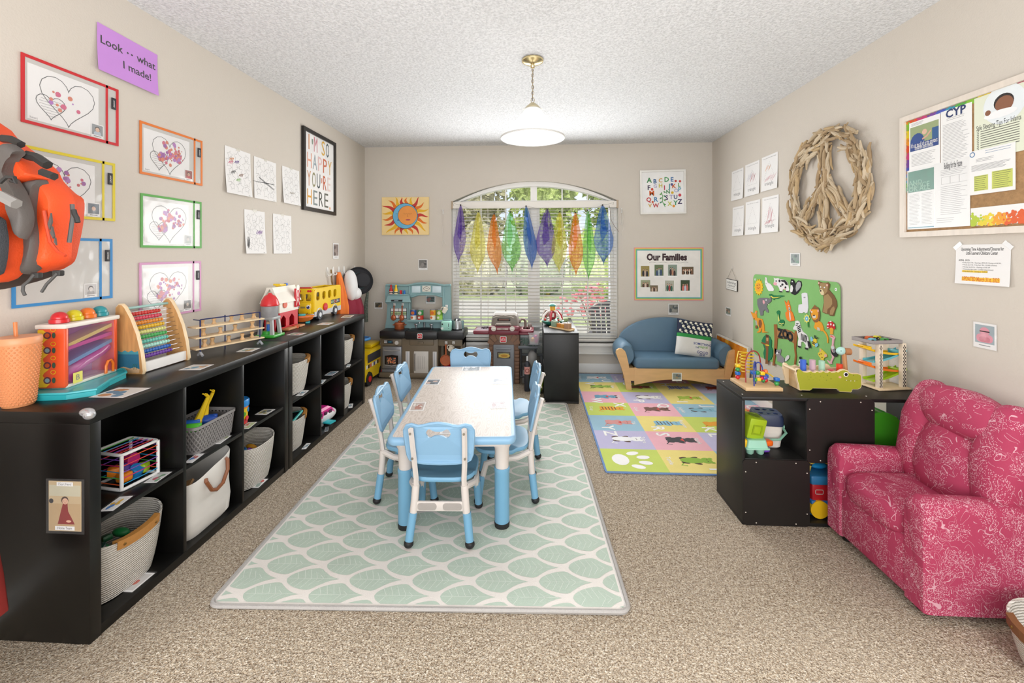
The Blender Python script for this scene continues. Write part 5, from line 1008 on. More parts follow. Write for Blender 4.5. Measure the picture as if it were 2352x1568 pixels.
for y in (.075, .335):
    for s in (-1, 1):
        m = MB(); xx = s*(BW2+.002); m.cyl((xx-s*.014, y, .037), (xx+s*.010, y, .037), .037, P('4a4a4e', .5), n=28); wl = obj('wheel', m, t_); m = MB(); m.cyl((xx+s*.010, y, .037), (xx+s*.013, y, .037), .018, P('e6e6e6', .4), n=20); obj('hubcap', m, wl)
        m = MB(); m.tube([(s*(BW2+.004), y+.046*math.cos(a), .040+.046*math.sin(a)) for a in [PI*i/14 for i in range(15)]], .005, BG, 6); obj('wheel_arch', m, t_)
m = MB(); m.cyl((BW2+.006, .165, .088), (BW2+.014, .165, .088), .031, RED, n=8); m.text('STOP', .165, .088, .02, BW2+.0145, P('e88080', .5), T=TYZ2, w=.045); obj('stop_sign', m, t_)
m = MB(); m.rect(.27, .095, .435, .13, BW2+.0045, P('2a2a2c', .5), TYZ2)
for i, ch in enumerate('ABCDLMNO'): m.text(ch, .283+i*.0198, .1125, .032, BW2+.0052, P(['eae6d8', '7ab05a', 'eae6d8', 'd8605a', 'e08a4a', 'eae6d8', '7aa8d0', 'd8605a'][i], .5), T=TYZ2, bold=.02)
obj('letter_strip', m, t_)
# corner guard
t_ = solo('corner_guard', MB(TR(-1.470, SY1+.006, ZS+.0)).sph((0, 0, .0), (.024, .016, .014), clear('f4f6fa', .35, .05, 'clear_silicone', .35), 14, 8).sph((.012, -.004, -.006), (.018, .016, .016), clear('f4f6fa', .35, .05, 'clear_silicone', .35), 12, 8), 'clear silicone corner guard on the near corner of the black shelf', 'corner guard')
# photo on shelf end
p, q = aY(113, 1103, SY1), aY(188, 1220, SY1); w, h = q.x-p.x, p.z-q.z
T = Matrix(((1, 0, 0, (p.x+q.x)/2), (0, 0, -1, SY1-.001), (0, 1, 0, (p.z+q.z)/2), (0, 0, 0, 1)))
t_ = thing('child_photo', 'laminated photo of a child in red kneeling, on the end panel of the black shelf', 'photo', T); m = MB(); m.bx((-w/2, -h/2, 0), (w/2, h/2, .0006), P('c8b08a', .4)); obj('print', m, t_)
m = MB(); m.rect(-w*.48, -h*.48, w*.48, h*.05, .0008, P('bfa27a', .4)); m.rect(-w*.48, h*.2, w*.48, h*.42, .0008, P('c9c2a8', .4)); m.rect(-w*.25, h*.40, w*.25, h*.48, .001, PAP); m.rect(-w*.3, -h*.48, w*.3, -h*.40, .0012, PAP); m.text('I Start Here!', 0, h*.44, .012, .0012, INK, w=w*.4); m.text('Home Team', 0, -h*.44, .012, .0014, INK, w=w*.44)
m.disc(-w*.42, h*.1, w*.07, .0009, P('2a2a2c', .5), 14); m.flat([(-w*.22, -h*.36), (w*.3, -h*.36), (w*.26, -h*.3), (w*.1, -h*.1), (w*.08, h*.06), (-w*.05, h*.08), (-w*.12, -h*.1)], .001, P('8a2a26', .6)); m.disc(w*.0, h*.12, w*.11, .0011, P('4a3428', .6), 14); m.disc(w*.01, h*.10, w*.09, .0012, P('dfb094', .6), 14)
for x in (-.035, .035): m.disc(w*(.01+x), h*.105, w*.011, .0013, INK, 6)
m.line([(w*-.02, h*.07), (w*.01, h*.063), (w*.04, h*.07)], .0012, .0013, P('8a3a34', .6)); m.flat(ell(w*.12, -h*.3, w*.08, h*.025, 10), .0013, P('dfb094', .6)); obj('picture', m, t_); m = MB(); m.rect(-w/2-.008, -h/2-.008, w/2+.012, h/2+.008, .0020, clear('ffffff', .04, .1, 'laminate_film', .04)); obj('laminate', m, t_)
# ================================================================ LEFT SHELF: INSIDE
CWD = .342; CY1 = [SY1+.038+CWD/2+k*(CWD+.016) for k in range(3)]; CY2 = [SY2+.038+CWD/2+k*(CWD+.016) for k in range(3)]
def ropen(t, co):
    w = t.nodes.new('ShaderNodeTexWave'); w.wave_type = 'BANDS'; w.bands_direction = 'Z'; w.inputs['Scale'].default_value = 38; w.inputs['Distortion'].default_value = 1.2; w.inputs['Detail'].default_value = 1; w.inputs['Detail Scale'].default_value = 4; t.links.new(co, w.inputs['Vector'])
    n = noise(t, co, 160, 2); return mixc(t, w.outputs['Fac'], 'cdc5b9', 'efeae1'), mth(t, 'ADD', w.outputs['Fac'], mth(t, 'MULTIPLY', n, .6))
ROPE = ramp_mat('cotton_rope', ropen, .9, (.8, .006), .1); LEA = P('b9803f', .5, bump=.2, bscale=80)
def basket(T, label, ax, ay, h, handle=None, fill=(), group='cotton rope baskets in the black shelves', wave=.02, hc=LEA):
    """ax, ay: half sizes at the rim"""
    t = thing('rope_basket', label, 'basket', T, group); m = MB(); n = 40
    def ring(k, z, wv=0.): return [(ax*k*math.copysign(abs(math.cos(q))**.7, math.cos(q)), ay*k*math.copysign(abs(math.sin(q))**.7, math.sin(q)), z+wv*abs(math.sin(q))**2) for q in [2*PI*i/n for i in range(n)]]
    out = [(.72, .0, 0), (.78, .004, 0), (.84, h*.2, 0), (.91, h*.5, 0), (.97, h*.8, wave*.5), (1., h-.004, wave), (.985, h, wave), (.95, h-.004, wave), (.92, h*.8, wave*.5), (.86, h*.5, 0), (.78, h*.2, 0), (.70, .012, 0)]
    m.skin([ring(*o) for o in out], ROPE); obj('woven_body', m, t)
    if handle:
        sx, y0, y1 = handle; m = MB(); rr = []
        for i in range(9): y = y0+(y1-y0)*i/8; cx = ax*1.0*max(.1, 1-(abs(y)/ay)**2.857)**.35; z = h+wave*min(1, (abs(y)/ay))**2; rr.append([(sx*(cx-.016), y, z-.022), (sx*(cx-.016), y, z+.004), (sx*(cx+.007), y, z+.004), (sx*(cx+.004), y, z-.028), (sx*(cx+.001), y, z-.028), (sx*(cx+.003), y, z+.001), (sx*(cx-.012), y, z+.001), (sx*(cx-.012), y, z-.022)])
        m.skin(rr, hc, sm=False); hd = obj('leather_handle', m, t)
        for i in (1, 7): y = y0+(y1-y0)*i/8; cx = ax*1.0*max(.1, 1-(abs(y)/ay)**2.857)**.35; m = MB(); m.sph((sx*(cx+.006), y, h-.014+wave*min(1, abs(y)/ay)**2), (.003, .005, .005), P('8a6a3a', .3, .8), 10, 6); obj('rivet', m, hd)
    return t
def bits(T, n, r, cols, seed, label, name='toy_piece', cat='toy', group=None, sz=.03):
    rd = random.Random(seed)
    for i in range(n):
        a = rd.uniform(0, 2*PI); q = rd.random()**.5; c = rd.choice(cols) if isinstance(cols, str) else cols[i % len(cols)]; m = MB(); k = i % 3
        if k == 0: m.sph((0, 0, 0), (sz, sz*.6, sz*.5), P(c, .4), 14, 8)
        elif k == 1: m.box((0, 0, 0), (sz*1.7, sz, sz*.7), P(c, .4), .006)
        else: m.tube([(sz*.9*math.cos(u), sz*.9*math.sin(u), 0) for u in [2*PI*j/14 for j in range(14)]], sz*.3, P(c, .4), 8, closed=True)
        solo(name, m, label, cat, T @ TR(r[0]*q*math.cos(a), r[1]*q*math.sin(a), rd.uniform(-.01, .012), rx=rd.uniform(-.7, .7), ry=rd.uniform(-.7, .7), rz=rd.uniform(0, 3)), group)
MZ = ZM+.0006; LZ = ZL+.0006
# nearest cell, lower: big basket
basket(TR(-1.607, CY1[0], LZ), 'large cream rope basket with tan leather handle in the bottom cell nearest the camera', .125, .160, .205, (1, -.085, .085), wave=.03)
bits(TR(-1.61, CY1[0]-.02, LZ+.165), 9, (.07, .09), ['2a8a4a', 'e0b428', '1c3a30', 'b83a2c', '1e5a34', '2a2a2a'], 3, 'coloured toy piece lying in the large cream rope basket', group='toy pieces in the large rope basket')
qcard('picture card under the large rope basket in the bottom cell', [(262, 1358), (303, 1360), (357, 1316), (318, 1314)], LZ, 'd0ccc8', 'c86a5a', '8a8a88', 8)
# nearest cell, upper: elastic band cube
t_ = thing('elastic_band_cube', 'white toy cube strung with coloured elastic bands in the upper cell nearest the camera', 'toy', TR(-1.600, 1.600, MZ, rz=R(-8))); s = .068; m = MB(); WP = P('efeeec', .4)
for z in (.006, .136): m.tube([(x, y, z) for x, y in rrect(-s, -s, s, s, .012, 3)], .006, WP, 8, closed=True)
for x in (-s, s):
    for y in (-s, s): m.cyl((x, y, .006), (x, y, .136), .006, WP, n=8)
obj('frame', m, t_); bc = ['d85a28', '4ab04a', '2a9ad0', 'c82a6a', '7a4ab0', 'd84040']
for k in range(5):
    z = .026+k*.023; m = MB()
    for sg in (-1, 1): m.cyl((-s, sg*(s+.002), z), (s, sg*(s+.002), z), .0018, P(bc[k], .5), n=6); m.cyl((sg*(s+.002), -s, z), (sg*(s+.002), s, z), .0018, P(bc[(k+2) % 6], .5), n=6)
    m.cyl((-s+.02+k*.024, -s, .139), (-s+.02+k*.024, s, .139), .0018, P(bc[(k+1) % 6], .5), n=6); obj('elastic_band', m, t_)['kind'] = 'stuff'
for i, (x, y, z, c) in enumerate(((.03, -.03, .035, 'f08a1c'), (.02, .02, .03, '2a8ad0'), (.02, .045, .033, 'a8d028'), (-.02, .03, .07, 'c82a7a'), (-.02, -.03, .05, 'f08a1c'), (-.01, .0, .04, '5a3aa0'))): m = MB(); m.lathe([(.022, -.02), (.024, -.018), (.024, .018), (.022, .02)], P(c, .4), 14, TR(x, y, z, ry=.5*i)) if i % 2 else m.box((0, 0, 0), (.04, .04, .035), P(c, .4), .008, T=TR(x, y, z, rz=i)); obj('block', m, t_)
qcard('picture card in front of the elastic band cube, nearer the camera', [(235, 1175), (262, 1172), (303, 1140), (268, 1141)], MZ, 'e4e2de', '3a7ac0', 'e0b030', 9); qcard('picture card in front of the elastic band cube, by the divider', [(330, 1110), (358, 1108), (396, 1084), (366, 1084)], MZ, 'd8d8d6', 'c05060', '6a9a70', 10)
# second cell, upper: grey plastic basket
t_ = thing('plastic_basket', 'grey perforated plastic basket with yellow and blue toys in the upper middle cell', 'basket', TR(-1.565, 1.930, MZ)); GB = P('8f8b89', .5, var=.02)
ax, ay, hh = .085, .13, .125
def rr4(k, z, n=7): return [(x, y, z) for x, y in rrect(-ax*k, -ay*k, ax*k, ay*k, .025*k, n)]
m = MB(); m.skin([rr4(.86, .0), rr4(.87, .012), rr4(.84, .012)], GB); m.skin([rr4(.985, hh-.014), rr4(1.02, hh-.012), rr4(1.02, hh), rr4(.97, hh), rr4(.95, hh-.014)], GB, caps=False)
nx = 0; per = rrect(-ax, -ay, ax, ay, .025, 7); tot = []
Lp = sum(math.dist(per[i-1], per[i]) for i in range(len(per))); N_ = 44
def pat(s):
    s = (s % 1)*Lp
    for i in range(len(per)):
        a, b = per[i], per[(i+1) % len(per)]; d = math.dist(a, b)
        if s <= d: return (a[0]+(b[0]-a[0])*s/d, a[1]+(b[1]-a[1])*s/d)
        s -= d
    return per[0]
rows_ = 7
for j in range(rows_):
    for i in range(N_):
        for dlt in (1, -1):
            z0_, z1_ = .012+j*.014, .012+(j+1)*.014; k0, k1 = .87+.115*z0_/hh, .87+.115*z1_/hh; a = pat((i+(.5 if j % 2 else 0))/N_); b = pat((i+dlt*.5+(.5 if j % 2 else 0))/N_); m.tube([(a[0]*k0, a[1]*k0, z0_), (b[0]*k1, b[1]*k1, z1_)], .0026, GB, 4, caps=False)
obj('lattice_body', m, t_)
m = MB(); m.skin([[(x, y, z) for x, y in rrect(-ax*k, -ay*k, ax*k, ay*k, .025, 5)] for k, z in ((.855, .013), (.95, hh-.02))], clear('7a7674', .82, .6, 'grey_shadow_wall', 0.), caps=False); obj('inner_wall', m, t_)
for i, (c, pts, l) in enumerate((('f0c81c', [(0, 0, 0), (.012, .015, .05), (.03, .02, .10), (.035, .0, .115)], 'yellow giraffe shaped toy standing in the grey plastic basket, nearer the front'), ('f0c81c', [(0, 0, 0), (-.005, .02, .05), (.01, .04, .10), (.02, .03, .112)], 'yellow giraffe shaped toy standing in the grey plastic basket, farther back'))):
    m = MB(); m.tube(pts, [.016, .011, .008, .007], P(c, .4), 8); m.sph((0, -.01, -.01), (.02, .03, .018), P(c, .4), 12, 8)
    for dx in (-.008, .008): m.tube([pts[-1], (pts[-1][0]+dx, pts[-1][1]-.012, pts[-1][2]+.008)], .003, P(c, .4), 5)
    solo('giraffe_toy', m, l, 'toy', TR(-1.565, 1.92+i*.035, MZ+.118))
for x, y, c, l in ((-.02, -.05, '2f6fd0', 'blue toy lying in the grey plastic basket'), (.02, -.09, '5ac83c', 'bright green toy at the near end of the grey plastic basket'), (.01, .02, '2050b0', 'dark blue toy under the giraffe toys in the grey basket')): solo('basket_toy', MB().sph((0, 0, 0), (.05, .035, .022), P(c, .4), 14, 8).box((.02, .01, .01), (.05, .02, .018), P(c, .4), .006), l, 'toy', TR(-1.565+x, 1.93+y, MZ+.105, rz=.4))
qcard('picture card beside the grey plastic basket', [(468, 1021), (502, 1019), (535, 1001), (505, 1001)], MZ, 'c8c6c2', '8a9a60', '6a7a90', 11); qcard('picture card with red and blue shapes below the grey plastic basket', [(428, 1064), (440, 1062), (472, 1042), (445, 1042)], MZ, 'e0dede', 'c85a50', '3a7ac0', 12)
# second cell, lower: canvas bag
t_ = thing('canvas_bag', 'slouchy white canvas storage bag with brown leather handles in the lower middle cell', 'bag', TR(-1.60, CY1[1], LZ)); CV = P('dedad3', .9, bump=1., bscale=9, var=.04); m = MB(); rg = []; from mathutils import noise as MN2
for j, (z, k) in enumerate(((0, .92), (.02, 1.), (.08, 1.03), (.15, 1.0), (.21, 1.02), (.262, 1.03), (.268, 1.02), (.262, .99), (.2, .95), (.1, .93))):
    r_ = []
    for i in range(44):
        q = 2*PI*i/44; x = .124*k*math.copysign(abs(math.cos(q))**.4, math.cos(q)); y = .138*k*math.copysign(abs(math.sin(q))**.4, math.sin(q)); nn = MN2.noise(Vector((x*14, y*14, z*16)))*.016*(1 if z < .25 else .5); zz = z+(.028*(y/.138) if z > .18 else 0); r_.append((x*(1+nn*5), y*(1+nn*3), zz+(nn if z > .05 else 0)))
    rg.append(r_)
m.skin(rg, CV); obj('bag_body', m, t_)
m = MB(); m.tube([(.128, -.05, .235), (.134, -.055, .225), (.140, -.03, .175), (.141, .0, .16), (.140, .04, .17), (.137, .075, .215), (.134, .078, .262), (.126, .075, .27)], .008, P('8a5230', .5), 6); obj('leather_strap', m, t_); m = MB(); m.tube([(-.130, -.05, .235), (-.136, .01, .2), (-.130, .07, .255)], .007, P('8a5230', .5), 6); obj('leather_strap', m, t_)
for x, y, a in ((-.05, -.06, .3), (.02, -.08, -.4)): solo('cardboard_piece', MB().box((0, 0, 0), (.12, .08, .01), P('b58a5c', .8), .001), 'brown cardboard piece inside the white canvas bag', 'cardboard', TR(-1.6+x, CY1[1]+y, LZ+.19, rx=.5, ry=a), 'cardboard pieces in the canvas bag')
# third cell, upper: bucket
t_ = thing('toy_bucket', 'round toy bucket with blue lid and yellow and red picture sides', 'bucket', TR(-1.555, 2.165, MZ)); m = MB(); m.lathe([(.044, 0), (.046, .004), (.050, .095)], P('f2cf1e', .4), 28); m.lathe([(.0464, .002), (.0474, .028)], P('d8383c', .4), 28); m.lathe([(.0505, .082), (.0508, .092)], P('ee8a2c', .4), 28); obj('bucket_body', m, t_)
m = MB(); m.lathe([(.0535, .092), (.055, .096), (.055, .122), (.052, .127), (.048, .122), (0, .122)], P('2f8fdc', .35, coat=.2), 28); obj('lid', m, t_)
m = MB()
for a, z, c in ((-.9, .045, 'd8383c'), (-.35, .055, '5ab03c'), (.1, .03, 'd8383c'), (.4, .07, '3a8ad0')): m.cyl((.0475*math.cos(a), .0475*math.sin(a), z), (.0515*math.cos(a), .0515*math.sin(a), z), .012, P(c, .4), n=12)
obj('picture_dot', m, t_)['kind'] = 'stuff'
qcard('picture card beside the bucket with the blue lid', [(586, 952), (612, 953), (632, 940), (606, 940)], MZ, 'c8c4b8', 'a89a3c', '4a5a60', 13); qcard('green edged picture card below the bucket with the blue lid', [(560, 986), (578, 984), (596, 970), (572, 970)], MZ, 'b8c890', 'c87a60', 'e0e0d8', 14)
basket(TR(-1.58, CY1[2]+.01, LZ), 'cream rope basket without visible handle in the bottom cell of the near unit', .115, .150, .215, None, wave=.02); bits(TR(-1.58, CY1[2], LZ+.15), 5, (.05, .08), ['e8a01c', '8a4ab0', '3a8ad0'], 5, 'toy piece lying in the handleless rope basket', group='toy pieces in the handleless rope basket')
qcard('picture card with red shapes before the handleless rope basket', [(565, 1120), (592, 1120), (617, 1100), (590, 1100)], LZ, 'e4e0dc', 'c8524a', '8a9a90', 15)
# far unit
basket(TR(-1.60, CY2[0]-.01, MZ), 'cream rope basket with leather handle, upper cell, far unit, nearest the camera', .125, .148, .205, (1, .045, .135), wave=.012); basket(TR(-1.60, CY2[0]-.02, LZ), 'cream rope basket holding a teal tablet toy in the lower cell of the far unit', .115, .125, .20, (1, .045, .118), wave=.02)
t_ = thing('toy_tablet', 'teal edged toy tablet sticking out of a rope basket', 'toy', TR(-1.55, CY2[0]-.035, LZ+.195, rx=R(12), ry=R(-14))); m = MB(); m.box((0, 0, 0), (.10, .15, .012), P('48b8ae', .4), .005); obj('case', m, t_); m = MB(); m.rect(-.04, -.06, .04, .06, .0065, P('1c2224', .2)); obj('screen', m, t_)
basket(TR(-1.60, CY2[2]-.01, MZ), 'cream rope basket with orange toys in the upper cell at the far end', .120, .135, .20, (1, .04, .125), wave=.012); bits(TR(-1.60, CY2[2]-.02, MZ+.18), 6, (.06, .07), ['e8641c', 'f0902c', 'd8402c', 'b8b4b0'], 9, 'orange or grey toy piece in the far upper rope basket', group='toy pieces in the far upper rope basket')
basket(TR(-1.60, CY2[2]-.02, LZ), 'cream rope basket with leather handle in the lower cell at the far end', .110, .12, .20, (1, .03, .112), wave=.012)
solo('purple_toy', MB().sph((0, 0, .025), (.03, .03, .027), P('cfc4e4', .5), 16, 10).box((.02, 0, .03), (.025, .02, .02), P('7a5ab0', .5), .005), 'small lilac toy in the upper middle cell of the far unit', 'toy', TR(-1.56, CY2[1]-.085, MZ))
t_ = thing('toy_aeroplane', 'pink and white toy aeroplane with a rounded nose in the lower middle cell', 'toy', TR(-1.55, CY2[1]+.015, LZ, rz=R(90-12))); WPL = P('e9e6e6', .35, coat=.2); MG = P('e02a90', .35, coat=.2)
m = MB(); m.sph((0, 0, .055), (.135, .055, .045), WPL, 24, 14, e=.9); obj('fuselage', m, t_); m = MB(); m.skin([[(x, y*k, z) for x, y, z in ((-.10, -.05, 0), (.06, -.05, 0), (.06, .05, 0), (-.10, .05, 0))] and [(x, y, z) for x, y, z in rr_] for k, rr_ in ((1, [(-.10, -.052, .065), (.085, -.045, .065), (.085, .045, .065), (-.10, .052, .065)]), (.8, [(-.10, -.045, .11), (.055, -.036, .11), (.055, .036, .11), (-.10, .045, .11)]), (.5, [(-.08, -.03, .125), (.03, -.025, .125), (.03, .025, .125), (-.08, .03, .125)]))], MG, sm=False); obj('cabin_cover', m, t_)
m = MB()
for i in range(3):
    for s in (-1, 1): m.box((-.07+i*.05, s*.047, .088), (.03, .008, .024), P('5a2a4a', .3), .004)
obj('cabin_window', m, t_)['kind'] = 'stuff'; m = MB(); m.box((-.02, 0, .03), (.06, .22, .012), P('2fb4bc', .4), .004); obj('wing', m, t_); m = MB(); m.box((-.05, -.03, .012), (.04, .02, .024), P('c8c8ca', .4), .006); m.box((-.05, .03, .012), (.04, .02, .024), P('c8c8ca', .4), .006); obj('landing_gear', m, t_)
for i, (l, px, z) in enumerate((('picture card before the rope basket in the upper near cell of the far unit', [(700, 910), (716, 909), (733, 897), (718, 897)], MZ), ('picture card in the upper middle cell of the far unit, nearer the camera', [(740, 882), (750, 881), (763, 872), (752, 872)], MZ), ('dark picture card in the upper middle cell of the far unit', [(743, 862), (762, 862), (780, 853), (762, 853)], MZ), ('picture card before the teal tablet basket', [(690, 1032), (700, 1031), (716, 1018), (706, 1018)], LZ), ('dark picture card beside the pink toy aeroplane', [(741, 992), (748, 990), (760, 980), (752, 980)], LZ), ('picture card before the lowest far rope basket', [(795, 938), (804, 936), (816, 927), (806, 927)], LZ), ('picture card before the upper far rope basket', [(800, 844), (808, 843), (816, 837), (808, 837)], MZ))): qcard(l, px, z, ['d8d8d6', 'e0e0de', '6a707a', 'e0e0de', '5a6068', 'dcdad6', 'e0e0de'][i], '8a8a90', '5a8a9a', 20+i)
# ================================================================ WALL HOOKS AND CLOTHES, BACKPACK
def hookthing(u, v, l):
    p = aX(u, v, XL); t = thing('wall_hook', l, 'hook', WT('L', p, .001)); m = MB(); m.flat(ell(0, 0, .016, .045, 20), .002, WHT); m.prism(ell(0, 0, .016, .045, 20), 0, .006, WHT); obj('plate', m, t); m = MB(); m.tube([(0, -.02, .006), (0, -.032, .02), (0, -.028, .034), (0, -.012, .038)], .006, WHT, 8); obj('prong', m, t); return p
HP = [hookthing(u, v, l) for u, v, l in ((751, 625, 'white wall hook nearest the camera, holding thin beads'), (764, 623, 'white wall hook above the orange jacket'), (777, 622, 'white wall hook above the maroon jacket'), (789, 621, 'white wall hook above the white cap'), (814, 620, 'white wall hook above the black hat'))]
def drape(y, z0, z1, w0, w1, dx, mt, seed, top=.03):
    m = MB(); rg = []; N1 = 12
    for j in range(N1+1):
        f = j/N1; z = z0+(z1-z0)*f; w_ = w0+(w1-w0)*min(1, f*1.6)**.8; d_ = top+dx*min(1, f*2)**.7; r_ = []
        for i in range(28): q = 2*PI*i/28; wob = 1+.16*math.sin(5*q+seed+f*2)*min(1, f*3)+.06*math.sin(9*q+seed*2); r_.append((XL+.012+d_*.5+d_*.5*math.cos(q)*wob, y+w_*.5*math.sin(q)*wob, z))
        rg.append(r_)
    m.skin(rg, mt); return m
OJ, MJ = P('f07a28', .7, bump=.2, bscale=30), P('8a2038', .8, bump=.2, bscale=30)
solo('orange_jacket', drape(HP[1].y+.06, 1.10, .45, .05, .13, .075, OJ, 1), 'bright orange jacket hanging on a wall hook behind the yellow bus', 'jacket'); solo('maroon_jacket', drape(HP[2].y+.14, 1.09, .40, .06, .26, .13, MJ, 2), 'maroon jacket hanging beside the orange jacket', 'jacket')
q_ = aX(806, 655, XL+.10); m = MB(TR(q_.x, q_.y, q_.z, rx=R(12))); m.sph((0, 0, 0), (.055, .08, .15), P('e9e7e6', .8, bump=.3, bscale=20), 20, 14, e=.9); m.sph((.02, .05, -.10), (.05, .07, .06), P('e9e7e6', .8), 16, 10); solo('white_cap', m, 'white cap hanging over the maroon jacket', 'hat')
p = HP[4]; t_ = thing('black_hat', 'black felt hat with patterned band hanging on the last wall hook', 'hat', Matrix.Translation(aX(823, 645, XL+.09)) @ Matrix.Rotation(R(-38), 4, 'Z') @ Matrix.Rotation(R(80), 4, 'Y')); BH = P('26262a', .85, bump=.1, bscale=100)
m = MB(); m.lathe([(.0, 0), (.08, 0), (.12, .002), (.135, .010), (.14, .02), (.136, .024), (.12, .009), (.075, .007), (0, .007)], BH, 36, ay=1.1); obj('brim', m, t_); m = MB(); m.lathe([(.078, .004), (.077, .06), (.068, .095), (.045, .108), (0, .104)], BH, 30, ay=1.1); obj('crown', m, t_); m = MB(); m.lathe([(.080, .008), (.080, .032)], P('4a7a80', .8, var=.4, vscale=90), 30, ay=1.15); obj('hat_band', m, t_)
m = MB(); m.tube([(XL+.06, p.y+.06, 1.03), (XL+.09, p.y+.12, .86), (XL+.08, p.y+.10, .72), (XL+.08, p.y+.11, .55)], [.012, .014, .022, .02], P('6a7268', .9, var=.4, vscale=60), 8); solo('patterned_strap', m, 'grey green patterned strap hanging below the black hat', 'strap')
m = MB(); y = HP[0].y; m.tube([(XL+.035, y+.01, 1.13), (XL+.03, y+.04, 1.03), (XL+.03, y+.05, .95), (XL+.03, y+.02, 1.03), (XL+.035, y, 1.13)], .004, P('8a6a3a', .5), 6); solo('bead_strand', m, 'brown bead strand hanging on the first wall hook', 'beads')
# backpack: modelled round a frame that hangs from the wall by the left picture edge
t_ = thing('orange_backpack', 'orange and grey hiking backpack hanging at the left edge of the room', 'backpack', TR(-1.46, 1.0, 1.36))
BPO, BPG, BPB = P('e8501c', .6, bump=.25, bscale=220, var=.05), P('5a5450', .65, bump=.2, bscale=200), P('2a2826', .6)
OX = Matrix(((1, 0, 0, -1.46), (0, 1, 0, 1.0), (0, 0, 1, 1.36), (0, 0, 0, 1))).inverted()
def bp(u, v, y): p = aY(u, v, y); return OX @ p
def px4(l, y): return [bp(u/3.92, 280+v/3.92, y) for u, v in l]
def cr_(a, b, c, d, t): return .5*((2*b)+(-a+c)*t+(2*a-5*b+4*c-d)*t*t+(-a+3*b-3*c+d)*t**3)
def pod(l, y0, y1, mt, inset=.82, n=6):
    """a rounded bag panel: outline traced at y0 (towards the camera), swelling and closing at y1"""
    P0 = px4([(cr_(l[i-1][0], l[i][0], l[(i+1) % len(l)][0], l[(i+2) % len(l)][0], f), cr_(l[i-1][1], l[i][1], l[(i+1) % len(l)][1], l[(i+2) % len(l)][1], f)) for i in range(len(l)) for f in (0, .33, .66)], y0+(y1-y0)*.85); c = sum(P0, Vector())/len(P0); rg = []
    for f, k in (((0, .62), (.06, .82), (.2, .93), (.45, .985), (.85, 1.0), (.97, .93), (1, .8)) if y1-y0 > .15 else ((0, .84), (.08, .91), (.3, .965), (.6, .99), (.85, 1.0), (1, .97))): rg.append([Vector((c.x+(p.x-c.x)*k, y0-1.0+(y1-y0)*f, c.z+(p.z-c.z)*k)) for p in P0])
    m = MB(); m.skin(rg[::1], mt); return m
main = [(-330, 60), (-60, -20), (60, 90), (200, 200), (430, 380), (500, 500), (620, 620), (700, 680), (705, 820), (690, 950), (660, 1100), (610, 1290), (500, 1340), (330, 1350), (120, 1430), (-60, 1490), (-330, 1500)]
obj('main_bag', pod(main, 1.05, 1.27, BPO), t_)
side = [(415, 520), (490, 490), (580, 580), (640, 680), (650, 780), (640, 900), (620, 1100), (600, 1260), (480, 1330), (350, 1345), (410, 1100), (395, 850), (400, 650)]
obj('front_pocket', pod(side, 1.03, 1.09, BPO), t_)
grey = [(235, 580), (415, 520), (405, 650), (390, 850), (415, 1090), (350, 1340), (215, 1350), (235, 1150), (240, 1000), (250, 820)]
obj('grey_panel', pod(grey, 1.012, 1.05, BPG), t_)
fl = [(120, 440), (150, 340), (230, 275), (300, 340), (380, 450), (420, 515), (235, 580), (170, 520)]
obj('top_flap', pod(fl, 1.0, 1.05, BPO), t_)
st = [(20, 300), (100, 195), (215, 265), (160, 330), (120, 450), (185, 560), (250, 680), (300, 880), (245, 1060), (210, 960), (160, 830), (140, 680), (60, 500)]
obj('shoulder_strap', pod(st, .975, 1.005, BPG), t_)
lo = [(-300, 600), (20, 700), (100, 740), (180, 860), (240, 1060), (225, 1270), (120, 1420), (-40, 1450), (-300, 1480)]
obj('side_body', pod(lo, .96, 1.03, BPO), t_)
obj('mesh_pocket', pod([(-300, 830), (0, 850), (50, 960), (65, 1100), (40, 1300), (-20, 1390), (-300, 1390)], .935, .965, P('3a3c40', .8, bump=.5, bscale=400)), t_)
m = MB(); m.tube(px4([(-300, 560), (0, 660), (150, 740)], .92), .012, P('8a8682', .7), 6); obj('webbing_strap', m, t_)
m = MB(); m.tube(px4([(650, 740), (655, 850), (640, 960), (622, 1085)], 1.022), .0045, P('4a4644', .5), 6); zp = obj('zip', m, t_); m = MB(); m.tube(px4([(662, 790), (672, 830), (690, 860), (700, 905)], 1.012), .0055, BPB, 6); obj('zip_pull', m, zp)
for q in ([(470, 820), (478, 900), (460, 970), (445, 920)], [(480, 940), (500, 1030), (490, 1050), (465, 1000)], [(508, 1040), (518, 1110), (498, 1080)]):
    A = px4(q, 1.024); c = sum(A, Vector())/len(A); m = MB(); m.skin([[Vector((p.x, c.y+.0, p.z)) for p in A], [Vector((p.x, c.y-.004, p.z)) for p in A]], BPG, sm=False); obj('logo_mark', m, t_)
m = MB(); m.tube(px4([(395, 800), (420, 950), (450, 1080), (520, 1170), (590, 1205)], 1.022), .004, P('c8401a', .6), 6); obj('seam_piping', m, t_)
obj('bottom_panel', pod([(-100, 1480), (120, 1430), (330, 1352), (500, 1342), (520, 1350), (380, 1400), (230, 1450), (60, 1490), (-100, 1520)], .98, 1.16, BPB), t_)
for a, b in (((330, 1380), [(310, 1370), (260, 1430), (210, 1470), (205, 1520), (225, 1560)]), ((525, 1360), [(520, 1360), (470, 1410), (420, 1460), (375, 1530)])):
    m = MB(); c = bp(a[0]/3.92, 280+a[1]/3.92, .99); m.box(c, (.022, .012, .014), BPB, .003); obj('buckle', m, t_); m = MB(); m.tube(px4(b, .985), .0035, P('4a4846', .7), 6); obj('hanging_strap', m, t_)
m = MB(); m.tube(px4([(0, 545), (60, 495), (130, 500), (140, 545), (100, 530)], .93), .0045, BPB, 6); obj('strap_loop', m, t_)
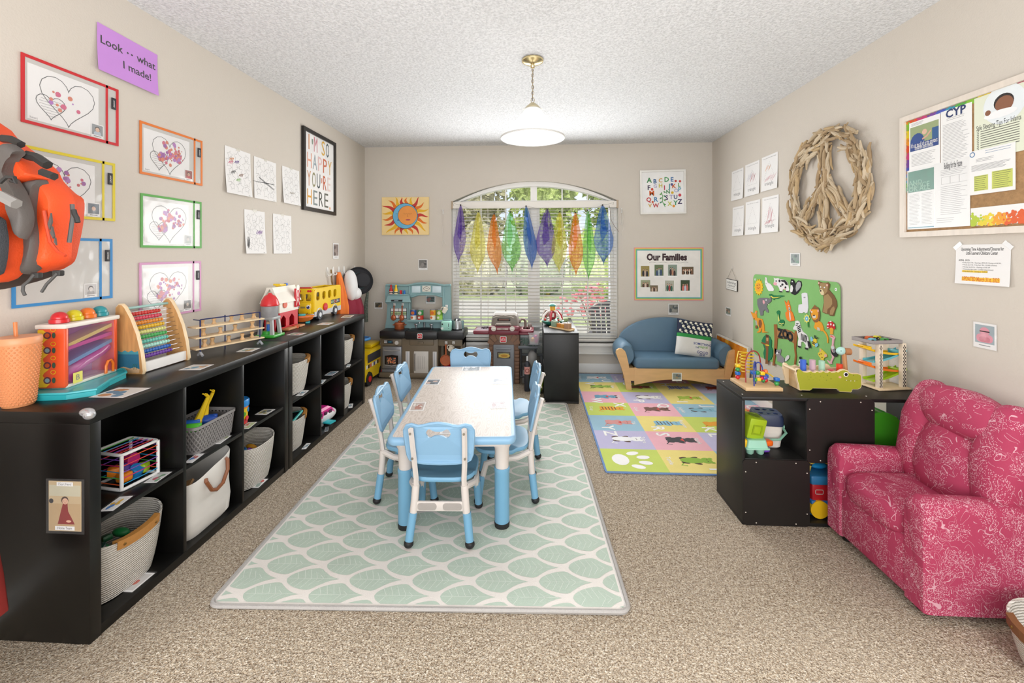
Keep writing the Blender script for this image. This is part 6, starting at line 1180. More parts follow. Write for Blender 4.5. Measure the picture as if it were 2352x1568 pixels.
m = MB(); m.tube(px4([(20, 150), (110, 160), (190, 205)], 1.02), .010, BPB, 6); m.tube(px4([(240, 300), (330, 320), (430, 390)], 1.02), .012, BPB, 6); m.tube(px4([(380, 450), (430, 470), (490, 492)], 1.0), .010, BPB, 6); obj('dark_trim', m, t_)
wh = thing('peg_rail', 'wooden peg rail on the left wall holding the orange backpack, outside the photo edge', 'rail', TR(XL+.012, .78, 1.72)); m = MB(); m.box((0, 0, 0), (.02, .5, .07), WOODL, .004); obj('rail', m, wh); m = MB(); m.tube([(.01, .1, 0), (.30, .16, .02)], .012, WOODL, 10); obj('peg', m, wh)
m = MB(); m.tube([OX @ Vector((XL+.30, .94, 1.735)), OX @ Vector((-1.50, .98, 1.70)), OX @ Vector((-1.46, 1.03, 1.62))], .008, BPB, 6); obj('hang_loop', m, t_)
# red garment at the very left edge
m = MB(); rg = []
for z, x1 in ((.62, -1.62), (.5, -1.63), (.34, -1.635), (.2, -1.605), (.10, -1.59)):
    rg.append([(x1-.09*(1-math.cos(q))/1.0, 1.16+.05*math.sin(q)+.008*math.sin(4*q), z) for q in [2*PI*i/20 for i in range(20)]])
m.skin(rg, P('86211b', .85, bump=.2, bscale=30)); solo('red_coat', m, 'dark red coat at the left edge in front of the black shelf end', 'coat', TR(.045, .0, .13))
# ================================================================ TOY KITCHEN (against the back wall)
KB, KT, KK, KG = P('86a9ac', .45, var=.03), P('77694f' if 0 else '7b6e5b', .5, var=.05), P('1d1c1e', .4, bump=.15, bscale=160), P('8b8c90', .35, .3)
YF, YH = 4.30, 4.47
kt = thing('toy_kitchen', 'large blue, black and brown plastic toy kitchen left of the window', 'toy kitchen', TR(0, 0, 0))
def K(u, v, y): p = aY(860+u/6.27, 630+v/6.27, y); return p
def kx(u, y=YF): return K(u, 800, y).x
def kz(v, y=YF): return K(600, v, y).z
TK = lambda y: Matrix(((1, 0, 0, 0), (0, 0, -1, y), (0, 1, 0, 0), (0, 0, 0, 1)))     # x,z ; +z to the room
def kp(l, y): return [((q := K(u, v, y)).x, q.z) for u, v in l]
def kbox(mb, u0, v0, u1, v1, y0, y1, mt, b=.004, yy=None): yy = y0 if yy is None else yy; mb.bx((kx(u0, yy), y0, kz(v1, yy)), (kx(u1, yy), y1, kz(v0, yy)), mt, b)
zc = kz(830)   # counter height
m = MB(); m.bx((kx(70), YF+.02, 0), (kx(395), 4.56, zc-.03), KT, .006); m.bx((kx(395), YF+.0, 0), (kx(915), 4.56, zc-.03), KT, .006)
m.bx((kx(915), YF+.12, 0), (kx(960), 4.56, zc-.03), KT, .004); m.bx((kx(1235), YF+.02, 0), (kx(1262), 4.56, zc-.03), KT, .004); m.bx((kx(915), YF+.01, kz(1030)), (kx(1262), 4.54, kz(925)), KT, .006); m.bx((kx(915), 4.50, .0), (kx(1262), 4.56, zc-.03), KT, .003)
kbox(m, 60, 1420, 920, 1490, YF-.02, YF+.08, KT, .008); obj('base_cabinet', m, kt)
m = MB(); kbox(m, 68, 818, 440, 930, YF-.035, 4.56, KK, .014); kbox(m, 430, 822, 905, 945, YF-.06, 4.56, KK, .02); kbox(m, 895, 822, 1282, 940, YF-.035, 4.56, KK, .014); m.sph((kx(690), 4.40, zc+.0), (.13, .075, .03), P('141416', .3), 24, 10); obj('countertop', m, kt)
m = MB(); T = TK(YF-.062); c = K(655, 887, YF-.06); m.prism(rrect(c.x-.026, c.z-.026, c.x+.026, c.z+.026, .008), 0, .003, P('f2f0ee', .4), T); m.prism(rrect(c.x-.021, c.z-.021, c.x+.021, c.z+.021, .006), .003, .004, P('d22a34', .4), T); m.line([(c.x-.014, c.z-.012), (c.x-.014, c.z+.002), (c.x, c.z+.014), (c.x+.014, c.z+.002), (c.x+.014, c.z-.012)], .004, .0045, PAP, T=T); m.line([(c.x-.007, c.z-.012), (c.x-.007, c.z), (c.x+.007, c.z-.006), (c.x+.007, c.z-.014)], .0035, .0045, PAP, T=T); obj('maker_badge', m, kt)
# oven
m = MB(); kbox(m, 108, 935, 392, 1030, YF-.0, YF+.03, KT, .006); kbox(m, 135, 952, 265, 1000, YF-.006, YF+.01, P('1c2430', .3), .002); m.cyl((K(328, 980, YF).x, YF, K(328, 980, YF).z), (K(328, 980, YF).x, YF-.02, K(328, 980, YF).z), .020, P('cfcac4', .4), n=20)
for i in range(3):
    for j in range(2): kbox(m, 140+i*16, 957+j*22, 150+i*16, 972+j*22, YF-.008, YF, PAP, 0)
m.text('12:02', kx(226), kz(975), .016, .0075, P('5ac8f0', .4), T=TK(YF)); obj('control_panel', m, kt)
m = MB(); kbox(m, 112, 1045, 388, 1365, YF-.012, YF+.02, KG, .008); dr = obj('oven_door', m, kt); m = MB(); wn_ = kp([(150, 1170), (250, 1158), (340, 1170), (340, 1300), (250, 1312), (150, 1300)], YF-.014); m.prism(wn_, 0, .004, P('1c1412', .3), TK(YF-.012)); rd = random.Random(3)
for i in range(26): m.disc(kx(rd.uniform(190, 308)), kz(rd.uniform(1200, 1275)), .007, .0045+i*1e-5, P(rd.choice(['e0703a', 'c85020', 'f0a060']), .5), 8, T=TK(YF-.012))
for i in range(9): m.line([(kx(185+i*16), kz(1295)), (kx(185+i*16), kz(1195))], .0014, .005, P('c8c0b8', .4), T=TK(YF-.012))
m.line(kp([(150, 1300), (250, 1315), (340, 1300)], YF-.014), .005, .006, P('d8d8d8', .4), T=TK(YF-.012)); obj('oven_window', m, dr)
m = MB(); m.tube([K(135, 1090, YF-.03), K(250, 1100, YF-.04), K(368, 1090, YF-.03)], .006, P('b8b8ba', .3, .5), 8); obj('oven_handle', m, dr); m = MB(); kbox(m, 105, 1372, 392, 1415, YF-.008, YF+.02, P('77787c', .4), .006); obj('warming_drawer', m, kt)
m = MB(); kbox(m, 505, 935, 852, 1022, YF-.012, YF+.01, KT, .008); d2 = obj('drawer', m, kt); m = MB(); kbox(m, 620, 975, 705, 1000, YF-.028, YF-.01, KT, .006); obj('drawer_handle', m, d2)
for u0, u1 in ((446, 505), (838, 895)): m = MB(); kbox(m, u0, 1110, u1, 1420, YF-.008, YF+.01, P('d9d8d8', .4), .003); m.bx((kx((u0+u1)/2)-.002, YF-.010, kz(1415)), (kx((u0+u1)/2)+.002, YF-.008, kz(1120)), P('a8b4c4', .4)); obj('side_window', m, kt)
m = MB(); kbox(m, 565, 1108, 775, 1425, YF-.014, YF+.01, P('dcd8d2', .45), .005); d3 = obj('cupboard_door', m, kt); m = MB()
for u in (625, 655, 685, 715): kbox(m, u, 1178, u+4, 1360, YF-.0155, YF-.013, P('a8a49e', .5), 0)
m.tube([K(582, 1140, YF-.02), K(580, 1260, YF-.03), K(582, 1390, YF-.02)], .004, P('4a4440', .4), 6); obj('door_handle', m, d3)
# hutch
m = MB(); ho = kp([(172, 150), (340, 158), (480, 160), (600, 132), (750, 122), (900, 138), (990, 158), (1100, 150), (1104, 380), (1110, 700), (1105, 770), (165, 775), (190, 620), (200, 430), (170, 400)], YH)
op = kp([(525, 330), (560, 300), (660, 288), (860, 288), (960, 300), (985, 330), (985, 650), (525, 650)], YH); m.prism(ho, -.03, .03, KB, TK(YH), holes=[op]); obj('hutch_panel', m, kt)
m = MB(); m.tube(kp3 := [Vector((x, YH-.035, z)) for x, z in kp([(172, 152), (480, 160), (600, 134), (750, 124), (900, 140), (1000, 160), (1102, 152)], YH-.03)], .012, KB, 8); m.tube([K(505, 165, YH-.03), K(500, 330, YH-.03), K(512, 640, YH-.03)], .011, KB, 8); m.tube([K(1000, 165, YH-.03), K(990, 330, YH-.03), K(995, 640, YH-.03)], .011, KB, 8); m.tube([K(530, 325, YH-.035), K(640, 292, YH-.035), K(870, 292, YH-.035), K(980, 325, YH-.035)], .010, KB, 8); obj('moulding', m, kt)
m = MB(); m.add([K(165, 408, YH-.03), K(520, 408, YH-.03), K(500, 290, YH-.03), K(195, 290, YH-.03), K(160, 400, YH-.13), K(525, 400, YH-.13), K(498, 300, YH-.10), K(190, 300, YH-.10)], [(3, 2, 1, 0), (4, 5, 6, 7), (0, 1, 5, 4), (1, 2, 6, 5), (2, 3, 7, 6), (3, 0, 4, 7)], KB); hd_ = obj('range_hood', m, kt); m = MB(); kbox(m, 240, 368, 400, 392, YH-.134, YH-.12, P('1e2226', .4), 0); kbox(m, 285, 372, 345, 386, YH-.136, YH-.12, P('8a9aa0', .4), 0); obj('hood_controls', m, hd_)
m = MB(); kbox(m, 470, 655, 1100, 690, YH-.10, YH-.02, KB, .006); obj('ledge', m, kt); m = MB(); kbox(m, 190, 288, 480, 300, YH-.11, YH-.02, KB, .003); obj('ledge', m, kt)
m = MB(); kbox(m, 232, 488, 466, 640, YH-.034, YH-.028, P('262a2c', .5), 0)
for r_, (v0, v1, n, c) in enumerate(((492, 532, 2, 'ececec'), (540, 560, 3, 'b8d0a0'), (565, 582, 3, 'b8d0a0'), (590, 632, 2, 'ececec'))):
    for i in range(n): w_ = 226/n; kbox(m, 236+i*w_+3, v0, 236+(i+1)*w_-3, v1, YH-.036, YH-.033, P(c, .4), 0)
obj('tile_sticker', m, kt); m = MB()
for u0, u1 in ((540, 662), (836, 960)): kbox(m, u0, 168, u1, 262, YH-.034, YH-.028, P('cfe2ea', .35), .002)
obj('glass_sticker', m, kt)['kind'] = 'stuff'
m = MB(); kbox(m, 690, 162, 810, 248, YH-.034, YH-.028, P('e9e6da', .4), 0); c = K(750, 204, YH-.034); T = TK(YH-.0345); m.line(ell(c.x, c.z, .030, .020, 24), .003, .001, INK, True, T); m.line([(c.x, c.z), (c.x-.018, c.z+.011)], .003, .0015, INK, T=T); m.line([(c.x, c.z), (c.x+.016, c.z)], .003, .0015, INK, T=T)
for a in range(4): m.disc(c.x+.032*math.cos(a*PI/2), c.z+.022*math.sin(a*PI/2), .003, .0015, INK, 6, T=T)
obj('clock_face', m, kt)
m = MB(); p = K(705, 765, 4.42); m.tube([(p.x+.01, p.y, p.z), (p.x+.01, p.y, p.z+.06), (p.x-.01, p.y-.01, p.z+.092), (p.x-.03, p.y-.04, p.z+.07), (p.x-.03, p.y-.045, p.z+.05)], .010, P('a4a8ac', .25, .8), 10)
for dx in (-.075, .085): m.cyl((p.x+dx, p.y, p.z), (p.x+dx, p.y, p.z+.025), .011, P('a4a8ac', .25, .8)); m.box((p.x+dx, p.y-.01, p.z+.033), (.035, .02, .016), P('a4a8ac', .25, .8), .006)
obj('tap', m, kt); m = MB(); m.bx((kx(1100, YH), YH-.02, zc), (kx(1110, YH)+.13, YH+.02, kz(660, YH)), KB, .006); obj('side_splash', m, kt)
for (u, v, y) in ((285, 435, YH-.04), (405, 435, YH-.04), (1038, 460, YH-.04), (1032, 985, YF-.0), (1138, 985, YF-.0)): m = MB(); p = K(u, v, y); m.box((p.x, p.y+.004, p.z), (.026, .006, .03), P('e4e2de', .4), .003); m.tube([(p.x, p.y, p.z), (p.x, p.y-.014, p.z-.008), (p.x, p.y-.018, p.z+.006)], .003, P('d0ccc6', .4), 6); obj('hook', m, kt)
# things on and in the kitchen
CU = P('b5623a', .35, .35, coat=.2)
def bottle(u, v, col_, lab, label):
    p = K(u, v, YH-.075); T = TR(p.x, YH-.075, kz(290, YH-.075)+.001 if 0 else p.z); t = thing('sauce_bottle', label, 'bottle', T); c = P(col_, .35, coat=.2); m = MB(); m.lathe([(.017, 0), (.019, .004), (.019, .045), (.015, .06), (.009, .078), (.009, .088)], c, 20); obj('bottle_body', m, t); m = MB(); m.lathe([(.010, .086), (.0105, .098), (.006, .104), (.0, .106)], c, 16); obj('cap', m, t); m = MB(); m.lathe([(.0193, .012), (.0193, .036)], P('f0ead8', .5), 20); m.lathe([(.0196, .02), (.0196, .028)], P(lab, .5), 20); obj('bottle_label', m, t)
bottle(240, 293, 'c01f22', '3a1a1a', 'red toy ketchup bottle on the kitchen hood'); bottle(311, 293, 'f2c81c', '2a2a1a', 'yellow toy mustard bottle on the kitchen hood')
for u, c, l in ((380, 'd8222c', 'small red shaker on the kitchen hood'), (430, '2a78c8', 'small blue shaker on the kitchen hood')): p = K(u, 293, YH-.075); solo('shaker', MB().lathe([(.011, 0), (.0115, .004), (.0115, .026), (.009, .028), (.0125, .031), (.0125, .04), (.006, .046), (0, .047)], P(c, .35), 18), l, 'shaker', TR(p.x, p.y, p.z))
for u, l in ((282, 'copper toy ladle hanging on the left hook of the toy kitchen'), (400, 'copper toy spoon hanging on the right hook of the toy kitchen')):
    p = K(u, 450, YH-.055); t = thing('toy_ladle', l, 'ladle', TR(p.x, p.y, p.z)); m = MB(); m.tube([(0, 0, .0), (0, 0, -.02), (-.002, 0, -.10)], [.009, .006, .008], CU, 8); obj('handle', m, t); m = MB(); m.sph((-.004, -.006, -.125), (.027, .014, .032), CU, 18, 10); obj('bowl', m, t)
p = K(362, 782, 4.40); t = thing('toy_pot', 'copper toy pot with lid on the stove of the toy kitchen', 'pot', TR(p.x, p.y, zc+.002)); m = MB(); m.lathe([(.045, .006), (.050, .012), (.052, .062), (.055, .064)], CU, 28); obj('pot_body', m, t); m = MB(); m.lathe([(.055, .065), (.048, .078), (.02, .084), (0, .085)], CU, 28); m.sph((0, 0, .091), (.014, .014, .008), CU, 12, 8); obj('lid', m, t)
for s in (-1, 1): m = MB(); m.tube([(s*.052, -.012, .052), (s*.068, -.008, .054), (s*.068, .008, .054), (s*.052, .012, .052)], .0045, CU, 6); obj('handle', m, t)
solo('burner_plate', MB().lathe([(.058, 0), (.06, .003), (.05, .006), (0, .006)], P('c8ccd0', .3), 28), 'round pale burner plate under the copper toy pot', 'burner', TR(p.x, p.y, zc-.003))
for u, c1, c2, c3, l in ((563, '2a5aa8', 'e8e4da', 'c86a2c', 'blue, white and orange food can, leftmost on the kitchen ledge'), (664, '3a8a4a', 'c83a2c', 'd8d4c8', 'green and red food can, second from left on the ledge'), (842, 'e8a82c', 'f0e8d8', 'd86a1c', 'can with a large orange peach picture on the ledge'), (938, '7aaa3a', '98c850', 'e0e0c8', 'can with green bean picture, rightmost on the ledge')):
    p = K(u, 655, YH-.06); t = thing('food_can', l, 'can', TR(p.x, p.y, p.z)); m = MB(); m.lathe([(.030, 0), (.0315, .002), (.0315, .004), (.0305, .006), (.0305, .105), (.0315, .107), (.0305, .109), (.028, .106), (0, .106)], P('b4b4b8', .3, .7), 24); obj('can_body', m, t); m = MB(); m.lathe([(.031, .006), (.031, .05)], P(c2, .5), 24); m.lathe([(.031, .05), (.031, .103)], P(c1, .5), 24); m.cyl((0, -.0305, .076), (0, -.0318, .076), .018, P(c3, .5), n=16); m.cyl((-.008, -.0303, .028), (-.008, -.0314, .028), .012, P(c3, .5), n=12); obj('can_label', m, t)
def mug(u, v, y, l, s=1.):
    p = K(u, v, y); t = thing('toy_mug', l, 'mug', TR(p.x, p.y-.02, p.z, ry=R(28))); m = MB(); m.lathe([(.018*s, -.075*s), (.022*s, -.073*s), (.026*s, -.02*s), (.024*s, -.02*s), (.019*s, -.07*s), (0, -.07*s)], P('ece4d4', .4), 22); obj('cup', m, t); m = MB(); m.tube([(.0-.0*s, 0, -.018*s)]+[(-.024*s+(-.018*s)*math.sin(a)+.0, 0, (-.045+.02*math.cos(a))*s) for a in [PI*i/8 for i in range(9)]], .004*s, P('ece4d4', .4), 6); obj('handle', m, t)
mug(1048, 455, YH-.05, 'cream toy mug hanging on the right post of the toy kitchen'); mug(1140, 1000, YF-.01, 'cream toy mug hanging under the counter beside the pan')
p = K(1028, 1010, YF-.02); t = thing('toy_pan', 'terracotta coloured toy pan hanging under the kitchen counter', 'pan', TR(p.x, p.y, p.z)); m = MB(); m.tube([(0, 0, 0), (0, 0, -.03), (.002, 0, -.10)], [.010, .007, .009], P('c06a44', .45), 8); obj('handle', m, t); m = MB(); m.lathe([(.048, 0), (.056, .014), (.052, .014), (.044, .004), (0, .004)], P('c06a44', .45), 28, TR(.0, .004, -.155, rx=PI/2)); obj('pan_body', m, t)
p = K(1040, 815, 4.36); t = thing('toy_toaster', 'mint green toy toaster on the kitchen counter', 'toaster', TR(p.x, p.y, zc)); m = MB(); MT = P('a4dccc', .4); m.box((0, 0, .055), (.108, .07, .105), MT, .018, seg=3); obj('body', m, t); m = MB(); m.box((0, 0, .1075), (.07, .018, .003), P('3a4a48', .5)); m.box((.028, -.036, .06), (.006, .004, .05), P('1c2422', .5)); m.cyl((-.036, -.034, .078), (-.036, -.040, .078), .007, P('1c2422', .5)); m.cyl((-.038, -.034, .035), (-.038, -.040, .035), .013, P('e4f0ea', .4)); m.box((.028, -.042, .045), (.016, .012, .01), MT, .003); obj('controls', m, t)
p = K(1195, 790, 4.40); t = thing('toy_kettle', 'black and silver toy kettle on the kitchen counter beside the toaster', 'kettle', TR(p.x, p.y, zc)); m = MB(); m.lathe([(.045, .018), (.048, .022), (.043, .09), (.036, .105)], P('a8acae', .3, .6), 28); obj('body', m, t); m = MB(); m.lathe([(.048, .006), (.050, .010), (.048, .022)], P('26282a', .4), 28); m.lathe([(.036, .104), (.03, .122), (.012, .13), (0, .131)], P('3a3e42', .4), 28); m.tube([(0, -.035, .12), (.0, -.06, .11), (.0, -.064, .07), (.0, -.05, .035)], .009, P('c4c6c8', .3), 8); obj('kettle_trim', m, t)
p = K(1200, 812, 4.34); m = MB(); m.lathe([(.03, 0), (.032, .004), (.02, .008), (0, .008)], P('c8ccce', .3, .5), 20); m.tube([(.03, 0, .006), (.055, .0, .008), (.06, 0, .03)], .006, P('b8bcc0', .3, .6), 8); solo('small_tap_fitting', m, 'small silver fitting before the toy kettle on the counter', 'toy part', TR(p.x, p.y-.04, zc))
p = K(1052, 1280, 4.42); solo('red_toy_bin', MB().lathe([(.04, 0), (.05, .11), (.047, .11), (.038, .005), (0, .005)], P('d81f3a', .4), 20), 'red bin standing under the toy kitchen counter', 'bin', TR(p.x, 4.42, .002))
# ================================================================ RIDE-ON BUS
t_ = thing('ride_on_bus', 'yellow ride-on toy bus with red face and blue steering wheel beside the kitchen', 'ride-on toy', TR(-1.715, 3.99, 0, rz=R(-4))); RY = P('f0cb12', .35, coat=.2, var=.03)
m = MB(); sd = [(0, .055), (.02, .05), (.03, .10), (.06, .135), (.10, .135), (.13, .10), (.14, .06), (.30, .06), (.31, .10), (.34, .13), (.38, .13), (.40, .09), (.41, .06), (.43, .06), (.43, .30), (.40, .33), (.15, .33), (.11, .325), (.03, .24), (0, .2)]
TYZ3 = Matrix(((0, 0, 1, 0), (1, 0, 0, 0), (0, 1, 0, 0), (0, 0, 0, 1))); m.prism(sd, -.11, .11, RY, T=TYZ3); m.bx((-.08, .2, .33), (.08, .42, .37), RY, .02); obj('body', m, t_)
m = MB(); fT = Matrix(((1, 0, 0, 0), (0, .685, -.728, .068), (0, .728, .685, .285), (0, 0, 0, 1)))
for s in (-1, 1): m.disc(s*.045, .022, .021, .003, P('d01f2c', .4), 18, T=fT)
m.flat([(-.07, -.012), (.07, -.012), (.035, -.03), (.0, -.05), (-.035, -.03)], .003, P('d01f2c', .4), fT); obj('face', m, t_)
m = MB(); TT = Matrix(((0, 0, 1, .1115), (1, 0, 0, 0), (0, 1, 0, 0), (0, 0, 0, 1)))
for i in range(9): m.rect(.02+i*.04, .17, .05+i*.04, .205, .0, P(['f2efe8', '2a2a2e', 'c85a5a', 'f2efe8', '5a5a9a', 'f2efe8', '2a2a2e', 'e08a4a', 'f2efe8'][i], .5), TT)
m.rect(.05, .22, .41, .30, .0, P('3a3a40', .4), TT); obj('side_sticker', m, t_)
for y in (.08, .36):
    for s in (-1, 1): m = MB(); m.cyl((s*.085, y, .065), (s*.118, y, .065), .065, P('222224', .6), n=26); w_ = obj('wheel', m, t_); m = MB(); m.cyl((s*.118, y, .065), (s*.123, y, .065), .03, P('d8262c', .4), n=18); obj('hubcap', m, w_)
m = MB(); m.cyl((0, .17, .32), (0, .15, .42), .020, P('3a9a9a', .4)); m.cyl((0, .155, .39), (0, .15, .425), .024, P('2a4a8a', .4)); st_ = obj('steering_column', m, t_); m = MB(); m.tube([(.075*math.cos(a), .148+.075*math.sin(a), .435) for a in [2*PI*i/24 for i in range(24)]], .014, P('4a90d0', .4), 10, closed=True); m.box((0, .148, .435), (.15, .03, .02), P('2f6ab0', .4), .006); m.sph((0, .148, .45), (.028, .028, .012), P('d02a3a', .4), 16, 8); obj('steering_wheel', m, st_)
# ================================================================ TOY GRILL
def G(u, v, y): return aY(1060+u/7.465, 690+v/7.465, y)
YG = 4.18; g_ = thing('toy_grill', 'brown brick toy grill with grey lid and maroon side shelves before the window', 'toy grill', TR(0, 0, 0)); BRK, MRN, GLG = P('6f5240', .55, bump=.15, bscale=40, var=.08), P('7a2f3c', .4, var=.03), P('7b736a', .55)
def gx(u, y=YG): return G(u, 600, y).x
def gz(v, y=YG): return G(700, v, y).z
def gb(mb, u0, v0, u1, v1, y0, y1, mt, b=.004): mb.bx((gx(u0, y0), y0, gz(v1, y0)), (gx(u1, y0), y1, gz(v0, y0)), mt, b)
m = MB(); m.bx((gx(468), YG, 0), (gx(995), YG+.24, gz(580)), BRK, .012)
for j in range(11):
    v = 800+j*62
    for u0, u1 in ((470, 532), (915, 990)): gb(m, u0, v, u1, v+54, YG-.008, YG+.02, P('7d5c46', .6, bump=.2, bscale=50, var=.1), .003)
for i in range(7):
    a0, a1 = PI*(.06+.88*i/7+.012), PI*(.06+.88*(i+1)/7-.012); cx, cz = gx(725), gz(790); rr1, rr2 = .108, .165
    if i == 3: continue
    m.prism([(cx+rr1*math.cos(a)*1., cz+rr1*.7*math.sin(a)) for a in (a0, (a0+a1)/2, a1)]+[(cx+rr2*math.cos(a), cz+rr2*.95*math.sin(a)) for a in (a1, (a0+a1)/2, a0)], 0, .008, P('7d5c46', .6, bump=.2, bscale=50, var=.1), TK(YG))
obj('brick_body', m, g_)
m = MB(); T = TK(YG-.010); cx, cz = gx(716), gz(662); m.prism(rrect(cx-.032, cz-.030, cx+.032, cz+.030, .009), -.01, .003, P('f2f0ee', .4), T); m.prism(rrect(cx-.026, cz-.025, cx+.026, cz+.025, .006), .003, .004, P('d22a34', .4), T); m.line([(cx-.016, cz-.014), (cx-.016, cz+.002), (cx, cz+.016), (cx+.016, cz+.002), (cx+.016, cz-.014)], .0045, .0045, PAP, T=T); m.line([(cx-.008, cz-.014), (cx-.008, cz), (cx+.008, cz-.006), (cx+.008, cz-.016)], .004, .0045, PAP, T=T); obj('maker_badge', m, g_)
m = MB(); gb(m, 545, 760, 900, 1500, YG-.012, YG+.01, P('7c8086', .45), .006); od = obj('grill_door', m, g_); m = MB(); gb(m, 590, 812, 850, 842, YG-.028, YG-.01, P('8a8e94', .4), .006); obj('door_handle', m, od); m = MB(); gb(m, 612, 885, 835, 990, YG-.017, YG-.012, P('3a3028', .4), .003)
gb(m, 630, 898, 818, 978, YG-.018, YG-.014, P('8a8a6a', .4), 0); m.flat(ell(gx(735), gz(938), .055, .022, 18), .019, P('d8b85a', .5), TK(YG)); m.flat(ell(gx(735), gz(938), .035, .012, 14), .0195, P('b8862c', .5), TK(YG)); obj('door_window', m, od)
zg = gz(580); zt = gz(455, YG)
m = MB(); m.bx((gx(470), YG-.03, zg), (gx(990), YG+.26, zg+.05), MRN, .012); m.box(((gx(470)+gx(990))/2, YG-.02, zg+.062), (gx(990)-gx(470), .05, .05), MRN, .016, T=None); obj('control_shelf', m, g_)
m = MB(); x0, x1 = gx(200), gx(1240); m.bx((x0, YG-.01, zg-.002), (gx(475), YG+.22, zg+.038), MRN, .012); m.bx((x0+.02, YG+.01, zg+.036), (gx(475), YG+.20, zg+.042), P('8d7c84', .45), .002); obj('side_shelf', m, g_, 'left side shelf with grey top'); m = MB()
for k in range(4): m.tube([(gx(390)+.045*(1 if i % 2 else .35)*math.cos(a), YG+.11+.06*(1 if i % 2 else .35)*math.sin(a), zg+.045) for i, a in enumerate([2*PI*j/16+k*.1 for j in range(17)])], .003, P('3a2a30', .5), 5) if k == 0 else None
obj('burner_grate', m, g_)
m = MB(); xs0 = gx(985); m.bx((xs0, YG-.01, zg-.002), (x1, YG+.22, zg+.02), MRN, .008); m.tube([(x, y, zg+.03) for x, y in rrect(xs0+.015, YG+.0, x1-.012, YG+.21, .02)], .014, MRN, 8, closed=True); m.tube([(x, y, zg+.042) for x, y in rrect(xs0+.03, YG+.02, x1-.03, YG+.19, .03)], .008, P('c8a0a0', .4), 6, closed=True); obj('side_sink', m, g_, 'right side sink basin')
m = MB(); fx = gx(1090); m.tube([(fx, YG+.17, zg+.03), (fx, YG+.17, zg+.10), (fx-.015, YG+.16, zg+.125), (fx-.045, YG+.14, zg+.128), (fx-.06, YG+.12, zg+.10)], .013, P('7a6a62', .4), 10); m.box((fx+.045, YG+.16, zg+.055), (.04, .04, .05), P('7a6a62', .4), .01); obj('tap', m, g_)
m = MB(); rg = []
for y, k, h in ((YG+.0, .90, .60), (YG+.015, .97, .85), (YG+.05, 1., .98), (YG+.12, 1., 1.), (YG+.2, .98, .9), (YG+.235, .93, .7)):
    hw_ = (gx(985)-gx(500))/2*k; cx = (gx(985)+gx(500))/2; zb_ = zg+.075; H2 = (gz(205, YG+.05)-zb_)*h; rg.append([(cx-hw_, y, zb_), (cx-hw_*.96, y, zb_+H2*.5), (cx-hw_*.86, y, zb_+H2*.88), (cx-hw_*.7, y, zb_+H2), (cx+hw_*.7, y, zb_+H2), (cx+hw_*.86, y, zb_+H2*.88), (cx+hw_*.96, y, zb_+H2*.5), (cx+hw_, y, zb_)])
m.skin(rg, GLG); lid = obj('grill_lid', m, g_); m = MB(); gb(m, 612, 305, 838, 352, YG-.004, YG+.03, P('2c2824', .3), .006); gb(m, 640, 315, 810, 340, YG-.006, YG-.003, P('6a3a28', .4), 0); obj('lid_window', m, lid); m = MB(); m.tube([G(590, 415, YG-.02), G(600, 400, YG-.035), G(830, 400, YG-.035), G(840, 415, YG-.02)], .010, P('b5aca2', .4), 8); obj('lid_handle', m, lid)
m = MB(); m.tube([G(540, 295, YG-.0), G(600, 275, YG-.004), G(650, 268, YG-.006), G(720, 250, YG-.008), G(790, 268, YG-.006), G(850, 278, YG-.004), G(900, 300, YG-.0)], .004, P('b5aca2', .4), 6); obj('lid_rib', m, lid)
for u in (553, 870): m = MB(); p = G(u, 484, YG-.045); m.cyl((p.x, YG-.04, p.z), (p.x, YG-.06, p.z+.004), .024, P('c4bcb0', .4), n=22); m.box((p.x, YG-.064, p.z+.004), (.035, .01, .01), P('d8d2c8', .4), .003); obj('knob', m, g_)
m = MB(); m.bx((gx(615), YG-.05, gz(505, YG-.05)), (gx(808), YG-.044, gz(475, YG-.05)), P('b8a49c', .5), .002); m.text('BBQ', gx(712), gz(490, YG-.05), .02, .0505, P('4a3a38', .5), T=TK(YG)); obj('dial_sticker', m, g_)
# ================================================================ BETWEEN GRILL AND LOW SHELF
p = aY(1225, 745, 4.42)
t_ = thing('clear_storage_bin', 'large clear storage bin with green toys behind the toy grill', 'storage bin', TR(-.065, 4.51, .24)); CLB = clear('e4ecec', .30, .15, 'clear_bin', .10); m = MB(); m.skin([[(x, y, z) for x, y in rrect(-.16*k, -.09*k, .16*k, .09*k, .02)] for k, z in ((.9, 0), (1, .27))], CLB, caps=False); m.rect(-.14, -.08, .14, .08, .001, CLB); obj('bin_body', m, t_); m = MB(); m.box((0, 0, .278), (.34, .20, .016), clear('eef2f2', .55, .2, 'bin_lid', .1), .004); obj('lid', m, t_)
m = MB()
for i in range(14): a = 2*PI*i/14; m.tube([(.0, -.02, .05), (.06*math.cos(a), -.02+.03*math.sin(a), .12+.02*math.sin(i)), (.10*math.cos(a), -.02+.05*math.sin(a), .10+.03*math.sin(i*2))], [.02, .014, .006], P('3a9a74', .5), 6)
m.v = [(x-.065, y+4.51, z+.245) for x, y, z in m.v]; solo('green_bow', m, 'green plastic fronds packed inside the clear storage bin', 'toy')
solo('step_stool', MB().box((-.065, 4.515, .225), (.34, .19, .02), P('7a7e82', .5), .004).bx((-.23, 4.43, 0), (-.20, 4.59, .215), P('7a7e82', .5), .004).bx((.05, 4.43, 0), (.08, 4.59, .215), P('7a7e82', .5), .004), 'grey step stool under the clear storage bin by the window', 'stool')
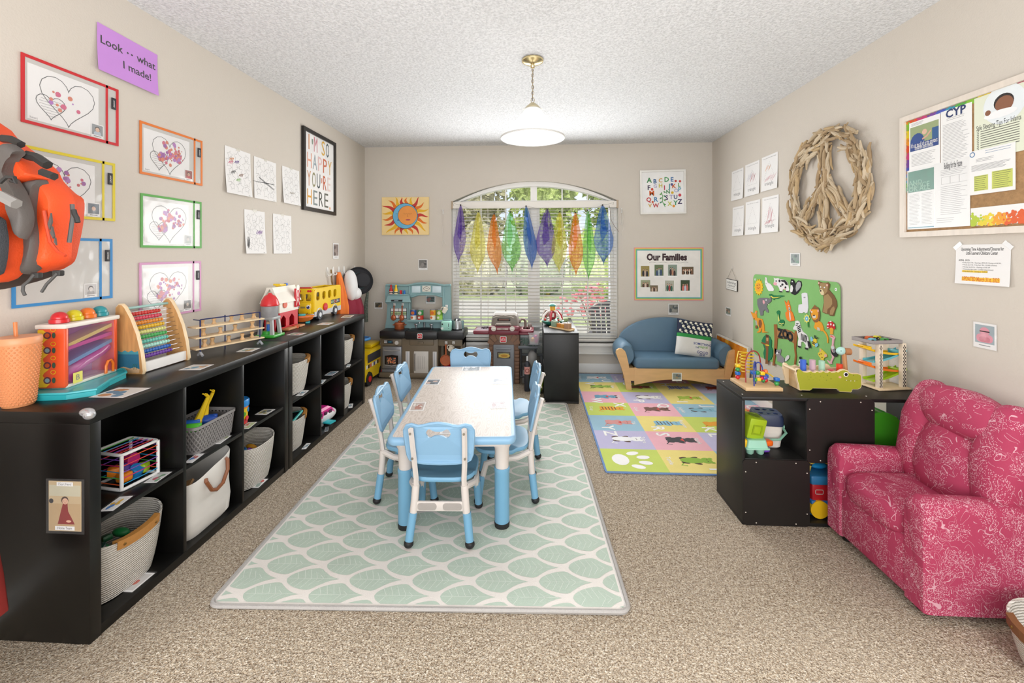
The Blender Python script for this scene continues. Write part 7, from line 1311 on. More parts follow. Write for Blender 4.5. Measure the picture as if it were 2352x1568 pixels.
t_ = thing('toy_pot_bin', 'small clear tub of pink and orange play food beside the low shelf', 'tub', TR(-.008, 4.14, .405)); m = MB(); m.skin([[(x, y, z) for x, y in rrect(-.052*k, -.05*k, .052*k, .05*k, .012)] for k, z in ((.85, 0), (1, .10), (1.08, .104), (1.08, .115))], clear('f0eeee', .35, .2, 'tub_clear', .1), caps=False); obj('tub_body', m, t_)
m = MB(); m.box((0, 0, -.003), (.11, .10, .006), P('5a5e64', .5), .002); obj('base', m, t_)
for i, c in enumerate(('d84a9a', 'f0a040', 'c03a8a', 'e87ab0', 'f0b060', 'a04aa0', 'd84a9a')): rd = random.Random(i); solo('play_food', MB().sph((0, 0, 0), (.020, .016, .012), P(c, .4), 12, 8), 'small pink, purple or orange play food piece in the clear tub', 'toy food', TR(-.008+rd.uniform(-.026, .026), 4.14+rd.uniform(-.025, .025), .42+.009*i, rz=rd.uniform(0, 3)), 'play food in the clear tub')
# toy stroller
t_ = thing('toy_stroller', 'dark doll stroller with grey wheels and bar handle beside the toy grill', 'stroller', TR(-.06, 4.10, 0)); DK, GR2 = P('3a3c40', .5), P('9a9c9e', .5)
m = MB(); m.cyl((-.10, .0, .375), (.085, .0, .375), .016, P('55595e', .6), n=14); obj('handle_bar', m, t_); m = MB()
for s in (-.075, .065): m.tube([(s, 0, .37), (s, .05, .25), (s, .02, .08)], .009, DK, 8)
m.tube([(-.075, .02, .09), (.065, .02, .09)], .008, DK, 8); obj('frame', m, t_); m = MB(); m.sph((.035, .03, .26), (.05, .08, .085), P('8c8a88', .6), 18, 12); m.sph((.03, .04, .16), (.045, .07, .06), P('4a4a4e', .6), 16, 10); obj('hood', m, t_)
for x, y in ((.055, -.06), (-.05, .10), (.06, .12)): m = MB(); m.tube([(x, y+.055*math.cos(a), .068+.055*math.sin(a)) for a in [2*PI*i/22 for i in range(22)]], .012, GR2, 8, closed=True); w_ = obj('wheel', m, t_); m = MB(); m.cyl((x-.009, y, .068), (x+.009, y, .068), .045, P('b8babc', .5), n=18); obj('wheel_disc', m, w_)
p = aY(1211, 866, 3.96); t_ = thing('toy_bottle', 'black toy bottle with pink label and white spout in front of the stroller', 'bottle', TR(p.x, 3.98, .0)); zb = p.z-.0; m = MB(); m.lathe([(.026, 0), (.028, .01), (.028, .24), (.022, .262), (.010, .272), (.010, .280)], P('2c2e36', .4), 22); obj('bottle_body', m, t_); m = MB(); m.lathe([(.009, .279), (.0085, .318), (.004, .322), (0, .322)], P('d8d8da', .4), 14); obj('spout', m, t_); m = MB(); m.lathe([(.0284, .16), (.0284, .228)], P('d89a94', .5), 22); m.cyl((0, -.0278, .194), (0, -.029, .194), .019, P('8a3a34', .5), n=16); m.cyl((0, -.029, .194), (0, -.0294, .194), .013, P('d89a94', .5), n=14); obj('bottle_label', m, t_)
def grn(t, co): n = noise(t, co, 60, 3); return mixc(t, n, '7f9a2a', 'a8c83c'), n
m = MB(); m.sph((0, 0, .095), (.055, .12, .1), ramp_mat('green_plush', grn, .95, (.8, .006)), 22, 14, e=.85); solo('green_cushion', m, 'fuzzy lime green cushion leaning against the low shelf by the table', 'cushion', TR(.012, 3.95, .0, ry=R(6)))
# toys on the low shelf end
t_ = thing('spinner_toy', 'round red, white and green baby spinner toy on the low shelf before the window', 'toy', TR(.165, 4.06, .601)); m = MB(); m.lathe([(.03, 0), (.08, .012), (.105, .035), (.108, .042), (.10, .045), (.04, .04), (0, .04)], P('2a7a68', .4), 28); obj('dish', m, t_); m = MB()
for i in range(6): a = 2*PI*i/6+.3; m.tube([(.095*math.cos(a), .095*math.sin(a), .045), (.085*math.cos(a), .085*math.sin(a), .09), (.05*math.cos(a), .05*math.sin(a), .125), (.0, 0, .138)], .010, P('b8323a' if i % 2 == 0 else 'ece4dc', .4), 8)
obj('arch_frame', m, t_); m = MB(); m.lathe([(.012, .045), (.03, .06), (.036, .09), (.03, .12), (.0, .13)], P('9c2a34', .4), 18); m.box((0, -.034, .095), (.028, .008, .036), P('e8e0d4', .5), .003); obj('hub_figure', m, t_); m = MB(); m.lathe([(.026, .135), (.026, .178), (0, .178)], P('e0a82c', .4), 20); m.lathe([(.034, .176), (.034, .186), (.02, .198), (0, .2)], P('3a8a7c', .4), 20); obj('top_cap', m, t_)
for i in range(9): a = 2*PI*i/9; m = MB(); m.sph((.075*math.cos(a), .075*math.sin(a), .052), (.014, .014, .012), P(['e8e4dc', '3a8a6a', 'd84a3c'][i % 3], .4), 10, 6); obj('bead', m, t_)
solo('grey_figure', MB().lathe([(.05, 0), (.052, .01), (.04, .08), (.02, .115), (0, .12)], P('8c7f72', .6), 18), 'small grey brown toy behind the round spinner toy', 'toy', TR(.115, 4.26, .601)); solo('green_leaf_toy', MB().box((0, 0, .02), (.14, .05, .04), P('8a9c70', .6), .015), 'flat olive green toy behind the spinner toy on the low shelf', 'toy', TR(.26, 4.22, .601, rz=.5))
t_ = thing('wooden_block_tray', 'narrow wooden tray holding small jars on the low shelf end', 'tray', TR(.235, 3.835, .601, rz=R(-47))); m = MB(); m.box((0, 0, .006), (.26, .055, .012), P('d8b88a', .5), .003); m.box((0, .025, .014), (.26, .006, .012), P('d8b88a', .5), .001); obj('tray', m, t_)
for i, (c, l) in enumerate((('8aa088', 'large green tinted block, first in the wooden tray'), ('c87a34', 'orange tinted block in the wooden tray'), ('c8903c', 'amber tinted block in the wooden tray'), ('b08a6c', 'natural wood block, nearest end of the wooden tray'))):
    s = .05 if i in (0, 3) else .036; x = -.10+[0, .058, .105, .16][i]; A = TR(.235, 3.835, .6135, rz=R(-47)) @ TR(x+.015, 0, 0); t = thing('tray_block', l, 'block', A); m = MB(); m.box((0, 0, s/2), (s, s*.9, s), P(c, .45, var=.08), .003); obj('block', m, t); m = MB(); m.cyl((0, 0, s), (0, 0, s+.008), .006, P('c8c4bc', .3, .6), n=12); obj('knob', m, t)
qcard('pale picture card lying on the low shelf before the window', [(1290, 746), (1310, 746), (1308, 740), (1290, 740)], .601, 'd8d8d4', 'b8c0b8', 'c8c8c0', 31, group=None)
qcard('small photo card on the front apron of the blue sofa', [(0, 0), (1, 0), (1, -1), (0, -1)], .601, 'd8d8d4', 'b8c0b8', 'c8c8c0', 31, group=None) if 0 else None
p, q = aY(1544, 856, 4.035), aY(1566, 875, 4.035); card('photo_card', 'small photo card stuck on the wooden front of the blue sofa', Matrix(((1, 0, 0, (p.x+q.x)/2), (0, 0, -1, 4.037), (0, 1, 0, (p.z+q.z)/2), (0, 0, 0, 1))), q.x-p.x, p.z-q.z, '8a9488', '4a5a6c', True, 4, 5, None, extra='a08a6a')
# ================================================================ SCARVES ON A STRING
def scarf_mat(h, al):
    m = D.materials.new('sheer_'+h); m.use_nodes = True; t = m.node_tree; t.nodes.clear(); o = t.nodes.new('ShaderNodeOutputMaterial'); tr = t.nodes.new('ShaderNodeBsdfTransparent'); df = t.nodes.new('ShaderNodeBsdfDiffuse'); tl = t.nodes.new('ShaderNodeBsdfTranslucent'); a = t.nodes.new('ShaderNodeMixShader'); b = t.nodes.new('ShaderNodeMixShader')
    c = lin(h); tr.inputs[0].default_value = (*[.6+.4*x for x in c[:3]], 1); df.inputs[0].default_value = c; tl.inputs[0].default_value = c; a.inputs[0].default_value = .5
    lw = t.nodes.new('ShaderNodeLayerWeight'); lw.inputs[0].default_value = .35; t.links.new(mth(t, 'ADD', mth(t, 'MULTIPLY', lw.outputs['Facing'], .4), al), b.inputs[0])
    t.links.new(df.outputs[0], a.inputs[1]); t.links.new(tl.outputs[0], a.inputs[2]); t.links.new(tr.outputs[0], b.inputs[1]); t.links.new(a.outputs[0], b.inputs[2]); t.links.new(b.outputs[0], o.inputs[0]); return m
SM = {'purple': (scarf_mat('7a48cc', .34), '4a2a80'), 'yellow': (scarf_mat('f2ea62', .30), 'c8b83a'), 'orange': (scarf_mat('ff9c20', .44), 'c8741c'), 'green': (scarf_mat('7ad860', .34), '3a7a34'), 'blue': (scarf_mat('3c86e0', .42), '244a88')}
SCF = [('purple', 218, 345, 200, 855, 165, 270, 0, 'leftmost'), ('yellow', 370, 402, 365, 940, 300, 432, 0, 'left'), ('orange', 505, 420, 535, 940, 432, 552, 0, 'left'), ('green', 642, 404, 660, 928, 562, 722, 0, 'left'), ('blue', 778, 355, 828, 908, 735, 845, 0, 'left'),
       ('purple', 960, 382, 962, 885, 860, 1030, 0, 'right'), ('yellow', 1065, 402, 1060, 935, 1000, 1130, 0, 'right'), ('orange', 1200, 408, 1205, 965, 1140, 1262, 0, 'right'), ('green', 1305, 390, 1310, 1000, 1262, 1370, 0, 'right'), ('blue', 1432, 345, 1440, 862, 1355, 1520, 0, 'rightmost')]
def S(u, v, y=YB-.06): return aY(1000+u/3.733, 380+v/3.733, y)
tops = []
ords = {'purple': ['purple sheer scarf, first from the left on the window string', 'purple sheer scarf right of the window centre'], 'yellow': ['yellow sheer scarf, second from the left on the string', 'yellow sheer scarf on the right half of the string'], 'orange': ['orange sheer scarf, third from the left on the string', 'orange sheer scarf on the right half of the string'], 'green': ['green sheer scarf, fourth from the left on the string', 'green sheer scarf on the right half of the string'], 'blue': ['blue sheer scarf just left of the window centre', 'blue sheer scarf at the right end of the window string']}
cnt = {}
for i, (c, tu, tv, bu, bv, l, r, _, _2) in enumerate(SCF):
    tp = S(tu, tv); tops.append(tp); bp_ = S(bu, bv); xl, xr = S(l, 700).x, S(r, 700).x; k = cnt.get(c, 0); cnt[c] = k+1; rd = random.Random(i*7+1)
    t = thing('hanging_scarf', ords[c][k], 'scarf', TR(tp.x, tp.y, tp.z), 'sheer play scarves hanging before the window'); H = tp.z-bp_.z; mt, ed = SM[c]; m = MB(); edge = MB(); ph = rd.uniform(0, 6)
    def env(f): return .10+.90*min(1, f/.55)**.7 if f < .55 else max(.03, 1-((f-.55)/.45)**2.6)
    N1, N2 = 18, 25; grid = []
    for j in range(N1+1):
        f = j/N1; row = []; e = env(f); L_, R_ = (xl-tp.x), (xr-tp.x); cx = (bp_.x-tp.x)*f**1.5
        for q in range(N2):
            s = q/(N2-1); x = cx+((L_-0)*(1-s)+(R_)*s)*e*(1-.0*f)*(1 if f < .62 else 1)-cx*0*e; zz = -H*f*(1-.10*abs(s-.5)*2*(f if f > .5 else 0)); y = .012*math.sin(s*PI*4+ph+f*1.5)*min(1, e+.25)+.003*math.sin(s*13+f*6)
            row.append((x, y-.012, zz))
        grid.append(row)
    m.add([p for r_ in grid for p in r_], [(j*N2+q, j*N2+q+1, (j+1)*N2+q+1, (j+1)*N2+q) for j in range(N1) for q in range(N2-1)], mt, True); obj('sheer_cloth', m, t)
    ly = MB(); f0 = rd.uniform(.36, .5); sg = 1 if i % 2 else -1    # folded-over second layer
    fl_ = [(0, 0)]+[(grid[int(N1*f)][N2//2+sg*int(6*min(1, f*2))][0], -H*f) for f in (.25, f0)]+[(grid[int(N1*.6)][N2//2-sg*2][0], -H*.6)]+[(grid[int(N1*f)][N2//2-sg*5][0], -H*f) for f in (.45, .2)]
    ly.add([(x, -.030, z) for x, z in fl_], [tuple(range(len(fl_)))], mt, False); obj('cloth_fold', ly, t)
    L1 = [grid[j][0] for j in range(N1+1)]; R1 = [grid[j][-1] for j in range(N1+1)]; edge.tube(L1, .0009, P(ed, .8), 4); edge.tube(R1, .0009, P(ed, .8), 4); edge.tube([(x, -.031, z) for x, z in fl_], .0008, P(ed, .8), 4, closed=True); obj('hem', edge, t)
    q = MB(); q.box((0, -.012, .006), (.014, .012, .016), P('2a2422', .5), .002); obj('clip', q, t)
m = MB(); a0 = S(150, 318); V0 = lambda a: Vector((a.x, YB-.007, WZ1-.04)); pts = [V0(a0), a0]+[p+Vector((0, -.012, .008)) for p in tops]; a1 = S(1530, 315); pts += [a1, V0(a1)]; full = []
for i in range(len(pts)-1):
    for k in range(4): f = k/4; full.append(pts[i].lerp(pts[i+1], f)+Vector((0, 0, -.006*math.sin(PI*f))))
full.append(pts[-1]); m.tube([tuple(p) for p in full], .0012, P('5a5450', .8), 4); solo('scarf_string', m, 'thin dark string strung across the window holding the scarves', 'string')
# ================================================================ PENDANT LAMP
PX, PY = -.012, 2.575; t_ = thing('pendant_lamp', 'ribbed glass pendant lamp on a brass chain hanging over the table', 'pendant lamp', TR(PX, PY, ZC)); BRS = P('d9c89a', .2, .9)
m = MB(); m.lathe([(.062, 0), (.066, -.006), (.064, -.014), (.04, -.028), (.014, -.034), (.012, -.05), (.006, -.056), (0, -.056)], BRS, 36); obj('ceiling_rose', m, t_)
zr = aZ(1229, 332, 0).z if 0 else None; ztop = -.285
m = MB(); nl = 10; zc0 = -.052
for k in range(nl):
    z0 = zc0-k*(-.235-zc0)/-nl*1.0; z0 = zc0+(-.228-zc0)*k/nl; z1 = zc0+(-.228-zc0)*(k+1)/nl; cz = (z0+z1)/2; hh_ = (z0-z1)/2*1.22; pts = [((.0075*math.cos(a)) if k % 2 == 0 else 0, (.0075*math.cos(a)) if k % 2 else 0, cz+hh_*math.sin(a)) for a in [2*PI*i/14 for i in range(14)]]; m.tube(pts, .0018, P('b8a888', .3, .8), 6, closed=True)
m.tube([(.010*math.cos(a), 0, -.245+.016*math.sin(a)) for a in [2*PI*i/16 for i in range(16)]], .002, P('b8a888', .3, .8), 6, closed=True); obj('chain', m, t_); m = MB(); m.tube([(.002*math.sin(k*1.3), .002*math.cos(k*1.3), -.05-.02*k) for k in range(11)], .0022, P('6a6058', .6), 6); obj('cord', m, t_)
m = MB(); m.lathe([(.006, -.258), (.014, -.262), (.036, -.280), (.046, -.292), (.046, -.302), (.05, -.304)], P('cfc4a4', .4, .5), 32)
for s in (-1, 1): m.cyl((s*.046, 0, -.300), (s*.056, 0, -.298), .003, BRS, n=8)
obj('fitter_cap', m, t_)
def glassm():
    m = D.materials.new('ribbed_glass'); m.use_nodes = True; t = m.node_tree; t.nodes.clear(); o = t.nodes.new('ShaderNodeOutputMaterial'); tr = t.nodes.new('ShaderNodeBsdfTransparent'); tl = t.nodes.new('ShaderNodeBsdfTranslucent'); df = t.nodes.new('ShaderNodeBsdfDiffuse'); gl = t.nodes.new('ShaderNodeBsdfGlossy'); gl.inputs['Roughness'].default_value = .15
    for n_ in (tl, df): n_.inputs[0].default_value = (.93, .93, .92, 1)
    a, b, c = [t.nodes.new('ShaderNodeMixShader') for _ in range(3)]; a.inputs[0].default_value = .5; b.inputs[0].default_value = .62; c.inputs[0].default_value = .1
    t.links.new(tl.outputs[0], a.inputs[1]); t.links.new(df.outputs[0], a.inputs[2]); t.links.new(tr.outputs[0], b.inputs[1]); t.links.new(a.outputs[0], b.inputs[2]); t.links.new(b.outputs[0], c.inputs[1]); t.links.new(gl.outputs[0], c.inputs[2]); t.links.new(c.outputs[0], o.inputs[0]); return m
GLS = glassm(); m = MB(); pf = [(.050, -.300), (.056, -.312), (.064, -.330), (.078, -.342), (.082, -.348), (.115, -.385), (.118, -.390), (.150, -.425), (.180, -.455), (.190, -.462), (.194, -.470), (.190, -.476), (.183, -.474)]
nr = 180; rings = [[(r_*(1+(.010 if (i % 3 == 0 and 1 < k < 9) else 0))*math.cos(2*PI*i/nr), r_*(1+(.010 if (i % 3 == 0 and 1 < k < 9) else 0))*math.sin(2*PI*i/nr), z) for i in range(nr)] for k, (r_, z) in enumerate(pf)]
inner = [[(r_*.965*math.cos(2*PI*i/nr), r_*.965*math.sin(2*PI*i/nr), z+.004) for i in range(nr)] for r_, z in pf[::-1][3:]]
m.skin(rings+inner, GLS, caps=False); obj('glass_shade', m, t_); m = MB(); m.tube([(.188*math.cos(a), .188*math.sin(a), -.470) for a in [2*PI*i/90 for i in range(90)]], .0055, P('e9e9e6', .2, spec=.7), 8, closed=True); obj('rim', m, t_)
m = MB(); m.cyl((0, 0, -.300), (0, 0, -.335), .017, P('e4ded0', .5)); m.sph((0, 0, -.372), (.030, .030, .036), P('fff4e4', .5, emit=3.), 18, 12); obj('bulb', m, t_)
l = D.lights.new('pendant_light', 'POINT'); l.energy = 3; l.shadow_soft_size = .045; l.color = (1, .97, .93); o = D.objects.new('pendant_light', l); COL.objects.link(o); o.location = (PX, PY, ZC-.43)
# cards on the table
TC = TH+.0008
TCg = 'photo cards taped on the play table'
for i, (px, l, bgc, c1, c2) in enumerate((([(1015, 997), (1090, 996), (1080, 973), (1012, 974)], 'photo card on the table behind the near chair', 'c4c0c0', '9a9a9c', '7a7a80'), ([(936, 944), (970, 943), (982, 923), (950, 924)], 'photo card on the left side of the table, nearer the camera', 'b8a8a0', 'a86a58', 'e0d8d0'), ([(974, 884), (1008, 884), (1013, 871), (982, 871)], 'photo card on the left side of the table, nearer the window', '5a6470', '2a3038', 'd0b0a0'),
        ([(1126, 939), (1164, 938), (1164, 921), (1127, 922)], 'faded photo card on the right side of the table, nearer the camera', 'c8bcc0', 'b0989c', 'd8d4d8'), ([(1130, 883), (1168, 883), (1167, 868), (1130, 868)], 'photo card on the right side of the table, nearer the window', 'a8b0bc', '7a8494', 'e4e4e8'), ([(1060, 852), (1106, 851), (1103, 842), (1062, 842)], 'photo card at the far end of the table', '7a848c', '4a5460', 'd8d8dc'))): qcard(l+' table' if 'table' not in l else l, px, TC, bgc, c1, c2, 40+i, 'photo_card', TCg)
# ================================================================ FELT BOARD
def fw(u, v, off=.012): p = aX(1680+u/6.032, 620+v/6.032, XR-off); return p
a_, b_ = fw(300, 60), fw(1530, 190); yc_, zc_ = (a_.y+fw(1500, 700).y)/2, 1.0
FO = Vector((XR, 2.93, .93)); FTm = WT('R', FO, .006); FI = FTm.inverted()
def fl2(l, off=.010): return [((q := FI @ fw(u, v, off)).x, q.y) for u, v in l]
FELT = P('84bb70', .95, bump=.25, bscale=90, var=.03)
ptl = fl2([(300, 58), (1530, 180)]); xL, xR, yT = ptl[0][0], fl2([(1505, 800)])[0][0], fl2([(310, 56)])[0][1]; yB = .42-FO.z
bt_ = thing('felt_board', 'large green felt board hanging on the right wall above the low shelf', 'felt board', FTm); m = MB()
o_ = rrect(xL, yB, xR, yT, .045, 6); m.prism(o_, 0, .0035, FELT); obj('felt_sheet', m, bt_)
for x in (xL+.035, xR-.035): m = MB(); m.lathe([(.004, .0036), (.0095, .0036), (.0095, .005), (.004, .005), (.004, .0036)], P('e8e8e4', .4), 16, TR(x, yT-.045, 0)); obj('eyelet', m, bt_)
def fc(h): return P(h, .95, bump=.15, bscale=120, var=.03)
def felt(name, label, shapes, th=.004):
    """shapes: list of (colour, points in the photo crop, layer). The first is the silhouette."""
    base = fl2(shapes[0][1], .012); cx = sum(p[0] for p in base)/len(base); cy = sum(p[1] for p in base)/len(base); t = solo(name, MB().prism([(x-cx, y-cy) for x, y in base], 0, th, fc(shapes[0][0])), label, 'felt piece', FTm @ TR(cx, cy, .0045), 'felt figures on the green board')
    if len(shapes) > 1:
        m = MB()
        for i, (c, l) in enumerate(shapes[1:]):
            q = fl2(l, .012) if not callable(l) else l(cx, cy); m.prism([(x-cx, y-cy) for x, y in q], th, th+.0008+.0002*i, fc(c))
        obj('felt_details', m, t)
    return t
def el(u, v, ru, rv, n=10): return [(u+ru*math.cos(2*PI*i/n), v+rv*math.sin(2*PI*i/n)) for i in range(n)]
sunp = [(380+(62 if i % 2 == 0 else 48)*math.cos(2*PI*i/28), 238+(118 if i % 2 == 0 else 88)*math.sin(2*PI*i/28)) for i in range(28)]
felt('felt_sun', 'yellow smiling felt sun in the top left of the green board', [('f2c42c', sunp), ('f0a838', el(378, 238, 36, 66)), ('b04a2c', [(355, 240), (378, 262), (400, 236), (392, 234), (378, 252), (362, 238)]), ('6a3a20', el(362, 212, 5, 8, 6)), ('6a3a20', el(390, 206, 5, 8, 6))])
felt('felt_rabbit', 'white felt rabbit near the top of the green board', [('ebe9ea', [(472, 100), (488, 105), (495, 150), (505, 175), (540, 190), (570, 225), (590, 265), (585, 290), (520, 290), (500, 262), (485, 225), (472, 195), (468, 150)]), ('3a3a3a', el(486, 185, 4, 5, 6)), ('d8b0b8', el(482, 130, 4, 18, 8))])
felt('felt_cow', 'black and white felt cow near the top of the green board', [('e9e6e6', [(590, 105), (612, 118), (650, 110), (668, 125), (740, 135), (775, 170), (790, 215), (802, 270), (790, 305), (765, 305), (755, 270), (715, 265), (705, 305), (680, 308), (665, 250), (640, 212), (610, 215), (585, 190), (598, 150)]), ('26262a', [(690, 138), (745, 138), (778, 175), (785, 210), (760, 205), (735, 165), (700, 160)]), ('26262a', el(672, 150, 14, 20)), ('26262a', el(712, 200, 14, 16)), ('26262a', el(690, 222, 10, 12)), ('26262a', el(755, 240, 12, 14)), ('e8a8b4', el(612, 190, 24, 22)), ('26262a', el(625, 152, 7, 10, 8)), ('e8a8b4', el(745, 262, 14, 10)), ('26262a', [(662, 290), (704, 290), (702, 308), (675, 308)]), ('26262a', [(762, 290), (800, 290), (795, 308), (765, 308)])])
felt('felt_skunk', 'black felt skunk with a grey tail at the top of the green board', [('232327', [(830, 125), (860, 132), (880, 170), (885, 215), (895, 180), (930, 145), (965, 155), (975, 210), (955, 270), (920, 320), (880, 345), (840, 330), (815, 300), (820, 240), (825, 200), (818, 185)]), ('a9a9ac', [(900, 215), (915, 175), (945, 155), (968, 180), (968, 230), (940, 270), (905, 300), (895, 260)]), ('e6e4e4', [(826, 215), (845, 205), (860, 250), (850, 300), (828, 310), (818, 290)]), ('f2f2f2', el(848, 160, 8, 10, 8))])
felt('felt_bear', 'large brown felt bear in the upper right of the green board', [('7a5a3a', [(1208, 150), (1232, 162), (1260, 175), (1320, 175), (1340, 170), (1365, 195), (1360, 240), (1350, 270), (1420, 350), (1460, 430), (1465, 500), (1440, 560), (1420, 635), (1370, 632), (1350, 610), (1310, 605), (1265, 585), (1270, 520), (1285, 450), (1278, 350), (1250, 345), (1228, 300), (1225, 240), (1205, 190)]), ('a3865c', [(1240, 178), (1320, 182), (1345, 230), (1335, 300), (1290, 345), (1245, 335), (1232, 280), (1230, 220)]), ('a3865c', [(1290, 355), (1345, 330), (1400, 400), (1405, 470), (1380, 510), (1340, 540), (1330, 600), (1275, 580), (1290, 470)]), ('a3865c', [(1400, 520), (1430, 500), (1440, 540), (1415, 620), (1370, 618), (1375, 560)]), ('e2cfa6', [(1228, 275), (1262, 262), (1290, 310), (1285, 345), (1252, 342), (1235, 310)]), ('2a2220', el(1246, 288, 10, 12)), ('e9b8a8', el(1218, 180, 9, 14)), ('e9b8a8', el(1333, 210, 12, 18)), ('f2f2f2', el(1245, 235, 7, 9, 8)), ('f2f2f2', el(1298, 242, 8, 10, 8))])
felt('felt_lizard', 'small dark green felt lizard on the green board', [('1f7a48', [(525, 335), (555, 332), (590, 350), (640, 352), (700, 350), (738, 358), (690, 372), (650, 395), (640, 400), (630, 392), (605, 400), (590, 415), (580, 400), (555, 390), (540, 360), (525, 350)]), ('e2d05a', [(545, 365), (580, 392), (640, 385), (690, 368), (640, 374), (590, 378), (555, 355)])])
felt('felt_elephant', 'grey felt elephant at the left of the green board', [('77777b', [(360, 405), (400, 385), (450, 385), (500, 385), (530, 400), (545, 370), (560, 380), (555, 430), (530, 455), (500, 470), (490, 510), (515, 560), (515, 590), (490, 585), (470, 545), (445, 570), (440, 625), (405, 630), (398, 590), (380, 530), (362, 480)]), ('e6a8b0', [(438, 415), (462, 420), (470, 455), (455, 475), (438, 450)]), ('eee6d2', [(505, 462), (540, 485), (520, 480)]), ('f2f2f2', el(486, 415, 8, 10, 8))])
felt('felt_kangaroo', 'orange felt kangaroo at the left edge of the green board', [('e89a2c', [(268, 575), (300, 595), (318, 600), (340, 560), (358, 565), (352, 610), (358, 660), (385, 668), (430, 680), (455, 760), (460, 850), (515, 860), (430, 868), (425, 800), (405, 860), (360, 868), (358, 855), (380, 840), (385, 790), (350, 740), (335, 690), (310, 680), (295, 640)]), ('8a5a34', [(385, 690), (415, 690), (430, 740), (415, 800), (390, 800), (380, 740)]), ('b8b0a8', [(335, 700), (355, 700), (365, 760), (345, 760)]), ('8a5a34', [(335, 770), (360, 770), (368, 805), (340, 808)]), ('e6a8a0', el(345, 590, 7, 18)), ('3a2a20', el(320, 675, 6, 7, 8))])
felt('felt_fox', 'bright orange felt fox in the middle of the green board', [('f0822c', [(738, 422), (768, 460), (790, 415), (805, 460), (820, 510), (825, 560), (848, 590), (868, 650), (878, 700), (835, 705), (810, 712), (775, 690), (755, 640), (752, 590), (775, 570), (760, 510)]), ('b9b9b6', [(800, 510), (818, 520), (822, 560), (810, 570), (795, 545)]), ('d9d6d0', [(805, 570), (822, 600), (830, 680), (820, 705), (808, 640)]), ('2a2a2a', el(806, 545, 5, 6, 6)), ('f4f4f4', el(800, 492, 5, 6, 6))])
felt('felt_llama', 'white felt llama in the middle of the green board', [('e4e3e8', [(975, 330), (990, 318), (1020, 312), (1050, 320), (1058, 380), (1062, 450), (1066, 520), (1055, 590), (1030, 598), (1010, 580), (985, 598), (935, 592), (930, 540), (935, 480), (985, 470), (980, 400)]), ('3a3a40', el(1018, 378, 12, 10)), ('e4e3e8', el(1018, 376, 8, 6))])
felt('felt_snake', 'green and yellow felt snake on the green board', [('1f7a48', [(632, 570), (655, 558), (675, 570), (672, 600), (665, 640), (672, 690), (700, 685), (722, 690), (738, 715), (722, 770), (690, 772), (660, 750), (655, 700), (648, 640), (640, 605), (628, 595)]), ('e6dc7a', [(655, 610), (662, 650), (672, 700), (660, 720), (652, 660)]), ('e6dc7a', [(665, 728), (700, 742), (732, 730), (728, 742), (700, 755), (668, 742)]), ('e6dc7a', [(672, 756), (700, 768), (722, 760), (700, 775)])])
felt('felt_lion', 'orange felt lion with a brown mane on the right of the green board', [('e9a02c', [(1160, 720), (1215, 705), (1250, 730), (1275, 790), (1280, 830), (1310, 860), (1330, 900), (1345, 950), (1342, 1015), (1330, 1000), (1330, 950), (1310, 890), (1275, 848), (1220, 840), (1170, 820), (1145, 790), (1160, 750)]), ('8f5f38', [(1160, 480), (1175, 505), (1210, 520), (1230, 570), (1232, 640), (1222, 700), (1190, 725), (1155, 725), (1130, 690), (1110, 650), (1095, 600), (1110, 550), (1135, 515)]), ('e9a02c', [(1115, 545), (1200, 545), (1210, 600), (1200, 670), (1170, 690), (1135, 680), (1112, 620)]), ('e9b0a4', el(1100, 560, 10, 18)), ('e9b0a4', el(1208, 565, 10, 20)), ('d9d2c8', el(1155, 645, 26, 24)), ('3a2a24', el(1152, 628, 14, 10)), ('f4f4f4', el(1122, 580, 8, 12, 8)), ('c8c0b4', [(1195, 790), (1225, 800), (1240, 840), (1200, 835)])])
felt('felt_flower', 'yellow petalled felt flower with a blue centre on the green board', [('3a8a3c', [(1062, 715), (1072, 720), (1074, 770), (1060, 760)]), ('ece478', [(1050+(45 if i % 2 == 0 else 32)*math.cos(2*PI*i/16), 672+(66 if i % 2 == 0 else 46)*math.sin(2*PI*i/16)) for i in range(16)]), ('6ab4d8', el(1050, 672, 24, 34)), ('f2f2f2', el(1050, 672, 8, 12)), ('2f7a34', [(1062, 770), (1075, 760), (1082, 795), (1070, 790)])])
felt('felt_mushroom', 'red and white spotted felt mushroom at the right of the green board', [('e8a83c', [(1362, 790), (1420, 790), (1408, 860), (1412, 890), (1370, 888), (1372, 850)]), ('c8242c', [(1325, 780), (1335, 735), (1360, 710), (1400, 710), (1430, 740), (1445, 790), (1440, 825), (1390, 795), (1335, 815)]), ('f2efe8', el(1380, 712, 14, 10)), ('f2efe8', el(1345, 755, 10, 14)), ('f2efe8', el(1385, 752, 10, 16)), ('f2efe8', el(1425, 765, 10, 15)), ('f2efe8', el(1345, 795, 8, 10))])
felt('felt_ostrich', 'pink necked felt ostrich at the right edge of the green board', [('e6b4be', [(1368, 905), (1390, 895), (1425, 912), (1440, 940), (1425, 970), (1418, 1040), (1440, 1100), (1440, 1180), (1412, 1240), (1395, 1280), (1400, 1300), (1365, 1300), (1330, 1252), (1335, 1245), (1370, 1270), (1400, 1210), (1385, 1150), (1382, 1060), (1395, 1040), (1402, 950), (1365, 925)]), ('e2704a', [(1362, 910), (1395, 905), (1430, 935), (1395, 925)]), ('28282c', [(1385, 1080), (1400, 1130), (1420, 1150), (1445, 1090), (1470, 1130), (1485, 1160), (1465, 1200), (1430, 1200), (1395, 1160), (1380, 1110)]), ('8a8a90', [(1408, 1090), (1432, 1080), (1450, 1130), (1430, 1150), (1410, 1130)]), ('dcdcdc', [(1388, 1060), (1425, 1050), (1430, 1090), (1395, 1100)])])
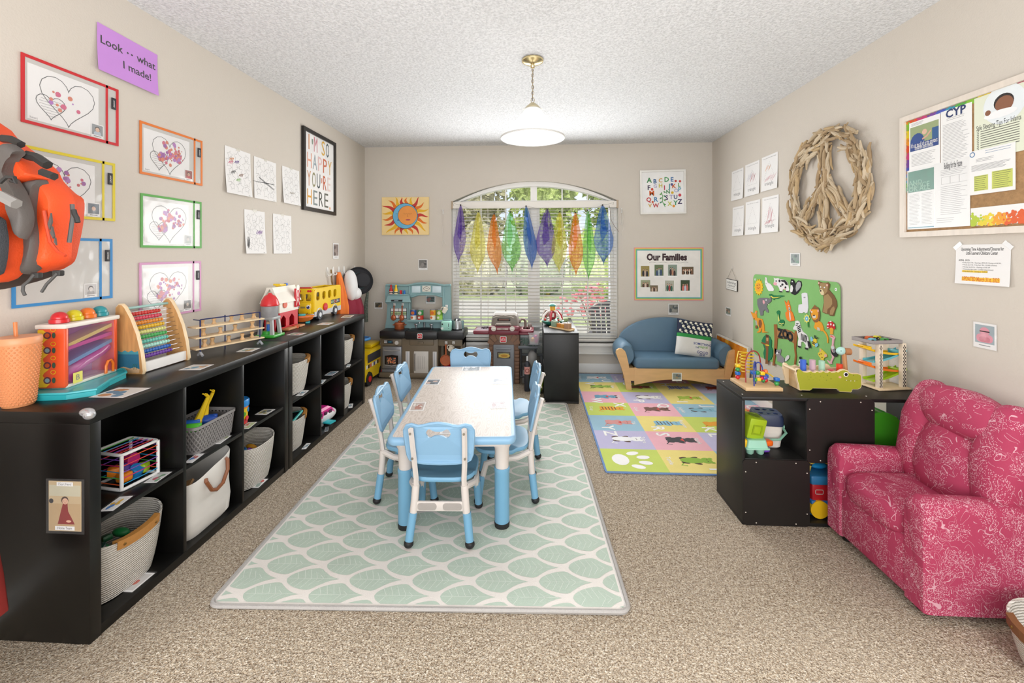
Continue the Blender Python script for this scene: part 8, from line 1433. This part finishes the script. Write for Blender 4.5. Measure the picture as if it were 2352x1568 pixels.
felt('felt_tree', 'dark green felt tree with an owl at the left of the green board', [('1f7a50', [(468, 905), (500, 895), (535, 925), (560, 980), (555, 1060), (575, 1110), (572, 1180), (550, 1240), (500, 1260), (460, 1230), (445, 1150), (460, 1090), (440, 1030), (420, 980), (445, 930)]), ('8a5a34', [(484, 900), (520, 900), (530, 1000), (520, 1030), (510, 1250), (515, 1300), (475, 1300), (485, 1100), (470, 1040), (415, 1010), (420, 995), (480, 1015)]), ('c89a6a', [(488, 940), (518, 940), (515, 985), (492, 985)]), ('e8c83c', [(470, 1035), (490, 1028), (528, 1038), (530, 1052), (490, 1046)]), ('5a3a24', [(480, 885), (500, 900), (520, 905), (515, 930), (488, 930)])])
felt('felt_zoo_gate', 'brown felt gate with the word ZOO on the green board', [('9a6232', [(592, 752), (632, 752), (636, 820), (740, 815), (830, 845), (880, 885), (880, 845), (905, 845), (912, 930), (895, 1100), (905, 1200), (890, 1320), (868, 1325), (885, 1180), (872, 1075), (870, 1020), (820, 975), (740, 950), (640, 945), (632, 1080), (610, 1200), (595, 1325), (570, 1320), (590, 1150), (600, 950), (595, 850)]), ('a87a4a', [(640, 828), (740, 824), (830, 855), (878, 895), (870, 1010), (820, 966), (740, 940), (640, 936)])])
zg_ = [o for o in D.objects if o.name == 'felt_zoo_gate'][0]; m = MB()
for ch, u, v, r_ in (('Z', 672, 882, .02), ('O', 740, 895, -.08), ('O', 808, 928, -.22)): q = zg_.matrix_world.inverted() @ fw(u, v, .018); m.text(ch, q.x, q.y, .088, .0055, INK if 0 else P('1e1e20', .9), rot=r_, bold=.07)
obj('zoo_lettering', m, zg_)['kind'] = 'stuff'
felt('felt_zebra', 'black and white striped felt zebra in the middle of the green board', [('e8e6e6', [(890, 705), (920, 700), (945, 715), (960, 790), (990, 850), (1040, 890), (1065, 930), (1075, 1000), (1070, 1080), (1060, 1100), (1030, 1080), (1035, 1040), (1000, 990), (970, 995), (965, 1075), (930, 1060), (925, 1000), (935, 950), (905, 830), (862, 825), (860, 800), (885, 760)])]+[('26262a', [(972+19*i, 876+8*i), (981+19*i, 881+8*i), (976+16*i, 972+8*i), (968+16*i, 965+8*i)]) for i in range(5)]+[('26262a', [(958+3*j, 762+24*j), (960+4*j, 774+24*j), (915+7*j, 800+22*j), (913+7*j, 790+22*j)]) for j in range(4)]+[('26262a', [(900, 760), (925, 755), (926, 764), (902, 770)]), ('26262a', [(905, 735), (935, 735), (935, 744), (908, 745)]), ('26262a', [(1062, 980), (1085, 990), (1110, 1070), (1095, 1085), (1072, 1050)]), ('26262a', [(925, 1045), (968, 1055), (962, 1078), (930, 1065)]), ('26262a', [(1025, 1070), (1065, 1080), (1060, 1105), (1030, 1095)])])
felt('felt_bee', 'yellow striped felt bee with blue wings on the green board', [('f0cf3c', [(1140, 955), (1160, 945), (1182, 960), (1185, 1000), (1170, 1035), (1150, 1060), (1125, 1030), (1120, 1005)]), ('8cc8e4', [(1100, 930), (1115, 920), (1140, 960), (1130, 990), (1105, 985)]), ('8cc8e4', [(1160, 1020), (1200, 1010), (1208, 1045), (1180, 1070), (1165, 1055)]), ('2a2a2a', [(1128, 1005), (1165, 1030), (1162, 1040), (1124, 1014)]), ('2a2a2a', [(1130, 985), (1172, 1012), (1170, 1022), (1128, 996)]), ('2a2a2a', [(1155, 905), (1168, 905), (1172, 950), (1160, 948)]), ('2a2a2a', [(1185, 935), (1205, 932), (1205, 942), (1182, 958)])])
felt('felt_giraffe', 'yellow spotted felt giraffe head low on the green board', [('ecd04a', [(1225, 1085), (1245, 1090), (1265, 1110), (1290, 1130), (1325, 1170), (1330, 1200), (1300, 1210), (1285, 1225), (1275, 1280), (1245, 1280), (1240, 1220), (1215, 1190), (1200, 1150), (1225, 1135)]), ('e8b4a8', el(1310, 1185, 18, 22)), ('e8b4a8', el(1240, 1110, 8, 18)), ('8a5a2c', el(1250, 1160, 7, 8, 7)), ('8a5a2c', el(1262, 1210, 7, 9, 7)), ('8a5a2c', el(1225, 1170, 5, 6, 7)), ('8a5a2c', el(1258, 1250, 6, 8, 7))])
felt('felt_raccoon', 'grey felt raccoon at the bottom of the green board', [('8f8f94', [(605, 1080), (630, 1100), (660, 1110), (685, 1090), (692, 1110), (680, 1170), (695, 1190), (730, 1220), (740, 1270), (720, 1292), (690, 1280), (640, 1262), (635, 1200), (605, 1150)]), ('dcdadc', [(745, 1260), (755, 1210), (785, 1175), (808, 1185), (805, 1220), (765, 1262)]), ('e4e2e4', el(642, 1150, 16, 16)), ('2a2a30', el(625, 1135, 8, 9, 8)), ('2a2a30', el(662, 1140, 8, 9, 8))])
felt('felt_panda', 'black and white felt panda behind the blue peg on the green board', [('e8e6e6', [(935, 1260), (960, 1232), (1000, 1250), (1020, 1290), (1010, 1330), (950, 1335), (932, 1300)]), ('222226', el(960, 1215, 18, 18)), ('222226', el(1038, 1305, 18, 26)), ('222226', el(948, 1275, 8, 12, 8))])
# ================================================================ TOYS ON THE LOW SHELF
LT = .6012
def Z6(u, v, s=7.84, u0=1680, v0=740): return aZ(u0+u/s, v0+v/s, LT)
# bead maze
A, B, C_, D4 = Z6(260, 1240), Z6(935, 1250), Z6(620, 985), Z6(75, 980); ce = (A+B)/2; an = math.atan2(B.y-A.y, B.x-A.x); wx = (B-A).length
t_ = thing('bead_maze', 'wooden base bead maze with coloured wires and beads on the low shelf', 'toy', TR(ce.x, ce.y+.085, LT, rz=an)); m = MB(); m.box((0, .0, .009), (wx, .17, .018), P('ddb98a', .5, var=.08, vscale=8, stretch=(1, 6, 1)), .003); obj('base', m, t_)
BMi = t_.matrix_world.inverted() if 0 else None
def wire(pts, c, nm='wire', r=.0032): m = MB(); m.tube(pts, r, P(c, .3, coat=.3), 8); return obj(nm, m, t_)
def arcp(x0, x1, y0, y1, h, n=16, z0=.018): return [(x0+(x1-x0)*(1-math.cos(PI*i/n))/2, y0+(y1-y0)*i/n, z0+h*math.sin(PI*i/n)**.42) for i in range(n+1)]
hx = wx/2
w1 = wire(arcp(-hx*.55, hx*.55, .0, .05, .155), '9a2a2c'); w2 = wire(arcp(-hx*.42, -.0*hx-.01, -.06, -.02, .115), '2a3f90'); w3 = wire(arcp(.0, hx*.42, .02, .0, .10), '2a3f90')
sp = [(-hx*.75, .05, .018), (-hx*.8, .05, .12), (-hx*.7, .05, .165), (-hx*.4, .05, .16)]+[(-hx*.22+.035*math.cos(i*.7)*1., .05+.022*math.sin(i*.7), .155-.0018*i) for i in range(52)]+[(hx*.3, .03, .065), (hx*.6, -.02, .07), (hx*.78, -.05, .055), (hx*.84, -.055, .018)]
w4 = wire(sp, 'd8b41c')
def bead(p, c, k, parent, s=.0115):
    m = MB(); (m.sph(p, s, P(c, .3, coat=.3), 14, 8) if k == 0 else m.box(p, (s*1.9, s*1.9, s*1.5), P(c, .3, coat=.3), .003)); obj('bead', m, parent)
for i, (c, k) in enumerate((('d0202c', 0), ('1f6ac0', 1), ('3a9a4c', 0), ('f0c81c', 1))): bead((-hx*.74, .05, .031+i*.020), c, k, w4)
for i, (c, k) in enumerate((('3a9a4c', 0), ('1f6ac0', 1))): bead((hx*.83, -.054, .031+i*.021), c, k, w4)
for i, (c, k) in enumerate((('d0202c', 0), ('1f6ac0', 1), ('f07a2c', 0))): bead((hx*.55, .05-.05, .031+i*.022), c, k, w4 if 0 else w1)
for i, (c, k) in enumerate((('3a9a4c', 0), ('1f6ac0', 1), ('d0202c', 0))): bead((hx*.42, .0, .031+i*.020), c, k, w3)
for i, (c, k) in enumerate((('1f6ac0', 1), ('3a9a4c', 0), ('f0c81c', 1))): bead((-.028+i*.022, -.03, .078-.002*i), c, k, w2)
for i, (c, k) in enumerate((('3a9a4c', 0), ('f0c81c', 1), ('d0202c', 0), ('5a4ab0', 1))): bead((-.02+i*.016, -.035, .042+.004*i), c, k, w2, .010)
# crocodile bench
def cz(l, y): return [((q := aY(1680+u/7.84, 740+v/7.84, y)).x, q.z) for u, v in l]
cp = Z6(1220, 1245); cq = Z6(2170, 1275); YC = cp.y; TY = lambda y: Matrix(((1, 0, 0, 0), (0, 0, -1, y), (0, 1, 0, 0), (0, 0, 0, 1)))
cro = [(1220, 1240), (1210, 1150), (1185, 1060), (1165, 960), (1170, 880), (1190, 850), (1225, 850), (1255, 880), (1290, 905), (1350, 912), (1390, 905), (1430, 890), (1455, 912), (1500, 920), (1540, 895), (1580, 915), (1620, 910), (1650, 890), (1690, 915), (1740, 915), (1765, 892), (1800, 915), (1850, 915), (1890, 900), (1925, 912), (1960, 890), (2000, 872), (2045, 868), (2090, 885), (2125, 925), (2180, 940), (2290, 942), (2335, 965), (2345, 1010), (2345, 1160), (2325, 1205), (2280, 1225), (2180, 1225), (2165, 1270), (2150, 1278), (1950, 1270), (1925, 1235), (1890, 1215), (1460, 1205), (1435, 1235), (1410, 1245)]
CR = cz(cro, YC); zmin = min(z for x, z in CR); CR = [(x, max(LT, z+(LT-zmin))) for x, z in CR]; xm_ = sum(x for x, z in CR)/len(CR)
t_ = thing('crocodile_bench', 'green crocodile shaped wooden hammering bench on the low shelf', 'toy', TR(xm_, YC, LT)); LC = [(x-xm_, z-LT) for x, z in CR]
CGN = P('a3a52a', .45, var=.03); m = MB(); m.prism(LC, -.014, 0, WOODL, TY(0)); ins = []
for i, (x, z) in enumerate(LC): cxm, czm = .01, .045; ins.append((x+(cxm-x)*.018, z+(czm-z)*.05))
m.prism(ins, 0, .0008, CGN, TY(0)); f_ = obj('front_panel', m, t_); m = MB(); ec = aY(1680+2060/7.84, 740+955/7.84, YC); ex_, ez_ = ec.x-xm_, ec.z-LT+(LT-zmin)
m.disc(ex_, ez_, .0115, .0012, P('f4f0e6', .4), 20, T=TY(0)); m.disc(ex_+.0005, ez_-.0005, .0075, .0016, P('1c1a2c', .3), 18, T=TY(0)); m.disc(ex_-.028, ez_-.014, .007, .0012, P('e0a08c', .6), 16, ry=.005, T=TY(0)); m.disc(ex_+.035, ez_-.004, .002, .0012, P('5a5a20', .5), 10, T=TY(0)); m.line([(ex_-.01, ez_-.028), (ex_+.02, ez_-.030), (ex_+.055, ez_-.0305)], .001, .0012, P('6a6a20', .5), T=TY(0))
for dx in (.0, .02, .038): m.flat([(ex_+dx, ez_-.0295), (ex_+dx+.005, ez_-.030), (ex_+dx+.002, ez_-.034 if dx else ez_-.025)], .0014, P('f4f0e6', .4), TY(0))
for i, (u, v, r_) in enumerate(((1420, 958, 3), (1490, 970, 2), (1430, 1005, 3), (1520, 1018, 2.5), (1600, 985, 3), (1725, 970, 4.5), (1790, 1035, 4), (1710, 1060, 3.5), (1580, 1055, 2.5), (1395, 1050, 2.5), (1470, 1050, 2), (1660, 1010, 2), (1370, 1000, 2))): p = aY(1680+u/7.84, 740+v/7.84, YC); m.disc(p.x-xm_, p.z-zmin, r_*.0007, .0012, P('7c8a24', .5), 10, T=TY(0))
obj('painted_face', m, f_)
dB = .105; m = MB(); bk = [(x, z) for x, z in LC]; m.prism([(x*.93-.012, z) for x, z in bk], -.012, 0, WOODL, TY(dB)); obj('back_panel', m, t_)
m = MB(); x0, x1 = min(x for x, z in LC)+.03, ex_-.03; m.bx((x0, .014, .072), (x1, dB, .082), WOODL, .002); m.bx((x0-.005, .014, .0), (x0+.006, dB, .085), WOOD, .002); obj('deck', m, t_); m = MB(); m.cyl((x0-.026, .0, .100), (x0-.026, dB, .100), .007, WOODL); obj('handle_rod', m, t_)
for i, (u, h, c, l) in enumerate(((1292, .105, '3f6ad0', 'blue peg'), (1460, .105, 'c8a8b4', 'lilac peg'), (1628, .100, 'a8d0b8', 'mint peg'), (1800, .025, 'e0606a', 'pink peg pushed low'), (1790, .012, 'f0902c', 'orange peg pushed low'), (1945, .085, 'e0401c', 'red peg'))):
    p = aY(1680+u/7.84, 740+850/7.84, YC+.055+(-.03 if i == 4 else 0)); m = MB(); zt_ = .082+[.060, .060, .056, .012, .004, .040][i]; m.cyl((p.x-xm_, p.y-YC, .082-.02), (p.x-xm_, p.y-YC, zt_), .0135, P(c, .6, var=.05), n=22); obj('peg', m, t_, l)
p = aY(1680+2060/7.84, 740+860/7.84, YC+.06); t2 = thing('toy_hammer', 'small wooden toy hammer with fish shaped mint head standing in the crocodile bench', 'hammer', TR(p.x, YC+.06, LT+.060, ry=R(-4))); m = MB(); m.cyl((0, 0, 0), (0, 0, .115), .0095, P('c08a5a', .5), n=14); obj('handle', m, t2); m = MB(); m.cyl((.0, 0, .125), (.028, 0, .122), .017, P('b07a50', .5), n=20); obj('hammer_head', m, t2); m = MB(); m.sph((-.014, 0, .128), (.024, .013, .020), P('b4dcd4', .5), 16, 10); m.cyl((-.022, -.012, .131), (-.022, -.0135, .131), .002, INK, n=8); obj('fish_cap', m, t2, 'mint fish shaped side of the hammer head')
# car ramp tower
def Zr(u, v): return Z6(u, v, 7.84, 1960, 740)
a1, b1, c1 = Zr(500, 1230), Zr(1175, 1175), Zr(165, 1100); ax_ = (b1-a1); an = math.atan2(ax_.y, ax_.x); W_ = .176; an = R(9); a1 = a1-Vector((.015, .01, 0)); Dp = (c1-a1).length; Dp = min(Dp, .16)
t_ = thing('car_ramp_tower', 'wooden toy car tower with yellow, blue, orange and green ramps on the low shelf', 'toy', TR(a1.x, a1.y, LT, rz=an)); m = MB(); m.bx((0, 0, 0), (W_, Dp, .010), WOODL, .003); obj('base', m, t_); xp0, xp1 = .008, W_-.040; Ht = .225
zh = (a1-Vector((0, 0, EYE))).to_2d().length; Ht = .5*0+.228
for x in (xp0, xp1):
    for y in (.010, Dp-.03):
        hgt = Ht; m = MB(); m.bx((x, y, .010), (x+.022, y+.020, hgt), P('e9d9c2', .5, var=.05), .001); po = obj('post', m, t_)
        if y < .02:
            m = MB(); nrow = 24; cwid = .0045
            for j in range(nrow):
                for i in range(3):
                    if (i+j) % 2 == 0: m.rect(x+.004+i*cwid, .014+j*(hgt-.022)/nrow, x+.004+(i+1)*cwid, .014+(j+1)*(hgt-.022)/nrow, .0004, P('1a1a1c', .6), T=Matrix(((1, 0, 0, 0), (0, 0, -1, y), (0, 1, 0, 0), (0, 0, 0, 1))))
            m.disc(x+.0108, hgt*(.83 if x < .05 else .5), .0075, .0008, P('e9d9c2', .5), 14, T=Matrix(((1, 0, 0, 0), (0, 0, -1, y), (0, 1, 0, 0), (0, 0, 0, 1)))); m.text('1' if x < .05 else '2', x+.0108, hgt*(.83 if x < .05 else .5), .013, .001, P('1a1a1c', .6), T=Matrix(((1, 0, 0, 0), (0, 0, -1, y), (0, 1, 0, 0), (0, 0, 0, 1))), bold=.02); obj('checker_stripe', m, po)
for k, (c, z0, z1, left) in enumerate((('f0c020', .205, .165, True), ('6cc0cc', .130, .180, False), ('f07a20', .125, .08, True), ('a4cc20', .035, .088, False))):
    xa, xb = (-.05, xp1+.005) if left else (.003, W_+.012); m = MB(); n = 10; sec = []
    for i in range(n+1):
        f = i/n; x = xa+(xb-xa)*f; z = z0+(z1-z0)*f-.010*math.sin(PI*f); y0, y1 = .034, Dp-.034; sec.append([(x, y0, z+.010), (x, y0, z), (x, y1, z), (x, y1, z+.010), (x, y1-.004, z+.010), (x, y1-.004, z+.003), (x, y0+.004, z+.003), (x, y0+.004, z+.010)])
    m.skin(sec, P(c, .35, coat=.2), sm=False); 
    hx_ = xa+.035 if left else xb-.035; m.box((hx_, Dp/2, (z0 if left else z1)-.002), (.012, Dp-.06, .018), P(c, .35, coat=.2), .003); obj('ramp', m, t_)
TC2 = P('9c9492', .5); m = MB(); m.bx((-.030, .005, Ht), (W_-.045, Dp-.005, Ht+.004), TC2, .001); m.frame(-.030, .005, W_-.045, Dp-.005, .003, Ht, Ht+.018, TC2); obj('top_tray', m, t_); m = MB(); m.cyl((xp0+.01, Dp-.02, Ht-.01), (xp1+.01, Dp-.02, Ht-.01), .005, WOODL, n=10); obj('cross_rod', m, t_)
for i, (c, x, y, l) in enumerate((('6cb8cc', .00, .035, 'light blue toy car on top of the car tower'), ('d8622c', .035, .085, 'orange toy car on top of the car tower'), ('4a9a4c', .068, .035, 'green toy car on top of the car tower'), ('d8d03c', .085, .09, 'yellow toy car on top of the car tower'))):
    t2 = thing('toy_car', l, 'toy car', t_.matrix_world @ TR(x, min(y, Dp-.04), Ht+.0045, rz=.15) if 0 else TR(a1.x, a1.y, LT, rz=an) @ TR(x, min(y, Dp-.035), Ht+.0045, rz=.12), 'toy cars on the ramp tower'); m = MB(); m.prism([(-.024, .006), (.026, .006), (.026, .012), (.012, .014), (.004, .020), (-.012, .020), (-.022, .014)], -.009, .009, P(c, .3, coat=.3), T=TX @ TR(0, 0, 0)); obj('body', m, t2)
    for wx_ in (-.015, .017):
        for sy in (-1, 1): m = MB(); m.cyl((wx_, sy*.009, .0075), (wx_, sy*.014, .0075), .0075, P('1c1c1e', .5), n=14); m.cyl((wx_, sy*.014, .0075), (wx_, sy*.0145, .0075), .0035, P('d8d8d8', .4), n=10); obj('wheel', m, t2)
# ================================================================ INSIDE THE LOW SHELF
SZ = .3125
t_ = thing('shape_sorter_bucket', 'cream toy bucket with navy shape sorter lid and green handle in the low shelf', 'toy bucket', TR(1.165, 2.235, SZ, rz=R(-8))); m = MB(); m.skin([[(x, y, z) for x, y in rrect(-.062*k, -.058*k, .062*k, .058*k, .028*k)] for k, z in ((.72, 0), (.86, .008), (.95, .05), (1, .115))], P('ded6cc', .45)); obj('bucket_body', m, t_)
m = MB(); NVL = P('2a3550', .4); hl3 = [ell(x, y, .013, .013, n_) for x, y, n_ in ((-.034, -.026, 6), (.0, -.03, 3), (.034, -.026, 5), (-.034, .022, 14), (.0, .025, 4), (.034, .022, 8))]; m.skin([[(x, y, z) for x, y in rrect(-.066*k, -.062*k, .066*k, .062*k, .03*k)] for k, z in ((1, .112), (1.0, .150), (.92, .164))], NVL, caps=False); m.prism(rrect(-.061, -.057, .061, .057, .027), .160, .165, P('4a5a80', .35), holes=hl3); obj('shape_lid', m, t_)
m = MB(); m.tube([(.066, -.02, .10), (.068, -.06, .085), (.03, -.085, .06), (-.03, -.085, .055), (-.064, -.06, .08), (-.066, -.02, .10)], .006, P('7fb098', .4), 8); m.cyl((.060, -.02, .10), (.074, -.02, .10), .011, P('7fb098', .4), n=16); obj('handle', m, t_)
t_ = thing('lime_sorter_cube', 'lime green toy cube with round opening tilted in the low shelf', 'toy', TR(1.045, 2.16, SZ+.068, rx=R(6), ry=R(10), rz=R(8))); LG = P('a4bf24', .4); m = MB(); m.box((0, 0, .058), (.085, .085, .10), LG, .006); m.lathe([(.024, .109), (.026, .109), (.026, .1105), (.024, .1105), (.022, .10), (0, .10)], P('7c9420', .5), 22); obj('cube_body', m, t_); m = MB(); m.frame(-.024, -.024, .024, .024, .006, 0, .003, P('8ea61e', .4), T=Matrix(((1, 0, 0, 0), (0, 0, -1, -.0425), (0, 1, 0, .055), (0, 0, 0, 1)))); obj('square_panel', m, t_)
t_ = thing('egg_cup_toy', 'mint green moulded toy tray with rounded feet in the low shelf', 'toy', TR(1.055, 2.125, SZ)); MG3 = P('9fd4bc', .4); m = MB(); m.skin([[(x, y, z) for x, y in rrect(-.052*k, -.034*k, .052*k, .034*k, .01)] for k, z in ((.92, .03), (1.08, .033), (1.08, .038), (.95, .04), (.8, .075))], MG3)
for x in (-.024, .024): m.lathe([(.012, 0), (.016, .004), (.021, .03)], MG3, 18, TR(x, 0, 0))
obj('body', m, t_)
for c, x, y, z, s, l in (('ee6a1c', 1.108, 2.135, .362, (.035, .02, .014), 'orange disc toy between the green cube and the bucket'), ('f2c01c', 1.004, 2.125, .365, (.012, .02, .02), 'yellow toy piece at the left of the low shelf cell'), ('7a4ac0', 1.112, 2.15, SZ+.015, (.02, .02, .014), 'purple toy block at the bottom of the low shelf cell')): solo('toy_piece', MB().sph((0, 0, 0), s, P(c, .4), 16, 10, e=.5), l, 'toy', TR(x, y, z, rz=.2))
m = MB(); m.sph((0, 0, .05), (.05, .08, .055), P('1e2024', .5, bump=.4, bscale=30), 20, 12); solo('black_pouch', m, 'soft black pouch behind the shape sorter bucket', 'pouch', TR(1.205, 2.31, SZ+.0))
t_ = thing('green_barn_toy', 'transparent green domed toy roof in the right cell of the low shelf', 'toy', TR(1.735, 2.23, SZ)); m = MB(); rg = []
for y in (-.05, .07): rg.append([(-.05+.125*math.cos(a)-.0, y, .02+.17*math.sin(a)) for a in [PI*i/16*.95 for i in range(17)]]+[(-.17, y, .02)])
m.skin(rg, P('4fb02c', .3, coat=.3), sm=False); obj('roof', m, t_); m = MB()
for k in range(4): a = .5+k*.5; m.tube([(-.05+.126*math.cos(a), -.051, .02+.171*math.sin(a)), (-.05+.126*math.cos(a), .071, .02+.171*math.sin(a))], .003, P('3a9a22', .3), 6)
m.box((-.05, .01, .01), (.25, .13, .02), P('3a8a2a', .4), .004); obj('roof_ribs', m, t_)
t_ = thing('yellow_toy_frame', 'amber yellow toy garage frame with red knob in the right cell of the low shelf', 'toy', TR(1.785, 2.11, SZ)); AM = P('d89a2c', .35, coat=.2); m = MB(); T = Matrix(((1, 0, 0, 0), (0, 0, -1, 0), (0, 1, 0, 0), (0, 0, 0, 1))); m.prism([(-.07, 0), (.05, 0), (.05, .19), (.0, .215), (-.04, .20), (-.07, .15)], -.012, 0, AM, T, holes=[rrect(-.05, .05, -.012, .11, .012, 4), rrect(0, .05, .038, .11, .012, 4), rrect(-.03, .135, .03, .175, .012, 4)]); obj('frame', m, t_); m = MB(); m.sph((-.04, -.0, .212), (.014, .014, .012), P('d0203a', .35), 14, 8); m.sph((-.055, -.0, .192), (.012, .01, .018), P('ee7a2c', .35), 12, 8); obj('knob', m, t_)
t_ = thing('toy_truck', 'red and blue toy truck with yellow and blue wheel in the lower cell', 'toy', TR(1.40, 2.20, .0165)); m = MB(); m.box((0, 0, .12), (.17, .17, .09), P('b01c26', .35, coat=.2), .012); m.box((0, 0, .075), (.185, .185, .02), P('2a6aa8', .4), .008); m.box((0, 0, .182), (.19, .19, .045), P('2a6f9c', .4), .01); obj('body', m, t_); m = MB(); T = Matrix(((1, 0, 0, 0), (0, 0, -1, -.0855), (0, 1, 0, 0), (0, 0, 0, 1))); m.line(rrect(-.07, .115, -.035, .135, .005, 3), .003, .0005, P('b8b0a8', .4), True, T); obj('badge', m, t_)
for x in (-.055, .055): m = MB(); m.cyl((x, -.095, .045), (x, .095, .045), .042, P('eab81c', .4), n=24); wl = obj('wheel', m, t_); m = MB(); m.tube([(x+.043*math.cos(a), -.05, .045+.043*math.sin(a)) for a in [2*PI*i/20 for i in range(20)]], .009, P('1f7ab0', .4), 6, closed=True); obj('tyre_band', m, wl)
t_ = thing('bead_roller_toy', 'blue and black striped arch toy with a red ball on top of the toy truck', 'toy', TR(1.385, 2.16, .221)); m = MB(); m.tube([(-.06, 0, .0), (-.05, 0, .035), (-.01, 0, .055), (.04, 0, .035), (.06, 0, 0)], .008, P('d8b83c', .4), 8); obj('arch', m, t_); m = MB(); m.sph((.0, .03, .015), (.045, .03, .015), P('2aa0e0', .2), 14, 8); obj('blue_dome', m, t_); m = MB(); m.lathe([(.016, 0), (.018, .012), (.012, .016)], P('ee6a2c', .4), 16, TR(.035, .045, .03)); m.sph((.035, .045, .052), .012, P('d8263a', .35), 14, 8); obj('red_ball', m, t_)
for i, k in enumerate(((-.052, .03), (-.03, .048), (.0, .055), (.03, .042))): m = MB(); m.sph((k[0], 0, k[1]), (.010, .010, .008), P('1c1c22', .4), 10, 6); obj('black_band', m, t_)
t_ = solo('yellow_backing_board', MB().box((0, 0, .13), (.26, .012, .26), P('dca81c', .5), .003), 'yellow board standing at the back of the lower shelf cell', 'board', TR(1.43, 2.335, .0165))
# corner basket
basket(TR(1.60, 1.33, .001), 'cream rope basket with leather trim at the bottom right corner of the photo', .135, .15, .13, (-1, -.10, .10), group=None, wave=.03, hc=P('7a4f2c', .5))
